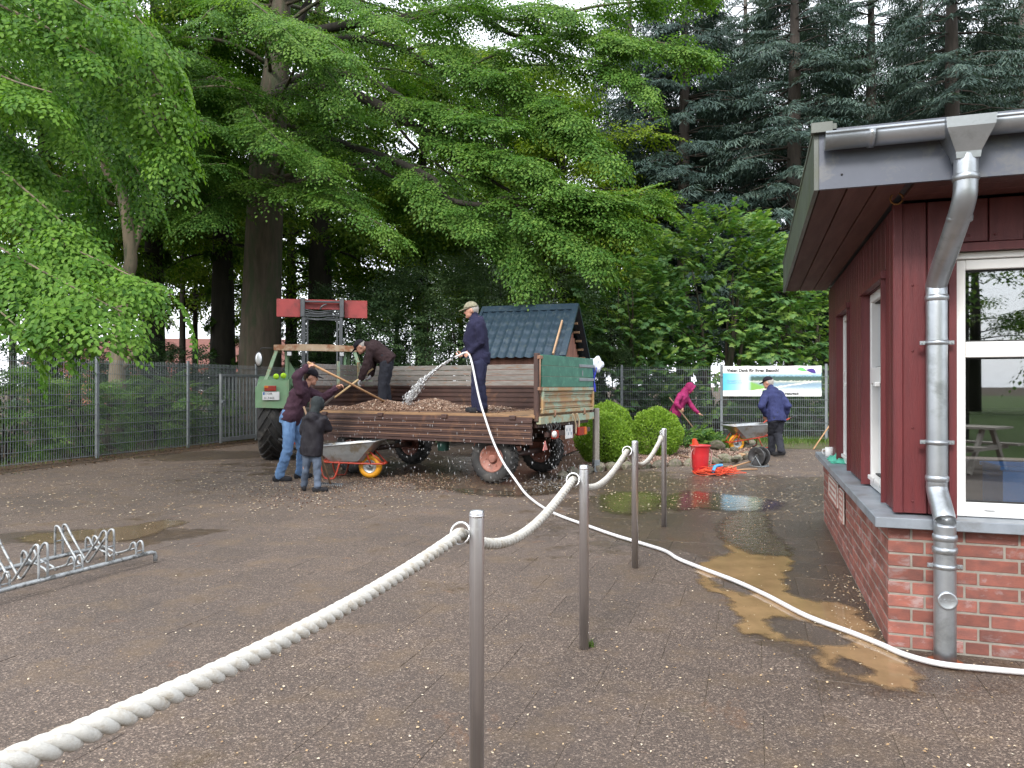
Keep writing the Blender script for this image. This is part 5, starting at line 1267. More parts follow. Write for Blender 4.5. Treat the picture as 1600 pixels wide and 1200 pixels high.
# ------------------------------------------------------------------ hose, water
HD = 10.78
hp = [P(711, 558, HD + .06), P(718, 555, HD), P(727, 551, HD - .02), P(733, 554, HD - .04), P(738, 570, HD - .1), P(744, 600, HD - .2), P(750, 627, 10.52), P(757, 650, 10.35), P(770, 688, 10.15), P(786, 722, 9.85), P(804, 748, 9.5), P(822, 772, 9.2)]
gp = [G(x, y, .02) for x, y in ((846, 791), (873, 805), (920, 822), (960, 836), (1010, 851), (1040, 861), (1060, 873), (1100, 889), (1150, 908), (1200, 931), (1260, 962), (1330, 988), (1375, 1006), (1415, 1023), (1470, 1037), (1545, 1045), (1640, 1053), (1780, 1062))]
hose = thing("garden_hose", "long pale hose running from the man on the trailer across the paving", "hose", gp[0])
cc = catmull(hp + gp, 7)
MB().tube(cc, .0155, 10).build("tube", pm("pale_hose_rubber", (.66, .65, .66), (.56, .55, .56), 8, .5, 0, .05, 80, coord='World'), hose, True)
MB().tube([P(711, 558, HD + .06), P(705, 561, HD + .08)], [.017, .012], 10).build("nozzle", M_GASKET, hose, True)
def mat_spray():
    t = NT("spray_water"); tr = t.new("ShaderNodeBsdfTransparent"); gl = t.new("ShaderNodeBsdfGlossy"); gl.inputs[1].default_value = .15; df = t.new("ShaderNodeBsdfDiffuse"); df.inputs[0].default_value = (.9, .93, .96, 1)
    m1 = t.new("ShaderNodeMixShader"); m1.inputs[0].default_value = .3; t.l.new(df.outputs[0], m1.inputs[1]); t.l.new(gl.outputs[0], m1.inputs[2])
    m2 = t.new("ShaderNodeMixShader"); m2.inputs[0].default_value = .78; t.l.new(tr.outputs[0], m2.inputs[1]); t.l.new(m1.outputs[0], m2.inputs[2]); t.l.new(m2.outputs[0], t.out.inputs[0]); return t.mat
M_SPRAY = mat_spray()
a, b = P(706, 561, HD + .08), tw_(2.62, -.55, TZ + .15); Jn = 1400; U = rng.uniform(0, 1, Jn) ** .9
base = np.array([tuple(a.lerp(b, u) + Vector((0, 0, .30 * u * (1 - u)))) for u in U])
base += rng.normal(size=(Jn, 3)) * (.006 + .042 * U ** 2.2)[:, None]
T = np.array(tuple((b - a).normalized())); n_ = Jn; tv = np.array([(1, 0, 0), (-1, 0, 0), (0, 1, 0), (0, -1, 0), (0, 0, 1), (0, 0, -1)], float)
S = np.array(tuple((b - a).cross(Vector((0, 0, 1))).normalized())); Nn = np.cross(S, T)
sz = rng.uniform(.003, .009, n_); ln = sz * rng.uniform(2, 7, n_)
V = base[:, None, :] + tv[None, :, 0:1] * ln[:, None, None] * (T - np.array([0, 0, .5]) * U[:, None])[:, None, :] + tv[None, :, 1:2] * sz[:, None, None] * S + tv[None, :, 2:3] * sz[:, None, None] * Nn
OF = np.array([(0, 2, 4), (2, 1, 4), (1, 3, 4), (3, 0, 4), (2, 0, 5), (1, 2, 5), (3, 1, 5), (0, 3, 5)])
F = (OF[None] + (np.arange(n_) * 6)[:, None, None]).reshape(-1, 3)
np_mesh("water_spray", V.reshape(-1, 3), F, None, M_SPRAY, kind="stuff", smooth=True)
# drips from the trailer edge and rear
D = []
for k in range(620):
    q = random.random()
    if q < .5: x, y = random.uniform(.0, 3.9), random.uniform(.02, .10)
    elif q < .75: x, y = random.gauss(2.9, .35), random.uniform(.0, .06)
    else: x, y = random.uniform(-.12, .02), random.uniform(-1.2, -.05)
    D.append(tw_(x, y, random.uniform(.05, .95)))
D = np.array([tuple(d) for d in D]); n_ = len(D); sz = rng.uniform(.0016, .0036, n_); ln = rng.uniform(.008, .035, n_)
V = D[:, None, :] + tv[None] * np.stack([sz, sz, ln], 1)[:, None, :]
np_mesh("water_drips", V.reshape(-1, 3), (OF[None] + (np.arange(n_) * 6)[:, None, None]).reshape(-1, 3), None, M_SPRAY, kind="stuff")
D = np.array([tuple(tw_(random.gauss(-.1, .25), random.gauss(-.4, .5), abs(random.gauss(0, .05)))) for _ in range(350)]); n_ = len(D); sz = rng.uniform(.002, .006, n_)
V = D[:, None, :] + tv[None] * sz[:, None, None]
np_mesh("water_splash", V.reshape(-1, 3), (OF[None] + (np.arange(n_) * 6)[:, None, None]).reshape(-1, 3), None, M_SPRAY, kind="stuff")
# ------------------------------------------------------------------ people
from mathutils import noise as mnoise
M_SKIN = pm("skin", (.50, .27, .19), (.44, .22, .155), 12, .5, 0, .05, 120); M_EYE = pm("eye", (.02, .015, .012), None, 5, .2)
def capsule(mb, p0, p1, r0, r1, seg=12):
    p0, p1 = Vector(p0), Vector(p1); d = p1 - p0; L = d.length
    if L < 1e-5: return mb.ball(p0, r0, seg, 8)
    d /= L; pts, rs = [], []
    for k in range(4): a = math.pi / 2 * (1 - k / 4); pts.append(p0 - d * r0 * math.sin(a) * .999); rs.append(max(.0015, r0 * math.cos(a)))
    pts += [p0, p1]; rs += [r0, r1]
    for k in range(1, 5): a = math.pi / 2 * k / 4; pts.append(p1 + d * r1 * math.sin(a) * .999); rs.append(max(.0015, r1 * math.cos(a)))
    return mb.tube(pts, rs, seg)
def loft(mb, rings, seg=18):
    vs, fs = [], []
    for c, lat, fro, rw, rd in rings:
        for k in range(seg):
            a = 2 * math.pi * k / seg; ca, sa = math.cos(a), math.sin(a)
            p = 2.5; q = (abs(ca) ** p + abs(sa) ** p) ** (-1 / p)
            vs.append(c + lat * rw * ca * q + fro * rd * sa * q)
    n = len(rings)
    for i in range(n - 1):
        for k in range(seg): fs.append((i * seg + k, i * seg + (k + 1) % seg, (i + 1) * seg + (k + 1) % seg, (i + 1) * seg + k))
    fs += [tuple(range(seg))[::-1], tuple((n - 1) * seg + k for k in range(seg))]
    return mb.add(vs, fs, 0, True)
def fuse(mb, name, mat, parent, voxel=.012, smooth=3, deci=.5, folds=0.0, fscale=9.0):
    """one continuous skin over overlapping shapes"""
    me = mb.mesh(name, mat); o = bpy.data.objects.new(name, me)
    bm = bmesh.new(); bm.from_mesh(me); bmesh.ops.recalc_face_normals(bm, faces=bm.faces); bm.to_mesh(me); bm.free()
    m = o.modifiers.new("r", 'REMESH'); m.mode = 'VOXEL'; m.voxel_size = voxel
    if smooth: s = o.modifiers.new("s", 'SMOOTH'); s.factor = .5; s.iterations = smooth
    if deci < 1: d = o.modifiers.new("d", 'DECIMATE'); d.ratio = deci
    new = evaluate(o)
    bpy.data.objects.remove(o); new.name = name; new.materials.clear(); new.materials.append(mat)
    if folds > 0:
        nv = len(new.vertices); co = np.empty(nv * 3, np.float32); no = np.empty(nv * 3, np.float32)
        new.vertices.foreach_get('co', co); new.vertices.foreach_get('normal', no); co, no = co.reshape(-1, 3), no.reshape(-1, 3)
        am = np.array([mnoise.noise(Vector((c[0], c[1], c[2] * 1.8))) - .7 * abs(mnoise.noise(Vector((c[0] * 2.3 + 9, c[1] * 2.3, c[2] * 3.6)))) for c in (co * fscale).tolist()])
        new.vertices.foreach_set('co', (co + no * (folds * am)[:, None]).astype(np.float32).ravel())
    new.polygons.foreach_set('use_smooth', [True] * len(new.polygons)); new.update()
    return link(name, new, parent, True)
def hand(mb, wr, d, nrm, s=1.0, curl=1.1, left=1):
    """palm, four fingers and a thumb; d = pointing direction, nrm = palm normal"""
    d = Vector(d).normalized(); nrm = Vector(nrm); nrm = (nrm - d * nrm.dot(d)).normalized(); sd = d.cross(nrm) * left
    c = wr + d * .045 * s
    R = Matrix((d, sd, nrm)).transposed(); mb.ball(c, (.052 * s, .042 * s, .019 * s), 12, 8, 0, R); capsule(mb, wr - d * .02, wr + d * .03, .026 * s, .026 * s)
    for k, ln in enumerate((.072, .080, .075, .060)):
        b = wr + d * .082 * s + sd * (.030 - .020 * k) * s; l1 = ln * .5 * s
        p1 = b + (d * math.cos(curl * .45) + nrm * math.sin(curl * .45)) * l1; p2 = p1 + (d * math.cos(curl * 1.25) + nrm * math.sin(curl * 1.25)) * l1 * .9
        capsule(mb, b, p1, .0098 * s, .0090 * s, 8); capsule(mb, p1, p2, .0090 * s, .0075 * s, 8)
    t0 = wr + d * .025 * s + sd * .030 * s; t1 = t0 + (d * .55 + sd * .55 + nrm * .45).normalized() * .042 * s; t2 = t1 + (d * .75 + nrm * .65 * min(1, curl)).normalized() * .032 * s
    capsule(mb, t0, t1, .0125 * s, .011 * s, 8); capsule(mb, t1, t2, .011 * s, .009 * s, 8)
def person(label, J, cl, s=1.0, group=None):
    """J: joints in the yard; cl: clothing colours and cut"""
    V = {k: Vector(v) for k, v in J.items()}
    base = (V['anL'] + V['anR']) / 2; base.z = min(V['anL'].z, V['anR'].z) - .08 * s
    o = thing("person", label, "person", base, 0, group)
    pel, nk, hd = V['pel'], V['nk'], V['hd']; f = V['face'].normalized(); up = V['hup']; up = (up - f * up.dot(f)).normalized(); lat = f.cross(up)
    hl = (V['hipR'] - V['hipL']).normalized(); sl = (V['shR'] - V['shL']).normalized(); ax = (nk - pel)
    def torso(mb, g=0.0, belly=0.0, cut=0.0, low=.10):
        u = ax.normalized(); rg = []
        for t, w, d, b in ((-low / ax.length, .155, .105, 0), (0, .165, .118, .0), (.22, .152, .112, .5), (.45, .150, .112, 1), (.68, .165, .118, .6), (.84, .158, .108, .2), (.95, .105, .082, 0), (1.04, .058, .06, 0)):
            if t < cut: continue
            l = hl.lerp(sl, min(1, max(0, t))).normalized(); l = (l - u * l.dot(u)).normalized(); fr = u.cross(l) * -1
            if fr.dot(V['front']) < 0: fr = -fr
            c = pel + ax * t + fr * belly * b * .5; rg.append((c, l, fr, (w + g) * s, (d + g + belly * b * .5) * s))
        loft(mb, rg)
    def arm(mb, S, g=0.0, end=1.0):
        a, e, w = V['sh' + S], V['el' + S], V['wr' + S]; capsule(mb, a, e, (.054 + g) * s, (.043 + g) * s); capsule(mb, e, e.lerp(w, end), (.043 + g) * s, (.033 + g * .8) * s)
    def leg(mb, S, g=0.0, end=1.0, flare=0.0):
        h, k, a = V['hip' + S], V['kn' + S], V['an' + S]; capsule(mb, h, k, (.082 + g) * s, (.058 + g) * s); capsule(mb, k, k.lerp(a, end), (.058 + g) * s, (.042 + g + flare) * s)
    # the body itself: one continuous surface with hands and face
    b = MB(); torso(b)
    for S in 'LR': arm(b, S); leg(b, S)
    capsule(b, nk - ax.normalized() * .03, hd - up * .05 * s, .055 * s, .052 * s)
    Rh = Matrix((f, lat, up)).transposed()
    b.ball(hd + up * .015 * s - f * .008 * s, (.098 * s, .076 * s, .105 * s), 18, 12, 0, Rh)
    b.ball(hd - up * .055 * s + f * .030 * s, (.062 * s, .056 * s, .062 * s), 14, 9, 0, Rh)
    b.ball(hd + f * .060 * s - up * .02 * s, (.034 * s, .050 * s, .055 * s), 12, 8, 0, Rh)
    capsule(b, hd + f * .090 * s + up * .008 * s, hd + f * .104 * s - up * .022 * s, .010 * s, .014 * s, 8)              # nose
    capsule(b, hd + f * .082 * s - up * .058 * s - lat * .016 * s, hd + f * .082 * s - up * .058 * s + lat * .016 * s, .010 * s, .010 * s, 8)     # mouth
    capsule(b, hd + f * .078 * s - up * .088 * s, hd + f * .070 * s - up * .092 * s, .018 * s, .02 * s, 8)
    for q in (-1, 1): b.ball(hd + lat * q * .078 * s - f * .006 * s - up * .012 * s, (.018 * s, .010 * s, .032 * s), 10, 7, 0, Rh)
    if not cl.get('gloves'):
        for S, q in (('L', -1), ('R', 1)): hand(b, V['wr' + S], V['hd' + S], V['pn' + S], s, cl.get('curl' + S, 1.35), q)
    fuse(b, "body", M_SKIN, o, .0075, 2, .25)
    for q in (-1, 1): MB().ball(hd + f * .086 * s + lat * q * .030 * s + up * .012 * s, .0105 * s, 8, 6).build("eye", M_EYE, o, True)
    if cl.get('gloves'):
        for S, q in (('L', -1), ('R', 1)): g = MB(); hand(g, V['wr' + S], V['hd' + S], V['pn' + S], s * 1.12, 1.3, q); fuse(g, "glove", cl['gloves'], o, .007, 2, .5)
    # upper garment
    j = MB(); gj = cl.get('gj', .020); torso(j, gj, cl.get('belly', 0), 0.0 if cl.get('low', .1) < .05 else -1, cl.get('low', .10)); 
    for S in 'LR': arm(j, S, gj * .9, .97)
    capsule(j, V['shL'], V['shR'], (.062 + gj * .6) * s, (.062 + gj * .6) * s); capsule(j, nk - ax.normalized() * .05, nk + (hd - nk).normalized() * .055 * s, (.064 + gj * .5) * s, (.060 + gj * .35) * s)
    if cl.get('hoodback'): u = ax.normalized(); j.ball(nk - V['front'].normalized() * .085 * s - u * .05 * s, (.13 * s, .11 * s, .10 * s), 14, 9)
    top = fuse(j, cl['topname'], cl['top'], o, .011, 4, .45, cl.get('folds', .017))
    # trousers
    t = MB(); gt = cl.get('gt', .016); u = ax.normalized()
    loft(t, [(pel - u * .11 * s, hl, V['front'].normalized(), .15 * s, .105 * s), (pel - u * .02 * s, hl, V['front'].normalized(), (.163 + gt) * s, (.118 + gt) * s), (pel + u * .10 * s, hl, V['front'].normalized(), (.15 + gt) * s, (.112 + gt + cl.get('belly', 0) * .3) * s)])
    for S in 'LR': leg(t, S, gt, .98, cl.get('flare', .012))
    fuse(t, cl.get('botname', 'trousers'), cl['bot'], o, .011, 3, .45, cl.get('foldsb', .015), 10)
    for S in 'LR':
        a = V['an' + S]; td = V['toe' + S].normalized(); gz = a.z - .082 * s; sh = MB()
        heel = Vector((a.x, a.y, gz)) - td * .055 * s; toe = Vector((a.x, a.y, gz)) + td * .155 * s
        if abs(td.z) < .3:
            capsule(sh, heel + Vector((0, 0, .045 * s)), toe + Vector((0, 0, .036 * s)), .043 * s, .036 * s); capsule(sh, a + Vector((0, 0, .02)), heel + td * .07 * s + Vector((0, 0, .05 * s)), .048 * s, .046 * s); capsule(sh, heel + Vector((0, 0, .022 * s)), toe + Vector((0, 0, .022 * s)), .038 * s, .036 * s)
        else:
            capsule(sh, a - td * .05, a + td * .16 * s, .046 * s, .036 * s)
        fuse(sh, "shoe", cl['shoe'], o, .009, 2, .5)
    # head gear / hair
    hr = MB(); hc = hd + up * .022 * s - f * .012 * s
    if cl.get('hair'):
        hr.ball(hc - f * .018 * s, (.092 * s, .080 * s, .094 * s), 18, 12, 0, Rh); capsule(hr, hd - f * .065 * s - up * .03 * s, hd - f * .055 * s - up * .055 * s, .044 * s, .038 * s)
        hro = fuse(hr, "hair", cl['hair'], o, .009, 1, .5, .003, 40)
    if cl.get('cap'):
        c = MB(); n = 10; rg = []
        for k in range(8):
            a = math.pi / 2 * k / 7.4; rg.append((hd + up * (.038 + .098 * math.sin(a)) * s - f * .006 * s, f, lat, .109 * s * math.cos(a), .087 * s * math.cos(a)))
        loft(c, rg, 20)
        co = c.build("cap", cl['cap'], o, True)
        br = MB(); vs = []; fs = []; m = 12
        for layer in (0, 1):
            for k in range(m + 1):
                a = math.pi * (k / m - .5) * .95; ext = .085 * math.cos(a) ** .7 if abs(a) < 1.55 else 0
                for rr in (0, 1):
                    vs.append(hd + up * (.044 - .010 * layer - .022 * rr * math.cos(a)) * s + f * ((.100 + ext * rr) * math.cos(a)) * s + lat * ((.080 + .002 * rr) * math.sin(a)) * s)
        q = 2 * (m + 1)
        for k in range(m): a = k * 2; fs += [(a, a + 1, a + 3, a + 2), (q + a, q + a + 2, q + a + 3, q + a + 1), (a + 1, q + a + 1, q + a + 3, a + 3)]
        br.add(vs, fs, 0, True); br.build("cap_peak", cl.get('peak', cl['cap']), co)
    if cl.get('hood'):
        h = MB(); h.ball(hd + up * .02 * s - f * .03 * s, (.118 * s, .105 * s, .135 * s), 18, 12, 0, Rh); capsule(h, hd - f * .06 * s - up * .06 * s, nk - V['front'].normalized() * .03, .085 * s, .09 * s)
        ring = []
        for k in range(18):
            a = 2 * math.pi * k / 18; ring.append(hd + f * .066 * s + lat * .088 * s * math.cos(a) + up * (.012 + .122 * math.sin(a)) * s)
        h.tube(ring, .020 * s, 8, closed=True)
        fuse(h, "hood", cl['hood'], o, .011, 2, .5, .006, 14)
        if not cl.get('backview'):
            fc = MB(); fc.ball(hd + f * .058 * s - up * .02 * s, (.045 * s, .066 * s, .092 * s), 14, 9, 0, Rh); capsule(fc, hd + f * .098 * s + up * .0, hd + f * .112 * s - up * .024 * s, .010, .014, 8); fuse(fc, "face", M_SKIN, o, .007, 1, .6)
    return o, V
def cloth(name, c, sc=14, rough=.9, c2=None, dirt=None): return pm(name, c, c2 or tuple(x * .7 for x in c), sc, rough, 0, .5, 180, dirt=dirt, dscale=5, damt=.25, spec=.2)
C_MAROON = cloth("maroon_knit", (.055, .027, .042)); C_JEANS = cloth("light_jeans", (.15, .26, .45), 6, .9, (.09, .165, .31)); C_SHOE = cloth("dark_shoe", (.03, .03, .034)); C_BLACK = cloth("black_padded_jacket", (.022, .020, .026), 7, .55)
C_GJEANS = cloth("grey_blue_jeans", (.115, .145, .20), 6); C_BEANIE = cloth("charcoal_hood", (.035, .042, .045)); C_BROWN = cloth("dark_brown_fleece", (.040, .024, .026)); C_WORK = cloth("dark_work_trousers", (.030, .032, .042), 8)
C_NAVY = cloth("navy_work_jacket", (.022, .022, .052), 8); C_NAVY2 = cloth("navy_overall_trousers", (.026, .028, .062), 8); C_CAMO = cloth("camouflage_cap", (.30, .28, .20), 30, .9, (.14, .13, .09)); C_PINK = cloth("magenta_hooded_jacket", (.30, .022, .11), 7, .7)
C_JACKET = cloth("navy_fabric_jacket", (.035, .042, .12), 7, .8); C_CAPD = cloth("dark_cap", (.018, .016, .022)); C_GREY = cloth("grey_hair", (.42, .39, .36), 40); C_GLOVE = cloth("grey_glove", (.48, .47, .50)); C_HAIR = cloth("dark_hair", (.035, .024, .017), 40)
X, Y, Z = Vector((1, 0, 0)), Vector((0, 1, 0)), Vector((0, 0, 1))
d = 11.0
person("man in maroon jumper and light jeans reaching up with a long handle", dict(
    pel=P(455, 650, d), nk=P(474, 606, d + .05), hd=P(486, 589, d + .08), face=(1, .15, -.22), hup=(.25, 0, 1), front=(.95, .2, -.1),
    shR=P(470, 613, d - .14), elR=P(463, 589, d - .20), wrR=P(478, 574, d - .1), hdR=(.75, .1, .45), pnR=(.4, .8, -.5),
    shL=P(480, 611, d + .20), elL=P(505, 622, d + .26), wrL=P(525, 607, d + .22), hdL=(.85, .1, .45), pnL=(.2, -.6, -.7),
    hipR=P(452, 659, d - .08), knR=P(450, 702, d - .12), anR=Vector((P(436, 748, 10.92).x, 10.92, .085)), toeR=(.96, .2, 0),
    hipL=P(461, 658, d + .10), knL=P(472, 701, d + .22), anL=Vector((P(469, 746, 11.3).x, 11.3, .085)), toeL=(.9, .35, 0)),
    dict(top=C_MAROON, topname="jumper", bot=C_JEANS, botname="jeans", shoe=C_SHOE, cap=C_CAPD, hair=C_HAIR, gj=.030, low=.10, gt=.020), 1.0)
stk = lambda name, label, cat, a, b, r, m: stick(name, label, cat, a, b, r, m)
stk("long_handle", "long wooden tool handle held up by the man in the maroon jumper", "tool", P(481, 566, 10.88), P(606, 630, 11.85), .017, M_HANDLE)
d = 9.9
person("child in black padded jacket and dark hood seen from behind", dict(
    pel=P(487, 698, d), nk=P(492, 647, d), hd=P(496, 632, d + .02), face=(.25, 1, -.1), hup=(0, .1, 1), front=(.2, 1, 0),
    shL=P(479, 657, d), elL=P(474, 675, d + .02), wrL=P(482, 680, d + .2), hdL=(.5, .8, .1), pnL=(.8, -.3, 0),
    shR=P(506, 656, d - .02), elR=P(514, 670, d + .06), wrR=P(504, 673, d + .24), hdR=(-.7, .6, 0), pnR=(-.3, -.6, 0),
    hipL=P(480, 704, d), knL=P(478, 735, d + .02), anL=Vector((P(475, 765, 9.98).x, 9.98, .068)), toeL=(-.35, .9, 0),
    hipR=P(494, 704, d), knR=P(496, 736, d + .01), anR=Vector((P(496, 765, 9.85).x, 9.85, .068)), toeR=(.85, .25, 0)),
    dict(top=C_BLACK, topname="jacket", bot=C_GJEANS, botname="jeans", shoe=C_SHOE, hood=C_BEANIE, backview=True, gj=.040, hoodback=True, low=.12, gt=.014, folds=.016), .76)
t = stk("rake", "rake held by the child, its steel teeth on the ground", "rake", P(474.5, 635, 10.12), P(517, 757, 10.22), .014, M_HANDLED)
hb = P(517, 757, 10.22) - P(474.5, 635, 10.12); rk = MB().beam(hb + Vector((-.16, .06, .012)), hb + Vector((.18, -.05, .012)), .02, .02)
rk.build("head", M_MAST, t)
for k in range(12):
    q = hb + Vector((-.15 + k * .029, .055 - k * .0095, 0)); MB().tube([q + Vector((0, 0, .012)), q + Vector((0, -.03, .004)), q + Vector((0, -.055, -.012))], .004, 5).build("tooth", M_GALV, t)
d = 12.9
person("man in dark brown fleece and cap bending forward on the trailer bed", dict(
    pel=P(605, 560, d), nk=P(577, 538, d), hd=P(563, 542, d - .02), face=(-.75, -.1, -.62), hup=(-.62, 0, .75), front=(-.35, -.05, -.9),
    shL=P(580, 545, d - .17), elL=P(571, 575, d - .2), wrL=P(564, 591, d - .18), hdL=(-.45, 0, -.85), pnL=(.7, .2, -.4),
    shR=P(583, 545, d + .17), elR=P(582, 572, d + .15), wrR=P(580, 585, d + .05), hdR=(-.3, -.3, -.8), pnR=(-.8, 0, .2),
    hipL=P(603, 566, d - .09), knL=P(598, 601, d - .1), anL=Vector((P(599, 630, d).x, d - .1, TZ + .09)), toeL=(-.95, -.15, 0),
    hipR=P(606, 566, d + .10), knR=P(602, 600, d + .12), anR=Vector((P(604, 630, d).x, d + .14, TZ + .09)), toeR=(-.95, .1, 0)),
    dict(top=C_BROWN, topname="fleece", bot=C_WORK, shoe=C_SHOE, cap=C_CAPD, hair=C_GREY, gj=.036, gt=.030, gloves=C_GLOVE, belly=.03), 1.0)
t = stk("shovel", "shovel with pale wooden handle held by the bending man on the trailer", "shovel", P(583, 576, 12.86), P(522, 622, 12.45), .017, pm("pale_new_wood", (.60, .42, .22), None, 5, .6))
a, b = P(583, 576, 12.86), P(522, 622, 12.45); dd = (b - a).normalized(); q = b - a
bl = MB().prism([q + Vector((0, -.11, .03)), q + Vector((0, .11, .03)), q + dd * .27 + Vector((0, .10, 0)), q + dd * .27 + Vector((0, -.10, 0))], (0, 0, 0), (.006, 0, .012)); bl.build("blade", pm("pale_shovel_steel", (.55, .55, .55), None, 5, .5, .3), t)
d = 10.92
person("man in navy work clothes and camouflage cap spraying water from the trailer", dict(
    pel=P(750, 560, d), nk=P(744, 497, d), hd=P(736, 485, d), face=(-1, -.05, -.18), hup=(-.1, 0, 1), front=(-1, -.1, 0),
    shL=P(749, 509, d - .19), elL=P(752, 534, d - .20), wrL=P(736, 549, d - .16), hdL=(-.75, -.1, -.5), pnL=(.3, .75, -.3),
    shR=P(745, 508, d + .18), elR=P(741, 533, d + .15), wrR=P(725, 553, d - .02), hdR=(-.9, -.15, -.35), pnR=(0, -.5, .6),
    hipL=P(750, 568, d - .10), knL=P(749, 601, d - .11), anL=Vector((P(753, 637, d).x, d - .12, TZ + .09)), toeL=(-.97, -.12, 0),
    hipR=P(749, 568, d + .09), knR=P(745, 601, d + .08), anR=Vector((P(746, 637, d).x, d + .08, TZ + .09)), toeR=(-.97, .1, 0)),
    dict(top=C_NAVY, topname="jacket", bot=C_NAVY2, shoe=C_SHOE, cap=C_CAMO, hair=C_GREY, gj=.034, belly=.09, gt=.034, flare=.022, curlL=1.5, curlR=1.5), 1.0)
d = 17.0
pz = .05
person("woman in magenta hooded jacket bending over the flower bed", dict(
    pel=P(1055, 645, d), nk=P(1070, 614, d), hd=P(1078, 607, d), face=(.78, -.1, -.6), hup=(.55, 0, .8), front=(.75, -.1, -.6),
    shR=P(1062, 619, d - .17), elR=P(1056, 631, d - .28), wrR=P(1063, 638, d - .26), hdR=(.5, 0, -.6), pnR=(.3, .8, -.2),
    shL=P(1071, 620, d + .16), elL=P(1081, 635, d + .1), wrL=P(1090, 645, d + .02), hdL=(.85, -.1, -.4), pnL=(-.3, 0, -.9),
    hipR=P(1054, 650, d - .08), knR=P(1060, 672, d - .1), anR=Vector((P(1063, 690, d).x, d - .1, pz + .09)), toeR=(.95, -.2, 0),
    hipL=P(1057, 650, d + .08), knL=P(1064, 672, d + .12), anL=Vector((P(1068, 690, d).x, d + .15, pz + .09)), toeL=(.95, .1, 0)),
    dict(top=C_PINK, topname="jacket", bot=C_WORK, shoe=C_SHOE, hood=C_PINK, gj=.026, gt=.012, curlL=.3), .93)
t = stk("hoe", "hoe with thin wooden handle held by the woman in magenta", "hoe", P(1046, 621, 16.72), P(1103, 694, 16.8), .014, M_HANDLED); MB().box(P(1103, 694, 16.8) - P(1046, 621, 16.72) + Vector((.03, 0, -.02)), (.14, .02, .08), Matrix.Rotation(.4, 3, 'Y')).build("head", M_MAST, t)
d = 14.85; hv = Vector((-.40, .92, 0)).normalized(); rv = Vector((hv.y, -hv.x, 0))
c0 = P(1213, 652, d)
person("man in navy jacket and dark cap pushing the wheelbarrow along the back fence", dict(
    pel=c0, nk=P(1206, 608, d + .17), hd=P(1200, 598, d + .22), face=(-.75, .6, -.22), hup=(-.1, .15, 1), front=tuple(hv + Vector((0, 0, -.25))),
    shL=P(1207, 615, d + .14) - rv * .17, elL=P(1203, 634, d - .02) - rv * .22, wrL=P(1199, 649, d + .08) - rv * .02, hdL=(-.3, .5, -.7), pnL=(.6, .3, .2),
    shR=P(1207, 615, d + .14) + rv * .19, elR=P(1214, 634, d - .1) + rv * .28, wrR=P(1212, 651, d + .06) + rv * .26, hdR=(-.3, .5, -.7), pnR=(-.6, .1, .2),
    hipL=c0 - rv * .085 - Z * .06, knL=P(1206, 680, d + .16), anL=Vector((P(1207, 705, 15.0).x, 15.05, .09)), toeL=tuple(hv),
    hipR=c0 + rv * .085 - Z * .06, knR=P(1216, 679, d + .06), anR=Vector((P(1221, 704, 14.6).x, 14.62, .13)), toeR=(-.5, .62, -.12)),
    dict(top=C_JACKET, topname="jacket", bot=C_WORK, shoe=C_SHOE, cap=C_CAPD, hair=C_GREY, gj=.034, gt=.024, low=.10), 1.0)
# ------------------------------------------------------------------ vegetation
vr = np.random.default_rng(21)
L_BEECH = leaf_mat("beech_leaf", (.045, .115, .022), (.088, .190, .036), (.165, .275, .055))
L_NEAR = leaf_mat("young_beech_leaf", (.040, .112, .018), (.085, .195, .030), (.165, .300, .046), .42, .5, .2)
L_DARK = leaf_mat("holly_leaf", (.026, .056, .026), (.048, .092, .040), (.095, .155, .060), .18, .4, .4)
L_WOOD = leaf_mat("wood_leaf", (.040, .095, .018), (.095, .180, .028), (.23, .31, .040), .5)
L_MAPLE = leaf_mat("maple_leaf", (.060, .145, .055), (.11, .225, .075), (.22, .33, .07), .38, .45, .3)
L_FIR = leaf_mat("fir_needles", (.030, .056, .050), (.052, .088, .076), (.10, .145, .115), .12, .6, .3)  # needle colour raised and blued to stand in for haze
L_BOX = leaf_mat("box_leaf", (.10, .19, .024), (.20, .33, .040), (.32, .46, .07), .34, .45, .3)
L_GRASS = leaf_mat("grass_blade", (.045, .095, .018), (.085, .150, .030), (.16, .20, .06), .25)
BARK = pm("beech_bark", (.105, .080, .058), (.065, .052, .038), 3, .9, 0, .7, 22, dirt=(.055, .065, .035), dscale=1.3, damt=.5, stretch=(3, 3, .5), coord='World')
BARKP = pm("pale_bark", (.19, .150, .10), (.13, .105, .07), 3, .85, 0, .4, 22, dirt=(.08, .085, .05), dscale=2, damt=.4, stretch=(3, 3, .6), coord='World')
BARKD = pm("dark_bark", (.032, .027, .020), (.020, .018, .014), 3, .95, 0, .7, 22, stretch=(3, 3, .5), coord='World')
BARKF = pm("fir_bark", (.095, .078, .066), (.06, .05, .044), 3, .9, 0, .6, 22, stretch=(3, 3, .5), coord='World')
SH4 = (np.array([(0, 0, 0), (.48, .34, .07), (1, 0, -.04), (.48, -.34, .07)]), np.array([(0, 1, 2), (0, 2, 3)]))
SH6 = (np.array([(0, 0, 0), (.28, .30, .07), (.68, .27, .05), (1, 0, -.06), (.68, -.27, .05), (.28, -.30, .07)]), np.array([(0, 1, 2, 3), (0, 3, 4, 5)]))
_mp = [(0, .0), (.10, .20), (-.02, .50), (.30, .34), (.50, .62), (.60, .28), (1.0, 0), (.60, -.28), (.50, -.62), (.30, -.34), (-.02, -.50), (.10, -.20)]
SHM = (np.array([(x, y, -.10 * abs(y) - .12 * x * x) for x, y in _mp] + [(.36, 0, .05)]), np.array([(12, i, (i + 1) % 12) for i in range(12)]))
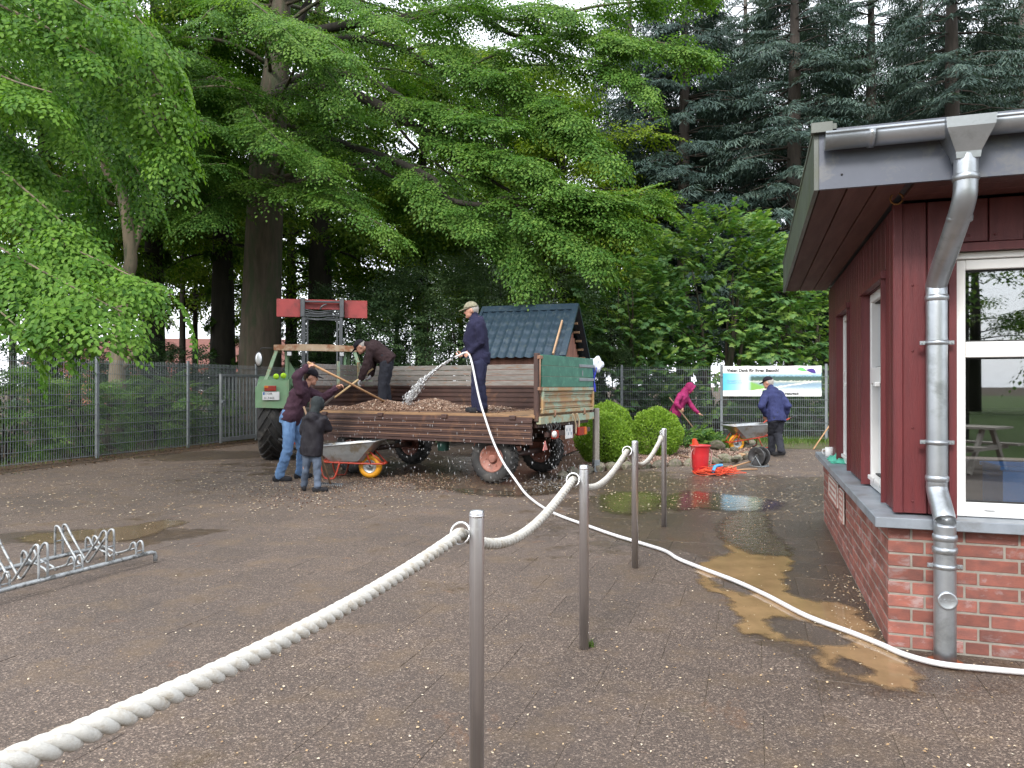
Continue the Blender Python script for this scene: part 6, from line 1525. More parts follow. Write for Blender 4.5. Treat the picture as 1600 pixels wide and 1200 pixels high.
SHF = (np.array([(0, 0, 0), (.35, .11, .02), (1, 0, -.08), (.35, -.11, .02)]), np.array([(0, 1, 2), (0, 2, 3)]))
SHN = (np.array([(0, .10, 0), (0, -.10, 0), (.6, -.13, -.03), (.6, .13, -.03), (1, 0, -.10)]), np.array([(0, 1, 2), (0, 2, 3), (3, 2, 4)]))
def unit(a): return a / np.maximum(np.linalg.norm(a, axis=-1, keepdims=True), 1e-9)
def leaves(name, Pn, D, N, L, tint, shape, mat, parent=None, kind=None):
    tv, tf = shape; D = unit(D); S = unit(np.cross(N, D)); U = np.cross(D, S); n = len(Pn)
    V = Pn[:, None, :] + L[:, None, None] * (tv[None, :, 0:1] * D[:, None, :] + tv[None, :, 1:2] * S[:, None, :] + tv[None, :, 2:3] * U[:, None, :])
    F = (tf[None] + (np.arange(n) * len(tv))[:, None, None]).reshape(-1, tf.shape[1])
    return np_mesh(name, V.reshape(-1, 3), F, np.repeat(np.clip(tint, 0, 1), len(tv)), mat, parent, True, kind)
def spray_tpl(r, L=1.0, nside=7, leaf=.07, droop=.3, gap=.75, wide=.5):
    """flat fan of twigs with alternate leaves: x forward, y sideways, z up"""
    Pn, D, N, Ls = [], [], [], []
    def run(p0, ang, ln):
        n = max(2, int(ln / (leaf * gap))); c, s = math.cos(ang), math.sin(ang)
        for k in range(n + 1):
            u = (k + .4) / (n + .4) * ln; x, y = p0[0] + c * u, p0[1] + s * u; a = ang + (1 if k % 2 else -1) * r.uniform(.6, 1.1) * (0 if k == n else 1)
            q = x / L; z = -droop * L * q * q - .10 * abs(y) + r.uniform(-.02, .02) * L
            Pn.append((x, y, z)); D.append((math.cos(a), math.sin(a), -.30 - droop * q * .9 + r.uniform(-.25, .15))); N.append((r.uniform(-.3, .3) + .25 * droop * q, r.uniform(-.35, .35), 1)); Ls.append(leaf * r.uniform(.7, 1.15))
    run((0.15 * L, 0), 0, .85 * L)
    for i in range(nside):
        t = .08 + .84 * i / nside
        for sg in (-1, 1): run((t * L + r.uniform(-.02, .02) * L, 0), sg * r.uniform(.7, 1.0), L * wide * (1.05 - t) * r.uniform(.75, 1.1) + .08 * L)
    return [np.array(a) for a in (Pn, D, N, Ls)]
def place(tpls, Pos, Fwd, roll, scale, r, tint0, tspread=.22):
    """copies the templates to many positions; returns leaf arrays"""
    out = [[], [], [], [], []]; n = len(Pos); idx = r.integers(0, len(tpls), n)
    up = np.array([0, 0, 1.0]); Fw = unit(Fwd); S = unit(np.cross(up[None], Fw) + 1e-6); U = np.cross(Fw, S); c, s = np.cos(roll)[:, None], np.sin(roll)[:, None]
    S2 = S * c + U * s; U2 = U * c - S * s; R = np.stack([Fw, S2, U2], 2)
    for t, (tp, td, tn, tl) in enumerate(tpls):
        m = np.where(idx == t)[0]
        if not len(m): continue
        for a, arr in ((1, td), (2, tn)): out[a].append(np.einsum('mij,kj->mki', R[m], arr).reshape(-1, 3))
        out[0].append((Pos[m][:, None, :] + scale[m][:, None, None] * np.einsum('mij,kj->mki', R[m], tp)).reshape(-1, 3)); out[3].append((np.ones((len(m), 1)) * scale[m][:, None] ** .35 * tl[None]).ravel())
        out[4].append((tint0[m][:, None] + r.normal(0, tspread, (len(m), len(tl)))).ravel())
    return [np.concatenate(a) for a in out]
def bough_curve(a, b, r, sag=.0, lift=.0, n=10, wob=.12):
    a, b = np.array(a, float), np.array(b, float); L = np.linalg.norm(b - a); o1, o2 = r.normal(0, wob * L * .25, 3), r.normal(0, wob * L * .25, 3); pts = []
    for k in range(n + 1):
        u = k / n; p = a + (b - a) * u + o1 * math.sin(u * math.pi) + o2 * .5 * math.sin(2 * u * math.pi); p[2] += lift * L * math.sin(u * math.pi) - sag * L * u * u; pts.append(p)
    return np.array(pts)
def thin(o):
    """leaves far outside the picture are kept sparsely (they only cast shade)"""
    q = o[0]; y = np.maximum(q[:, 1], .5); px = 800 + q[:, 0] / y * FPX; py = HOR - (q[:, 2] - CAMH) / y * FPX
    inn = (q[:, 1] > 1) & (px > -180) & (px < 1780) & (py > -200); k = inn | (vr.random(len(q)) < .16)
    o = [a[k] for a in o]; o[3] = np.where(inn[k], o[3], o[3] * 2.0); return o
class Tree:
    def __init__(s, name, label, cat, base, group=None):
        s.t = thing(name, label, cat, base, 0, group); s.wood = MB(); s.out = [[], [], [], [], []]; s.base = Vector(base)
    def limb(s, pts, r0, r1, seg=7):
        pts = [Vector(tuple(p)) for p in pts]; n = len(pts); s.wood.tube(pts, [r0 + (r1 - r0) * k / (n - 1) for k in range(n)], seg)
    def bough(s, pts, tpls, n, r, size=(.8, 1.3), t0=.2, tint=.5, pitch=-.12, r0=.05, side=1.0, tvar=.18, wood=True, hang=0.0):
        """sprays on both sides along a bough"""
        pts = np.array([tuple(p) for p in pts]); m = len(pts) - 1
        if wood: s.limb(pts, r0, .008, 5)
        u = t0 + (1 - t0) * r.uniform(0, 1, n) ** .8; f = np.clip(u * m, 0, m - 1e-6); i = f.astype(int); w = (f - i)[:, None]
        Pos = pts[i] * (1 - w) + pts[i + 1] * w; T = unit(pts[i + 1] - pts[i]); S = unit(np.cross(T, np.array([0, 0, 1.0]))); sg = np.where(r.random(n) < .5, -1, 1)[:, None]
        a = r.uniform(.15, 1.15, n)[:, None] * side; Fw = T * np.cos(a) + S * sg * np.sin(a); Fw[:, 2] += pitch + r.normal(0, .12, n) - hang
        sc = r.uniform(size[0], size[1], n) * (1.15 - .35 * u); Pos = Pos + r.normal(0, .06, (n, 3))
        o = place(tpls, Pos, Fw, r.normal(0, .22, n), sc, r, tint + r.normal(0, tvar, n))
        for k in range(5): s.out[k].append(o[k])
    def finish(s, shape, lmat, bark, wood=True, prune=True):
        if wood: s.wood.build("trunk", bark, s.t, True)
        o = [np.concatenate(a) for a in s.out]; o = thin(o) if prune else o; leaves("crown", *o, shape, lmat, s.t, "stuff"); s.o = o; return s
def again(tree, label, x, y, rot, sc, z=-.07):
    c = copy_tree(tree.t); c["label"] = label; c.matrix_basis = Matrix.Translation((x, y, z)) @ Matrix.Rotation(rot, 4, 'Z') @ Matrix.Diagonal((sc[0], sc[0], sc[1], 1)); return c
def at_px(px, d): return (px - 800) / FPX * d, d
TB = [spray_tpl(vr, 1.0, 6, .085, d_, .85, .5) for d_ in (.10, .18, .28, .4)]            # middle distance beech fans
TN = [spray_tpl(vr, .8, 6, .072, d_, .72, .5) for d_ in (.25, .4, .55, .7)]             # near drooping beech
TW = [spray_tpl(vr, 1.5, 4, .15, d_, 1.1, .5) for d_ in (.1, .25, .4)]                  # far wood
# ---- the great beech behind the gate
base = Vector((-7.5, 21.6, -.05)); bt = Tree("beech_tree", "huge old beech with thick furrowed trunk behind the gate and tractor", "tree", base)
tk = [base + Vector((0, 0, -.05)), base + Vector((0, 0, .25)), base + Vector((.02, 0, 1.0)), base + Vector((.05, 0, 2.5)), base + Vector((.12, 0, 5)), base + Vector((.25, 0, 8)), base + Vector((.4, .1, 10)), base + Vector((.6, .2, 13)), base + Vector((.6, .4, 17))]
bt.wood.tube(catmull(tk, 5), np.interp(np.arange(41), [0, 5, 10, 15, 20, 25, 30, 35, 40], [.95, .78, .66, .60, .54, .50, .42, .26, .12]), 18)
for k in range(7):
    a = k * .9 + .3; bt.wood.tube([base + Vector((.45 * math.cos(a), .45 * math.sin(a), .9)), base + Vector((.75 * math.cos(a), .75 * math.sin(a), .25)), base + Vector((1.15 * math.cos(a), 1.15 * math.sin(a), -.06))], [.16, .2, .1], 8)
def pl(*q): return [tuple(P(*w)) for w in q]
LIMBS = [(pl((425, 150, 21.5), (480, 135, 20.6), (546, 146, 19.4), (602, 169, 18.4), (644, 195, 17.7), (674, 216, 17.3), (700, 229, 17.0), (722, 259, 16.7), (749, 272, 16.5), (800, 300, 16.2)), .24, .05),
         (pl((415, 230, 21.5), (460, 212, 20.4), (505, 217, 19.5), (569, 236, 18.4), (625, 255, 17.5), (677, 281, 16.8), (700, 311, 16.5), (756, 320, 16.2), (790, 309, 16.0), (850, 315, 15.8), (930, 322, 15.8)), .20, .03),
         (pl((430, 140, 21.5), (490, 112, 20.2), (546, 116, 19.0), (587, 129, 18.2), (625, 150, 17.7), (644, 169, 17.4), (676, 180, 17.2)), .15, .07),
         (pl((440, 60, 21.5), (530, 40, 20.6), (632, 26, 19.8), (722, 11, 19.2), (760, 30, 18.8), (809, 56, 18.4), (884, 54, 18.0), (960, 80, 18)), .20, .03),
         (pl((440, 90, 21.5), (500, 62, 20.6), (561, 60, 19.8), (632, 79, 19.0), (700, 116, 18.3), (756, 135, 17.9), (830, 170, 17.6)), .16, .03),
         (pl((420, 150, 21.5), (385, 150, 21.2), (350, 115, 20.8), (310, 85, 20.4), (250, 40, 20)), .26, .10),
         (pl((430, 130, 21.6), (455, 60, 21.8), (500, -40, 22)), .28, .12), (pl((600, 165, 18.4), (640, 220, 17.9), (690, 262, 17.4), (720, 290, 17.2)), .07, .02), (pl((569, 236, 18.4), (600, 270, 18), (660, 290, 17.6), (705, 292, 17.4)), .08, .02),
         (pl((674, 216, 17.3), (690, 205, 17.2), (712, 196, 17.1), (760, 210, 17)), .05, .015)]
limb_mb = MB()
for pts, r0, r1 in LIMBS: q = catmull(pts, 4); limb_mb.tube(q, np.linspace(r0 * .72, r1 * .6, len(q)), 9)
limb_mb.build("limbs", BARKD, bt.t, True)
for i_, n_ in ((0, 55), (1, 60), (3, 35), (4, 35), (5, 60), (2, 20)): bt.bough(LIMBS[i_][0], TB, n_, vr, (.6, 1.1), .05, .6, wood=False)
# hero boughs of the beech seen against the dark wood (start, end, number of fans, tint)
for (a, b, n, ti, sag, lift) in [((380, 300, 19.5), (608, 350, 15.4), 70, .74, .02, .06), ((420, 270, 19), (520, 300, 16), 40, .64, .02, .05), ((360, 190, 20), (505, 235, 15.8), 70, .62, .04, .05), ((330, 120, 19.5), (450, 215, 15.5), 60, .55, .04, .05),
                          ((350, 30, 20), (560, 85, 15.2), 85, .75, .03, .05), ((330, -20, 20), (470, 60, 15.0), 70, .72, .02, .05), ((420, 60, 20), (540, 135, 16), 55, .6, .04, .04), ((480, -30, 20), (620, 30, 16), 60, .6, .02, .04),
                          ((600, 165, 18.4), (800, 190, 16), 90, .52, .0, .03), ((640, 195, 17.7), (840, 250, 15.6), 100, .56, .02, .04), ((700, 230, 17), (900, 290, 15.2), 105, .6, .02, .03), ((625, 255, 17.5), (760, 350, 15.8), 95, .5, .03, .03), ((756, 320, 16.2), (985, 345, 15.0), 110, .62, .02, .03),
                          ((790, 309, 16), (930, 390, 15), 95, .6, .03, .03), ((850, 315, 15.8), (1010, 300, 15), 60, .6, .02, .02), ((632, 79, 19), (800, 110, 16.6), 60, .55, .01, .03), ((722, 11, 19.2), (900, 20, 16.5), 70, .55, .01, .03), ((760, 30, 18.8), (985, 60, 16.2), 80, .6, .01, .03), ((809, 56, 18.4), (1010, 130, 16), 75, .6, .02, .03), ((884, 54, 18), (1090, 75, 16.2), 70, .6, .02, .03),
                          ((756, 135, 17.9), (900, 180, 16), 90, .58, .02, .03), ((830, 170, 17.6), (960, 240, 15.6), 90, .6, .03, .03), ((700, 116, 18.3), (850, 60, 16.6), 45, .55, .0, .03), ((560, 60, 19.8), (740, -10, 17), 55, .5, .0, .03), ((860, 30, 18), (1080, -15, 16.5), 60, .55, .0, .02),
                          ((310, 85, 20.4), (180, 150, 16), 50, .45, .04, .05), ((350, 115, 20.8), (270, 260, 16.5), 55, .45, .06, .05), ((380, 300, 20), (300, 330, 16.5), 50, .5, .04, .05), ((500, 280, 19), (560, 310, 17), 30, .5, .03, .03), ((800, 330, 16.5), (830, 420, 15.6), 60, .6, .03, .02)]:
    bt.bough(bough_curve(P(*a), P(*b), vr, sag, lift), TB, n, vr, (.75, 1.25), .12, ti)
# random boughs that fill the rest of the crown
for k in range(52):
    z0 = vr.uniform(6.5, 15); az = vr.uniform(-math.pi, math.pi); ln = vr.uniform(4.5, 8.5) * (1 if z0 < 13 else .75); a = base + Vector((.3, .1, z0))
    if -2.6 < az < -.5 and z0 < 9: ln *= .75
    b = a + Vector((math.cos(az) * ln, math.sin(az) * ln, vr.uniform(-1.6, 1.2)))
    if b.z < 5.2: b.z = 5.2 + vr.uniform(0, 1.2)
    bt.bough(bough_curve(a, b, vr, .05, .10), TB, int(ln * 5.2), vr, (.85, 1.5), .22, .45, r0=.07)
bt.finish(SH4, L_BEECH, BARK)
# ---- the beech whose boughs hang into the picture at the left
base = Vector((-10.3, 11.6, -.05)); nt = Tree("beech_tree", "young beech with bright drooping boughs reaching over the left fence", "tree", base)
nt.wood.tube(catmull([base, base + Vector((0, 0, 2)), base + Vector((.2, -.1, 5)), base + Vector((.3, -.2, 9)), base + Vector((.3, -.2, 13))], 4), np.linspace(.24, .07, 17), 12)
NB_ = [((-230, 270, 9.8), (268, 430, 8.2), 44, .75), ((-260, 300, 9.5), (190, 455, 7.6), 46, .72), ((-250, 380, 9), (120, 475, 7.4), 34, .58), ((-260, 430, 8.6), (40, 500, 7.2), 22, .5), ((-240, 215, 10), (125, 350, 8.6), 34, .72),
       ((-160, 20, 11), (165, 235, 9.4), 44, .58), ((-120, -40, 11), (262, 200, 9.2), 50, .6), ((-60, -90, 11), (275, 140, 9.0), 50, .68), ((-20, -150, 11), (266, 65, 9), 46, .74), ((-200, 40, 10), (80, 120, 8.2), 38, .68), ((-200, -20, 10), (150, 60, 8.4), 40, .6), ((-100, -120, 10), (170, 10, 8.4), 40, .72), ((0, -60, 12), (240, 290, 10.8), 44, .42), ((-160, 120, 11), (60, 250, 10), 40, .45), ((-60, 60, 12), (150, 300, 10.8), 26, .4)]
for a, b, n, ti in NB_: nt.bough(bough_curve(P(*a), P(*b), vr, .04, .06), TN, n, vr, (.7, 1.2), .22, ti, hang=.05, pitch=-.08, side=.85, r0=.03)
for k in range(8):
    z0 = vr.uniform(6.5, 11); az = vr.uniform(-.6, 1.3); ln = vr.uniform(2.5, 4.2); a = base + Vector((.2, -.1, z0)); b = a + Vector((math.cos(az) * ln, math.sin(az) * ln, vr.uniform(-.4, .8)))
    nt.bough(bough_curve(a, b, vr, .05, .08), TN, 22, vr, (.8, 1.4), .25, .45, hang=.08)
nt.finish(SH6, L_NEAR, BARKP)
# the 300 leaves that show largest become pieces of their own
Pn, D_, N_, Ls, Ti = nt.o
px = 800 + Pn[:, 0] / Pn[:, 1] * FPX; py = HOR - (Pn[:, 2] - CAMH) / Pn[:, 1] * FPX
vis = (Pn[:, 1] > 4) & (px > 5) & (px < 1590) & (py > 5) & (py < 640)
order = np.argsort(np.where(vis, Pn[:, 1] / Ls, 1e9))[:300]
keep = np.ones(len(Pn), bool); keep[order] = False
old = [c for c in nt.t.children if c.name.startswith("crown")][0]; bpy.data.objects.remove(old)
leaves("crown", Pn[keep], D_[keep], N_[keep], Ls[keep], Ti[keep], SH6, L_NEAR, nt.t, "stuff")
lm = []
for k in range(5):
    me = bpy.data.meshes.new("leaf"); me.from_pydata([tuple(v) for v in SH6[0]], [], [tuple(f) for f in SH6[1]]); at = me.attributes.new("tint", 'FLOAT', 'POINT'); at.data.foreach_set('value', [.3 + .15 * k] * 6); me.materials.append(L_NEAR); lm.append(me)
inv = nt.t.matrix_basis.inverted()
for i in order:
    dd = Vector(D_[i]).normalized(); ss = Vector(np.cross(N_[i], D_[i])).normalized(); uu = dd.cross(ss); M = Matrix((dd, ss, uu)).transposed().to_4x4(); M.translation = Vector(Pn[i])
    o = bpy.data.objects.new("leaf", lm[int(np.clip((Ti[i] - .2) / .15, 0, 4))]); COL.objects.link(o); o.parent = nt.t; o.matrix_basis = inv @ M @ Matrix.Scale(float(Ls[i]), 4)
# ---- slim pale tree behind the left fence
base = Vector((-9.1, 17.0, -.05)); st_ = Tree("slim_tree", "slim pale-barked tree with a knot standing close behind the left fence", "tree", base)
st_.wood.tube(catmull([P(178, 700, 16.6), P(182, 620, 16.6), P(186, 545, 16.6), P(197, 440, 16.7), P(204, 400, 16.8), P(190, 300, 17), P(165, 260, 17), P(150, 150, 17)], 5), np.linspace(.20, .09, 36), 12)
st_.wood.tube(catmull([P(190, 575, 16.6), P(204, 560, 16.6), P(208, 552, 16.5)], 3), np.linspace(.10, .05, 7), 8); st_.wood.tube(catmull([P(204, 400, 16.8), P(225, 330, 17.2), P(240, 220, 17.6)], 4), np.linspace(.10, .05, 9), 8)
for k in range(22):
    a = P(vr.uniform(150, 235), vr.uniform(100, 330), 17); az = vr.uniform(-3.1, 3.1); ln = vr.uniform(1.6, 3.4); st_.bough(bough_curve(a, a + Vector((math.cos(az) * ln, math.sin(az) * ln, vr.uniform(-.5, .6))), vr, .06, .08), TB, 22, vr, (.7, 1.1), .2, .38)
st_.finish(SH4, L_BEECH, BARKP)
# ---- darker trees deeper in the wood
def wood_tree(px, d, h, r, label, crown_z, spread, nb, tint, mat=L_WOOD, tpl=TW, bark=BARKD, per=24, name="forest_tree", lean=0, ivy=0):
    b = Vector(((px - 800) / FPX * d, d, -.07)); t = Tree(name, label, "tree", b, "trees of the wood behind the fence")
    t.wood.tube(catmull([b, b + Vector((lean * .2, 0, h * .3)), b + Vector((lean * .6, 0, h * .6)), b + Vector((lean, 0, h))], 4), np.linspace(r * 1.15, r * .3, 13), 10)
    for k in range(nb):
        z0 = vr.uniform(crown_z, h); az = vr.uniform(-math.pi, math.pi); ln = spread * vr.uniform(.55, 1.1); a = b + Vector((lean * z0 / h, 0, z0)); e = a + Vector((math.cos(az) * ln, math.sin(az) * ln, vr.uniform(-1.2, .9)))
        if e.y < 18.5 and e.z < 4: continue
        t.bough(bough_curve(a, e, vr, .05, .08), tpl, per, vr, (.75, 1.25), .2, tint + vr.normal(0, .12), r0=.06)
    for k in range(ivy):
        z0 = vr.uniform(.2, crown_z + 1.5); az = vr.uniform(-3.1, 3.1); q = b + Vector((math.cos(az) * (r + .02), math.sin(az) * (r + .02), z0)); t.bough([q, q + Vector((math.cos(az) * .1, math.sin(az) * .1, -.3))], TB, 3, vr, (.18, .3), 0, .15, wood=False)
    return t.finish(SH4, mat, bark, prune=False)
W1 = wood_tree(500, 26, 16, .50, "dark trunk deep in the wood behind the tractor's loader", 6, 5, 40, .38, ivy=60)
for px, d, lb, rot, sc in [(348, 25, "dark ivy-grown trunk left of the great beech", 2.1, (.86, .95)), (240, 24, "dark trunk behind the slim pale tree", 4.0, (.75, .9)), (70, 22, "forest tree behind the fence at the far left", 1.0, (.7, .88)), (-60, 17.5, "forest tree behind the fence, mostly beyond the left edge", 5.1, (.6, .8))]:
    again(W1, lb, *at_px(px, d), rot, sc)
W2 = wood_tree(660, 29, 15, .30, "forest tree with lighter green leaves above the bending man", 4.6, 5, 44, .64, ivy=40)
again(W2, "ivy-grown trunk in the wood above the man with the hose", *at_px(785, 27), 2.4, (1.0, .93)); again(W2, "forest tree deep behind the hut roof", *at_px(850, 33), 4.4, (1.05, 1.0)); again(W2, "lighter green forest tree deep between the great beech and the loader", *at_px(455, 33), 1.3, (1.0, .95))
wood_tree(880, 28, 11, .22, "yellow-green young tree in the wood right of the hut roof", 2.8, 4.0, 38, .92)
T1 = wood_tree(285, 30, 13, .14, "thin distant forest tree just left of the dark ivy-grown trunk", 5.5, 4.2, 20, .6, per=22)
for k, (px, d, lb) in enumerate([(305, 33, "between ivy-grown trunk and slim tree"), (120, 31, "left of the slim pale tree"), (560, 35, "behind the raised red loader board"), (20, 29, "at the left edge of the picture"), (150, 38, "far behind the slim pale tree"), (380, 37, "far behind the great beech"), (620, 38, "far behind the bending man"), (720, 36, "far behind the man with the hose"), (940, 38, "between the hut roof and the firs")]):
    again(T1, "thin distant forest tree " + lb, *at_px(px, d), k * 1.7 + .6, (1 + .1 * (k % 3), .88 + .08 * (k % 4)))
# ---- shrubs: holly behind the trailer, undergrowth behind the fence, maple behind the back fence
def shrub(name, label, c, rx, ry, h, n, tpl, shape, mat, tint, size=(.5, .9), stems=6, bark=BARKD, group=None, z0=.1, prune=True):
    t = Tree(name, label, "shrub", (c[0], c[1], -.05), group); c = Vector((c[0], c[1], 0))
    for k in range(stems):
        a = vr.uniform(0, 6.28); q = vr.uniform(.2, .75); t.limb(bough_curve(c + Vector((.1 * math.cos(a), .1 * math.sin(a), -.05)), c + Vector((rx * q * math.cos(a), ry * q * math.sin(a), h * vr.uniform(.55, .92))), vr, 0, .0, 7), .05 * h / 3, .01, 5)
    az, w, zz = vr.uniform(0, 2 * math.pi, n), vr.uniform(.55, 1.0, n) ** .6, vr.uniform(z0, 1, n)
    prof = np.sqrt(np.clip(1 - ((zz - .38) / .66) ** 2, .03, 1)) * (1 + .16 * np.sin(az * 3 + zz * 5) + .1 * np.sin(az * 7 + zz * 11))
    Pos = np.stack([c.x + rx * prof * w * np.cos(az), c.y + ry * prof * w * np.sin(az), zz * h], 1); Fw = np.stack([np.cos(az), np.sin(az), vr.normal(.15, .35, n) + (zz - .5) * .9], 1)
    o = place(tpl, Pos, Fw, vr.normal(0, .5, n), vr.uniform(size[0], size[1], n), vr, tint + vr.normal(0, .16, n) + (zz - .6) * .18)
    for k in range(5): t.out[k].append(o[k])
    return t.finish(shape, mat, bark, prune=prune)
TH = [spray_tpl(vr, .8, 5, .085, d_, 1.15, .5) for d_ in (.05, .15, .3)]
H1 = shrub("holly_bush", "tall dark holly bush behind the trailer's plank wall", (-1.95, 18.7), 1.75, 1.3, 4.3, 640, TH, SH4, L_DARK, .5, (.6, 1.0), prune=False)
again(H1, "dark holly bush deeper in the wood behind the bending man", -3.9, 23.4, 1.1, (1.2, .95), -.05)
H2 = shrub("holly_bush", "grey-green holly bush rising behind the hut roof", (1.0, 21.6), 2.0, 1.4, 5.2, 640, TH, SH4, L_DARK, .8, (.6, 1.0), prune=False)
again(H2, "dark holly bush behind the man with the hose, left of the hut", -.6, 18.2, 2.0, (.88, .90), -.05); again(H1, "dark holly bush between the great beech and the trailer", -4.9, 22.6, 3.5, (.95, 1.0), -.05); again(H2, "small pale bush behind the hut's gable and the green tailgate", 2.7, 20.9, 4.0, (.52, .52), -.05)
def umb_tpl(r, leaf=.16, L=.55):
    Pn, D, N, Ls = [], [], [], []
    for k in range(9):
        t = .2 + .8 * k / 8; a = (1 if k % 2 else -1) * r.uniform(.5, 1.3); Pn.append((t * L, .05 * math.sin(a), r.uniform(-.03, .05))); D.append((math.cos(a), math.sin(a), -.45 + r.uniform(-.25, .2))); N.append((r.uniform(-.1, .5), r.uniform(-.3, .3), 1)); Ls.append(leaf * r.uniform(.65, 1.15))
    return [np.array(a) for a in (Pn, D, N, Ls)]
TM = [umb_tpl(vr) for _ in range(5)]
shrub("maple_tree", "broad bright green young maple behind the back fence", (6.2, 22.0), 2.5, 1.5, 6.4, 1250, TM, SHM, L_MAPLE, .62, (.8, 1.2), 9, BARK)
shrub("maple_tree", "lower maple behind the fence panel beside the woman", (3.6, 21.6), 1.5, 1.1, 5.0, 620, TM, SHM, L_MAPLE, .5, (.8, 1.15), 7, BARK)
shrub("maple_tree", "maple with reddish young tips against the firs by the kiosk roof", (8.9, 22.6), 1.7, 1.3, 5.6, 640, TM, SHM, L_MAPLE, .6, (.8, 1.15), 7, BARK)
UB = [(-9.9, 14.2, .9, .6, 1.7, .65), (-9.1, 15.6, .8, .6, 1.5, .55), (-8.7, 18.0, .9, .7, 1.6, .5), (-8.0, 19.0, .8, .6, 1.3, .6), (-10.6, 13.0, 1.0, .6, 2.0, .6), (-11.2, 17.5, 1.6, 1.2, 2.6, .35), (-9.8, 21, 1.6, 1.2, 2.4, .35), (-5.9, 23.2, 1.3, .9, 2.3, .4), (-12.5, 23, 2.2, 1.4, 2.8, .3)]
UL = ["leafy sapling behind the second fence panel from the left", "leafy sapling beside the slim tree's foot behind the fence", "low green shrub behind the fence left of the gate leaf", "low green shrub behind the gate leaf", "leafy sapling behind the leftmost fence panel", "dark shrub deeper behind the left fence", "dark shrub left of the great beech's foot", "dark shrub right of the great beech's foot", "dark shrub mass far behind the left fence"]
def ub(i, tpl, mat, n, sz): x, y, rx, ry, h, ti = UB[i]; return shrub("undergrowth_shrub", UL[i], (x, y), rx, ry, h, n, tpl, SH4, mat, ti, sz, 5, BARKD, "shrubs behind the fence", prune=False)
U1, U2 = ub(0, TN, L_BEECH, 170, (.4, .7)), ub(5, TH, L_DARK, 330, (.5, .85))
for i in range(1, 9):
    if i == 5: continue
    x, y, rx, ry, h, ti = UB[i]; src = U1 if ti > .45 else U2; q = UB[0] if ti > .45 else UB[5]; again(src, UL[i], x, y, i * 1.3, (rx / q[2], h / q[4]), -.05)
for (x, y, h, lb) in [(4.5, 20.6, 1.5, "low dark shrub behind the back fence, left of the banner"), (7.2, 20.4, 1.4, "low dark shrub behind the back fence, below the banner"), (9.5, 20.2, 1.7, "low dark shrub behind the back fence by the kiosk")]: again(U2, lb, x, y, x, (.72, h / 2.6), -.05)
# ---- firs at the right
def fir_tpl(r, L=1.6):
    """drooping fir branch with hanging side twigs"""
    Pn, D, N, Ls = [], [], [], []
    for i in range(10):
        t = .12 + .88 * i / 9
        for sg in (-1, 1):
            ln = L * .42 * (1.08 - t) * r.uniform(.7, 1.15) + .14; a = sg * r.uniform(.75, 1.1); m = max(2, int(ln / .125))
            for k in range(m):
                u = k / m * ln; Pn.append((t * L + math.cos(a) * u, math.sin(a) * u, -.16 * L * t * t - u * .42 + r.uniform(-.02, .02)))
                for_ = a + r.uniform(-.7, .7); D.append((math.cos(for_), math.sin(for_), -.5 + r.uniform(-.35, .3))); N.append((r.uniform(-.5, .5), r.uniform(-.5, .5), 1)); Ls.append(r.uniform(.15, .26))
    return [np.array(a) for a in (Pn, D, N, Ls)]
TF = [fir_tpl(vr) for _ in range(4)]
def fir(px, d, h, r, label, z0=3.2, dens=1.0, tint=.45, spread=3.6):
    b = Vector(((px - 800) / FPX * d, d, -.07)); t = Tree("fir_tree", label, "tree", b, "firs behind the kiosk")
    t.wood.tube([b, b + Vector((0, 0, h * .3)), b + Vector((.05, 0, h * .7)), b + Vector((.05, 0, h))], [r * 1.2, r, r * .7, .04], 12)
    Pos, Fw, sc = [], [], []
    z = z0
    while z < h:
        k = int(5 * dens)
        for j in range(k):
            a = vr.uniform(0, 6.28); ln = spread * (1 - (z / h) ** 1.6) * vr.uniform(.6, 1.1) + .4; e = b + Vector((math.cos(a) * ln, math.sin(a) * ln, z - ln * vr.uniform(.05, .25))); t.limb([b + Vector((0, 0, z)), (b + Vector((0, 0, z))).lerp(e, .5) + Vector((0, 0, .08 * ln)), e], .035, .01, 4)
            for u in (.35, .6, .85):
                if ln * u < .5: continue
                q = (b + Vector((0, 0, z + .05))).lerp(e, u)
                for w in range(2): Pos.append(tuple(q)); fa = a + vr.normal(0, .35); Fw.append((math.cos(fa), math.sin(fa), -.22 + vr.normal(0, .1))); sc.append(vr.uniform(.7, 1.15) * min(1, .4 + ln / 3))
        z += vr.uniform(.35, .6)
    n = len(Pos); o = place(TF, np.array(Pos), np.array(Fw), vr.normal(0, .25, n), np.array(sc), vr, tint + vr.normal(0, .16, n))
    for k in range(5): t.out[k].append(o[k])
    return t.finish(SHF, L_FIR, BARKF, prune=False)
F1 = fir(1240, 27, 19, .30, "tall fir with bare grey trunk above the kiosk's roof corner", 5, 1.2, .55)
F2 = fir(1360, 31, 21, .28, "dense fir between the two bare fir trunks", 3.6, 1.4, .5)
F3 = fir(1068, 29, 20, .26, "dark fir behind the maple, left of the bare-trunked fir", 3.6, 1.4, .35)
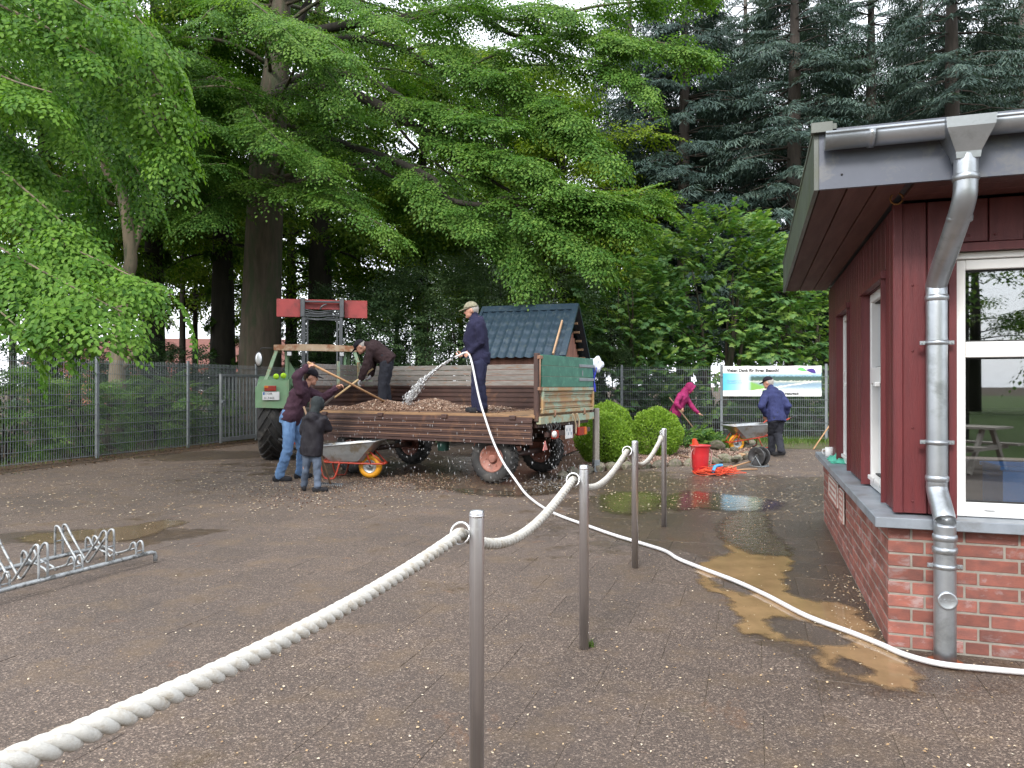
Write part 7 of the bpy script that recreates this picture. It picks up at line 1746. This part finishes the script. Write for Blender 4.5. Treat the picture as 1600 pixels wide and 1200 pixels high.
for src, px, d, lb, rot, sc in [(F1, 1490, 25, "tall fir with reddish trunk rising over the kiosk roof", 2.2, (.95, 1.0)), (F3, 985, 32, "dark fir at the edge of the beech's crown", 1.9, (.95, 1.0)), (F2, 1165, 34, "distant fir filling the gap behind the bare-trunked fir", 1.2, (1.0, 1.0)), (F2, 1600, 30, "dense fir at the right edge above the roof", 3.3, (1.0, .95)), (F3, 1440, 36, "distant fir behind the reddish-trunked fir", 4.1, (1.1, 1.1)), (F2, 1290, 38, "farthest fir, deep between the trunks", 5.0, (1.15, 1.1)), (F3, 1540, 38, "farthest fir over the middle of the roof", .7, (1.15, 1.1)), (F2, 1100, 39, "farthest fir behind the young maple's top", 2.8, (1.15, 1.1))]:
    again(src, lb, *at_px(px, d), rot, sc)
# ---- clipped box bushes and bed plants
def box_ball(label, c, rx, rz, n):
    t = Tree("box_bush", label, "shrub", (c.x, c.y, 0), "clipped box bushes")
    t.wood.tube([c, c + Vector((.02, 0, rz * .5)), c + Vector((0, .02, rz * 1.2))], [.06, .04, .02], 6)
    for k in range(9): a = k * .7; t.limb([c + Vector((0, 0, .12)), c + Vector((rx * .4 * math.cos(a), rx * .4 * math.sin(a), rz * (.8 + .4 * (k % 3) / 2)))], .025, .008, 5)
    u = unit(vr.normal(size=(n, 3))); rad = (1 - .20 * vr.random(n) ** 1.6) * (1 + .045 * np.sin(u[:, 0] * 7 + 1) * np.cos(u[:, 2] * 6) + .03 * np.sin(u[:, 1] * 13))
    Pn = np.array([c.x, c.y, rz * .96]) + u * rad[:, None] * np.array([rx, rx, rz]); ok = Pn[:, 2] > .03; Pn, u = Pn[ok], u[ok]; m = len(Pn)
    D = unit(u * .8 + vr.normal(size=(m, 3)) * .55 + np.array([0, 0, .35])); N = unit(u + vr.normal(size=(m, 3)) * .6)
    for k, a in enumerate((Pn, D, N, vr.uniform(.026, .050, m), vr.normal(.5, .2, m))): t.out[k].append(a)
    t.finish(SH4, L_BOX, BARKD)
box_ball("round clipped box bush in front, beside the timber post", Vector((G(946, 729).x, 13.2, 0)), .50, .47, 15000)
box_ball("round clipped box bush on the right, behind the rope posts", Vector((G(1025, 715).x, 14.6, 0)), .52, .50, 14000)
box_ball("round clipped box bush half hidden behind the front one", Vector((G(955, 727).x + .12, 14.6, 0)), .52, .56, 11000)
TG = [spray_tpl(vr, .3, 3, .07, .1, .8, .5) for _ in range(3)]
for (px, d, rx, h, lb) in [(1078, 16.4, .38, .42, "leafy bed plant before the woman's feet"), (1108, 16.3, .34, .30, "leafy bed plant between the red bucket and the fence")]:
    shrub("bed_plant", lb, ((px - 800) / FPX * d, d), rx, .35, h, 90, TG, SH6, L_MAPLE, .62, (.6, 1.0), 4, BARKD, "leafy plants in the flower bed")
# ---- grass: strip below the back fence, tufts in the yard
def grass(name, pts, hmin, hmax, parent=None):
    A = np.array(pts); n = len(A); a = vr.uniform(0, 6.28, n); D = np.stack([np.cos(a) * .4, np.sin(a) * .4, np.ones(n)], 1)
    sh = (np.array([(0, .05, 0), (0, -.05, 0), (.6, -.035, .03), (.6, .035, .03), (1, 0, .12)]), SHN[1])
    o = leaves(name, A, D, np.stack([np.cos(a), np.sin(a), np.zeros(n)], 1), vr.uniform(hmin, hmax, n), vr.normal(.5, .25, n), sh, L_GRASS, parent, "stuff"); return o
q = []
for k in range(9000):
    u, v = vr.uniform(.2, 7.5), abs(vr.normal(0, .9)); p = BACK0 + BD * (u - 1.2) + BN * (v - .5)
    if v < 3.2: q.append((p.x, p.y, .0))
gs = sheet("grass_verge", [BACK0 - BD * 1.4 + BN * .1, BACK0 + BD * 6 + BN * .1, BACK0 + BD * 6 + BN * 2.75, BACK0 - BD * .6 + BN * 2.6], .004, pm("grassy_soil", (.05, .07, .02), (.10, .08, .035), 5, .95, 0, .5, 30, coord='World'))
grass("grass", q, .05, .16)
q = []
for p0, n, s_ in ((G(922, 1010), 60, .012), (FENCE0 + FD * 2.2 + FN * .3, 120, .2), (FENCE0 + FD * -.5 + FN * .4, 100, .3), (G(1387, 1015), 0, .1)):
    for k in range(n): q.append((p0.x + vr.normal(0, s_), p0.y + vr.normal(0, s_), .0))
grass("weeds", q, .015, .05)
q = []
for k in range(2500):
    u = vr.uniform(-6, 9); v = vr.uniform(-1.8, .1); p = FENCE0 + FD * u + FN * v; q.append((p.x, p.y, -.02))
grass("ground_cover", q, .04, .16)
# dry fallen leaves along the verge
n = 5000; A = []
for k in range(n): u = vr.uniform(-4, 10); v = vr.normal(-.1, .55); p = FENCE0 + FD * u + FN * min(v, .75); A.append((p.x, p.y, .012))
A = np.array(A); a = vr.uniform(0, 6.28, n)
leaves("leaf_litter", A, np.stack([np.cos(a), np.sin(a), vr.normal(0, .2, n)], 1), np.stack([vr.normal(0, .3, n), vr.normal(0, .3, n), np.ones(n)], 1), vr.uniform(.02, .05, n), vr.uniform(0, .7, n), SH4, M_PETAL if False else mat_gravel("dry_leaf", [(0, (.06, .032, .018)), (.6, (.14, .08, .04)), (1, (.24, .16, .09))]), None, "stuff")
# ---- trees behind the viewer, seen in the window glass
for (x, y, h, ti, lb) in [(-6, -26, 11, .4, "tree on the far side of the meadow, left behind the viewer"), (.6, -15, 9, .35, "tree on the far side of the meadow, straight behind the viewer"), (5.5, -17, 9, .45, "tree on the far side of the meadow, right behind the viewer"), (-14, -32, 12, .4, "tree at the meadow's far corner behind the viewer")]:
    t = Tree("meadow_tree", lb, "tree", (x, y, -.03), "trees beyond the meadow"); b = Vector((x, y, -.03)); t.wood.tube([b, b + Vector((.1, 0, h * .5)), b + Vector((0, 0, h))], [.3, .2, .05], 8)
    for k in range(26):
        z0 = vr.uniform(h * .28, h); az = vr.uniform(-3.14, 3.14); ln = vr.uniform(2, 4) * (1.2 - z0 / h * .6); aa = b + Vector((0, 0, z0)); t.bough(bough_curve(aa, aa + Vector((math.cos(az) * ln, math.sin(az) * ln, vr.uniform(-.5, .8))), vr, .05, .08), TW, 14, vr, (.8, 1.2), .2, ti)
    mt_ = t.finish(SH4, L_WOOD, BARKD, prune=False)
for k in range(11): again(mt_, "one of the trees in the dark row beyond the meadow behind the viewer", -26 + k * 5.0, -38 + 3 * math.sin(k * 2.1), k * 1.4, (1.25, .95), -.03)["group"] = "tree row beyond the meadow"
bpy.data.scenes.remove(_side)
